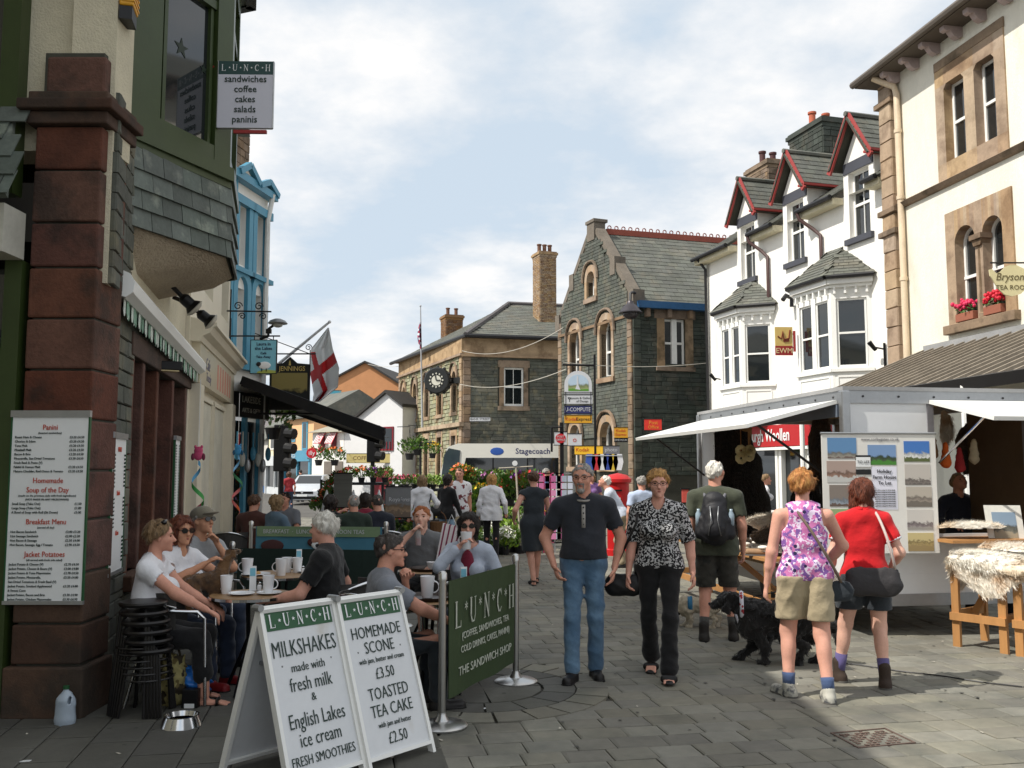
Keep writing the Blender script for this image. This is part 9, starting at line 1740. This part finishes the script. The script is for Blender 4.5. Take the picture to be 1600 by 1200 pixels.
far('bearded man in white tee with a large red print facing the flowers',718,18.3,-150,1.74,hyaw=-40,lh=(-.22,.05,.84),rh=(.42,.3,.95),hair=('crop','brown'),top=('shirt',GRA,.6,-.14),bottom=('shorts',KHAKI,.95),shoes=('shoe',SHB),hands=False)
w11=far('dark haired woman in black cardigan and light jeans beside the printed tee man',698,17.7,-40,1.62,fem=True,hyaw=-30,lh=(-.2,.1,.8),rh=(.2,.22,.78),hair=('bob','dark'),top=('scoop',BLK,1.9,-.1),bottom=('trousers',LTD),shoes=('shoe',SHB),hands=False)
w10=far('long haired woman in white cardigan and grey skirt with a black bag, back to us',660,17.4,10,1.60,fem=True,lh=(-.24,.02,.8),rh=(.24,.08,.95),hair=('long','ash'),top=('loose',WT,1.9,-.1),bottom=('trousers',C('grey_marl',(96,100,108))),shoes=('shoe',SHB),face=False,hands=False);shoulder_bag(w10,1,w10['p0']+V((.2,0,.08)),(.12,.05,.11),LEA,'black handbag under the white cardigan woman\'s arm',LEA)
c=P(684,822,17.5);t=thing('wicker_basket','brown basket carried between the cardigan woman and the jeans woman','basket',c);q=MB();q.lathe(c-V((0,0,.1)),[(.0,0),(.14,0),(.18,.18),(.16,.18),(.0,.03)],16);q.build('body',M('wicker',(110,78,50),.8,bump=.006,bs=60),t);q=MB();q.tube([c+V((.16*math.cos(a),0,.08+.2*math.sin(a)))for a in[i*math.pi/8 for i in range(9)]],.01,5);q.build('handle',MATS['wicker'],t)
far('stooping old man in white shirt and beige trousers by the post box',972,16.2,75,1.68,lean=(0,.55),hpitch=-20,lh=(-.12,.45,.95),rh=(.1,.42,.9),hair=('crop','white'),top=('shirt',C('pale_shirt',(196,204,218)),.6),bottom=('trousers',C('beige',(150,136,112))),shoes=('shoe',SHB),hands=False)
far('woman in white tee walking past the red Woollen shop front',1194,19,-95,1.62,fem=True,lh=(-.2,.1,.8),hair=('short','ash'),top=('shirt',WT,.6),bottom=('trousers',C('pale_trouser',(190,186,180))),shoes=('shoe',SHB),hands=False)
far('grey haired stallholder in dark top leaning inside the trailer',1495,11.0,-170,1.66,hpitch=-25,rh=(.3,.3,1.05),hair=('short','ash'),skin='deep',top=('shirt',NVY,1.5),bottom=('trousers',BLK));far('white haired trader in a red jacket at the right edge behind the stall',1585,10.6,150,1.68,hair=('short','white'),top=('shirt',C('red_jacket',(150,34,40)),1.9),bottom=('trousers',BLK))
for lb,x,D,yw,H_,fm,hr,cl,bt in(('man in a peach shirt standing among the back flower stands',741,23,-60,1.72,False,'brown',C('peach_shirt',(206,150,116)),KHAKI),('woman in pale top beyond the flower stands by the bus',790,27,100,1.62,True,'dark',WT,NVY),('man in a blue shirt passing behind the card racks',852,26,-90,1.75,False,'grey',C('blue_shirt',(92,120,168)),KHAKI),('woman in red walking on the far pavement by the parked car',452,36,20,1.64,True,'brown',C('far_red',(150,44,50)),JEANSD),('man in grey near the turquoise shopfront',470,50,40,1.72,False,'dark',GREENT,JEANS),('man in a striped blue shirt behind the print blouse woman',1003,15,10,1.6,False,'grey',C('stripe_blue',(176,190,214)),BLK),('woman in purple between the gabled hall and the trailer',925,24,170,1.62,True,'ash',C('purple_top',(110,80,130)),BLK)):
 far(lb,x,D,yw,H_,fem=fm,rf=(.1,-.12,0),hair=('bob' if fm else 'short',hr),top=('shirt',cl,.65),bottom=('trousers',bt),shoes=('shoe',SHB),face=False,hands=False,**{'res':.022})
def seat(label,x,D,yaw,H=1.68,zs=.50,**k):
 k.setdefault('lh',(-.2,.3,.62));k.setdefault('rh',(.2,.3,.62));k.setdefault('lf',(-.12,.42,0));k.setdefault('rf',(.12,.44,0));return person(label,(XY(x,D).x,D),yaw,H,pel=(0,0,zs+.04),res=k.pop('res',.012),**k)
s1=seat('seated woman in white top and black cropped trousers nearest the stools',238,6.85,-82,1.66,fem=True,wide=1.25,belly=.05,hyaw=8,lean=(0,.06),rh=(.14,.46,.66),lh=(-.18,.42,.66),rf=(.14,.44,0),lf=(-.1,.34,0),hair=('full','ash'),skin='ruddy',top=('scoop',WT,.38,-.06),bottom=('crop',BLK),shoes=('flipflop',SND),res=.01)
q=MB();q.tube([s1['hq'](.3,-.1,.38),s1['hq'](.2,.05,.5),s1['hq'](-.2,.05,.5),s1['hq'](-.3,-.1,.38)],.008,6);q.ell(s1['hq'](.2,.12,.48),(.03,.02,.02));q.ell(s1['hq'](-.2,.12,.48),(.03,.02,.02));B(s1['o'],0,M_LENS,q,'sunglasses')
s2=seat('seated woman in white v-neck top and dark sunglasses with a dog on her lap',283,7.5,-112,1.66,fem=True,wide=1.08,hyaw=-18,lh=(-.16,.34,.92),rh=(.12,.36,.95),lel=(-1,-.2,-1),rel=(1,-.2,-1),hair=('bob','red'),skin='tan',top=('v',WT,.42,-.06),bottom=('trousers',JEANSD),shoes=('shoe',M('red_shoe',(130,30,34),.5)),glasses='sun',res=.01)
s3=seat('seated man in a khaki flat cap and sunglasses resting his chin on his hand',314,8.25,-125,1.74,hyaw=8,hpitch=-10,lh='chin',lel=(-.4,.6,-1),hair=('crop','grey'),skin='tan',top=('shirt',C('pale_grey_shirt',(150,152,154)),.6),bottom=('trousers',JEANSD),shoes=('shoe',SHB),glasses='sun',lcurl=.9)
q=MB();hq=s3['hq'];Rm=Matrix.Rotation(R(8),3,'Z')@Matrix.Rotation(R(10),3,'X');q.ell(hq(0,-.02,.27),(.09,.115,.075),18,10,rot=Rm);q.ell(hq(0,.45,.24),(.075,.07,.012),14,6,rot=Rm);local_obj('flat_cap',q.mesh('flat_cap',C('cap_khaki',(120,114,98)),True),s3['o'])
s5=seat('white haired man in a black polo shirt seated looking left over his shoulder',512,7.3,88,1.74,wide=1.3,belly=.06,hyaw=-14,zs=.50,lean=(0,-.02),lh=(-.24,.36,.7),rh=(.34,.16,.68),hair=('full','white'),skin='pink',top=('polo',BLK,.62,-.08),bottom=('trousers',BLK),shoes=('shoe',SHB),res=.01)
s6=seat('dark haired man with glasses in a grey tee resting his face on his hand',588,6.62,-72,1.72,wide=1.05,zs=.40,hyaw=-14,lean=(.04,.12),lh='chin',lel=(-.4,.5,-1),rh=(.16,.5,.62),rel=(1,-.2,-.4),hair=('short','darkgrey'),skin='ruddy',top=('shirt',GREY,.62,-.08),bottom=('trousers',DGREY),shoes=('shoe',SHB),glasses='clear',lcurl=.9,res=.01)
s7=seat('red haired boy in a grey tee drinking from a glass bottle',660,9.35,172,1.68,hyaw=6,hpitch=-8,lh=(-.2,.35,.75),rh='mouth',rel=(1,.2,-1),hair=('short','carrot'),skin='pale',top=('shirt',C('boy_grey',(104,106,108)),.62),bottom=('shorts',DGREY,.9),shoes=('shoe',SHB),rcurl=.8)
c=s7['W'](s7['hq'](.03,.68,-.3)-V((0,0,.08)));t=thing('drink_bottle','clear glass bottle of red drink held by the red haired boy','bottle',c);q=MB();q.lathe(c-V((0,0,.13)),[(.028,0),(.03,.08),(.026,.13),(.013,.17),(.013,.21),(.0,.21)],14);q.build('glass',M('bottle_glass',(200,206,206),.08,alpha=.45),t,smooth=40);q=MB();q.lathe(c-V((0,0,.128)),[(.026,0),(.028,.07),(.0,.07)],14);q.build('drink',M('red_drink',(170,30,34),.2),t)
s8=seat('dark haired woman in big sunglasses and pale cardigan drinking from a white mug',733,8.15,176,1.66,fem=True,hyaw=4,rh='mouth',rel=(1,.1,-1),lh=(-.24,.22,.66),hair=('bob','dark'),skin='pink',top=('scoop',C('pale_blue_cardigan',(176,184,198)),1.8),bottom=('trousers',NVY),shoes=('shoe',SHB),glasses='sun',rcurl=.8,res=.01)
q=MB();nb=s8['nb'];q.ell(s8['chest']+V((0,.1,.04)),(.06,.045,.13));B(s8['o'],0,MAROON,q,'vest_top');mug('white mug held up to the sunglasses woman\'s mouth',s8['W'](s8['hq'](.05,.66,-.82)),1.2,2.6)
for i,(lb,x,D,yaw,hr,cl,kw)in enumerate((('dark haired man in brown jumper seated at the far left by the turquoise shop',397,13.4,-12,('short','brown'),BRN,{}),('grey bobbed woman in blue grey top at the far tables',431,13.3,-30,('bob','ash'),BLG,dict(fem=True)),('dark haired man in grey tee facing us at the far tables',447,14.9,170,('short','dark'),GREY,{}),('dark haired woman in black seated with her back to us before the grey board',517,13.3,5,('bob','dark'),BLK,dict(fem=True)),('grey haired man in green tee eating with raised arm at the far tables',554,13.2,15,('thin','grey'),GREENT,dict(lh=(-.16,.3,1.08),lel=(-1,0,-.4),hyaw=20)),('dark woman seated between the green tee man and the capped man',572,14.3,30,('bob','dark'),MAROON,dict(fem=True)),('man in navy with short dark hair seated at the right end of the far tables',591,13.4,25,('crop','darkgrey'),NVY,{}))):
 seat(lb,x,D,yaw,1.70,top=('shirt',cl,.65),bottom=('trousers',DGREY),hair=hr,res=.016,shoes=('shoe',SHB),**kw)
# ================================================================== dogs
def dog(label,loc,yaw,L_,hgt,mat,head=(0,0),fluffy=.02,step=.0,down=.0,sit=False,col=None,ear=.06,patches=None,tail=1,muz=1.):
 s=hgt/.6;b=hgt*.72;F=Field([-.34*s,-.75*s,0],[.34*s,.85*s,hgt*1.5],.011*max(s,.6));hp_=V((0,-L_*.32,b));sh_=V((0,L_*.3,b*1.02));F.cone(hp_,sh_,.125*s,.15*s,.05,(0,0,1),1.0 if fluffy>.01 else.95);F.ell(sh_+V((0,.02,-.06*s)),(.13*s,.15*s,.18*s),.05);nk=sh_+V((0,.17*s,(.17-down)*s));F.cone(sh_+V((0,.05*s,.04*s)),nk,.12*s,.085*s,.04);hd=nk+V((math.sin(R(head[0]))*.06*s,.07*s,(.03-down*.5)*s));F.ell(hd,(.085*s,.1*s,.09*s),.03);mz=hd+V((math.sin(R(head[0]))*.1*s,.125*s*muz,(-.035-down*.3)*s));F.cone(hd,mz,.06*s,.04*s,.02)
 for sg in(-1,1):
  F.cone(hd+V((sg*.07*s,-.02*s,.05*s)),hd+V((sg*.105*s,.01,-.06*s)),ear*.6*s,ear*.75*s,.012,(1,0,0),.5);st_=step*sg
  e=sh_+V((sg*.075*s,-.04*s+st_*.4,-.28*s));p_=V((sg*.075*s,sh_.y+.02*s+st_,.045*s));F.cone(sh_+V((sg*.07*s,0,-.08*s)),e,.075*s,.048*s,.04);F.cone(e,p_,.046*s,.036*s,.02);F.cone(p_-V((0,.01,.015*s)),p_+V((0,.05*s,-.018*s)),.04*s,.034*s,.01)
  st_=-st_;k=hp_+V((sg*.085*s,.08*s+st_*.5,-.17*s));hk=V((sg*.08*s,hp_.y-.1*s+st_*.8,.19*s));p_=V((sg*.08*s,hp_.y-.03*s+st_*.9,.045*s));F.cone(hp_+V((sg*.06*s,-.02,-.02*s)),k,.1*s,.07*s,.04);F.cone(k,hk,.06*s,.038*s,.03);F.cone(hk,p_,.036*s,.034*s,.02);F.cone(p_-V((0,.01,.015*s)),p_+V((0,.05*s,-.018*s)),.04*s,.034*s,.01)
 F.cone(hp_+V((0,-.1*s,.03*s)),hp_+V((0,-.26*s,(-.04 if tail>0 else.1)*s)),.05*s,.045*s,.02);F.cone(hp_+V((0,-.26*s,-.04*s)),hp_+V((0,-.3*s,-.22*s)),.05*s,.02*s,.02)if tail>0 else None
 if fluffy:F.ripple(fluffy*.5,16,3,.5);F.ripple(fluffy*.12,42,4,.4)
 me=F.mesh('dog',mat);o=bpy.data.objects.new('dog',me);COL.objects.link(o);tag(o,label,'dog');o.location=loc;o.rotation_euler.z=R(yaw)
 q=MB();q.ell(mz+V((math.sin(R(head[0]))*.03*s,.035*s,.01*s)),(.02*s,.016*s,.015*s));local_obj('nose',q.mesh('nose',M_BLACK,True),o);q=MB();[q.ell(hd+V((sg*.045*s,.085*s,.02*s)),.013*s,8,6)for sg in(-1,1)];local_obj('eyes',q.mesh('eyes',M_LENS,True),o)
 if fluffy>.015:
  r=random.Random(5);n=len(me.vertices);pts=[]
  for _ in range(8000):v=me.vertices[r.randrange(n)];pts.append((v.co.copy()-V(v.normal)*.004,V(v.normal)))
  q=MB();tufts(q,pts,.04*s,3,down=1.3,wd=.003);fo=local_obj('coat',q.mesh('coat',mat),o);fo['kind']='stuff'
 return o,nk,sh_,hd,s
FBD=fur_mat('dog_black',(16,15,15),(30,28,27));FDW=fur_mat('dog_white',(176,166,146),(206,200,186));FDB=fur_mat('dog_brown',(104,76,48),(60,46,34))
dp=G(1180,1050);d,nk,sh_,hd,s=dog('large shaggy black dog with a pale neckerchief standing behind the ginger woman',(dp.x+.28,dp.y+.3,0),78,.66,.56,FBD,head=(20,0),fluffy=.03,step=.1,down=.05)
q=MB();q.tube([nk.lerp(sh_,.35)+V((.115*math.cos(a),0,.12*math.sin(a)))for a in[i*math.pi/8 for i in range(16)]],.02,6,closed=True);q.prism(Frame(nk.lerp(sh_,.35)+V((0,.05,-.06)),(1,0,0),(0,.3,1)),[(-.1,0),(.1,0),(0,-.2)],-.01,.01);local_obj('neckerchief',q.mesh('neckerchief',pattern('kerchief',(206,206,214),[((150,40,50),1,.3)],20),True),d)
q=MB();q.tube([sh_+V((0,0,.16)),sh_+V((.05,-.2,.2)),V((.25,-.5,.75))],.006,5);local_obj('lead',q.mesh('lead',LEA,True),d)
dp=G(1082,984);d,nk,sh_,hd,s=dog('small white terrier with dark head, red collar and blue harness sniffing the ground',(dp.x+.1,dp.y+.1,0),80,.42,.33,FDW,head=(10,0),fluffy=.018,step=.03,down=.22,tail=-1)
q=MB();q.ell(hd,(.055,.066,.058),12,8);q.cone=None;local_obj('head_mask',q.mesh('mask',FBD,True),d);q=MB();q.lathe(sh_+V((0,-.05,0)),[(.092,0),(.094,.05)],18,axis=(0,1,0));local_obj('harness',q.mesh('harness',M('harness_blue',(40,110,150),.6),True),d);q=MB();q.lathe(sh_.lerp(nk,.5),[(.072,-.012),(.072,.012)],16,axis=(nk-sh_));local_obj('collar',q.mesh('collar',M('collar_red',(170,50,66),.6),True),d)
dog('small brown terrier with a lime harness sitting on the v-neck woman\'s lap',(P(318,925,7.25).x,7.25,.60),-60,.3,.3,FDB,head=(-20,0),fluffy=.018,down=-.15);dog('little black and white dog half hidden behind the ginger woman',(2.4,8.6,0),100,.36,.28,FBD,fluffy=.016,down=.1)
t=G(1338,1100)
q=MB();a=G(1320,1040);b=G(1600,1078);q.tube([V((a.x,a.y,.02)).lerp(V((b.x,b.y,.02)),i/10)+V((0,.02*math.sin(i*1.4),0))for i in range(11)],.006,5);q.build('ground_cable',BLKMET,label='thin black cable lying across the sunlit setts by the boots',cat='cable')
print('scene.py built in %.1fs, %d objects'%(time.time()-T0,len(bpy.data.objects)))
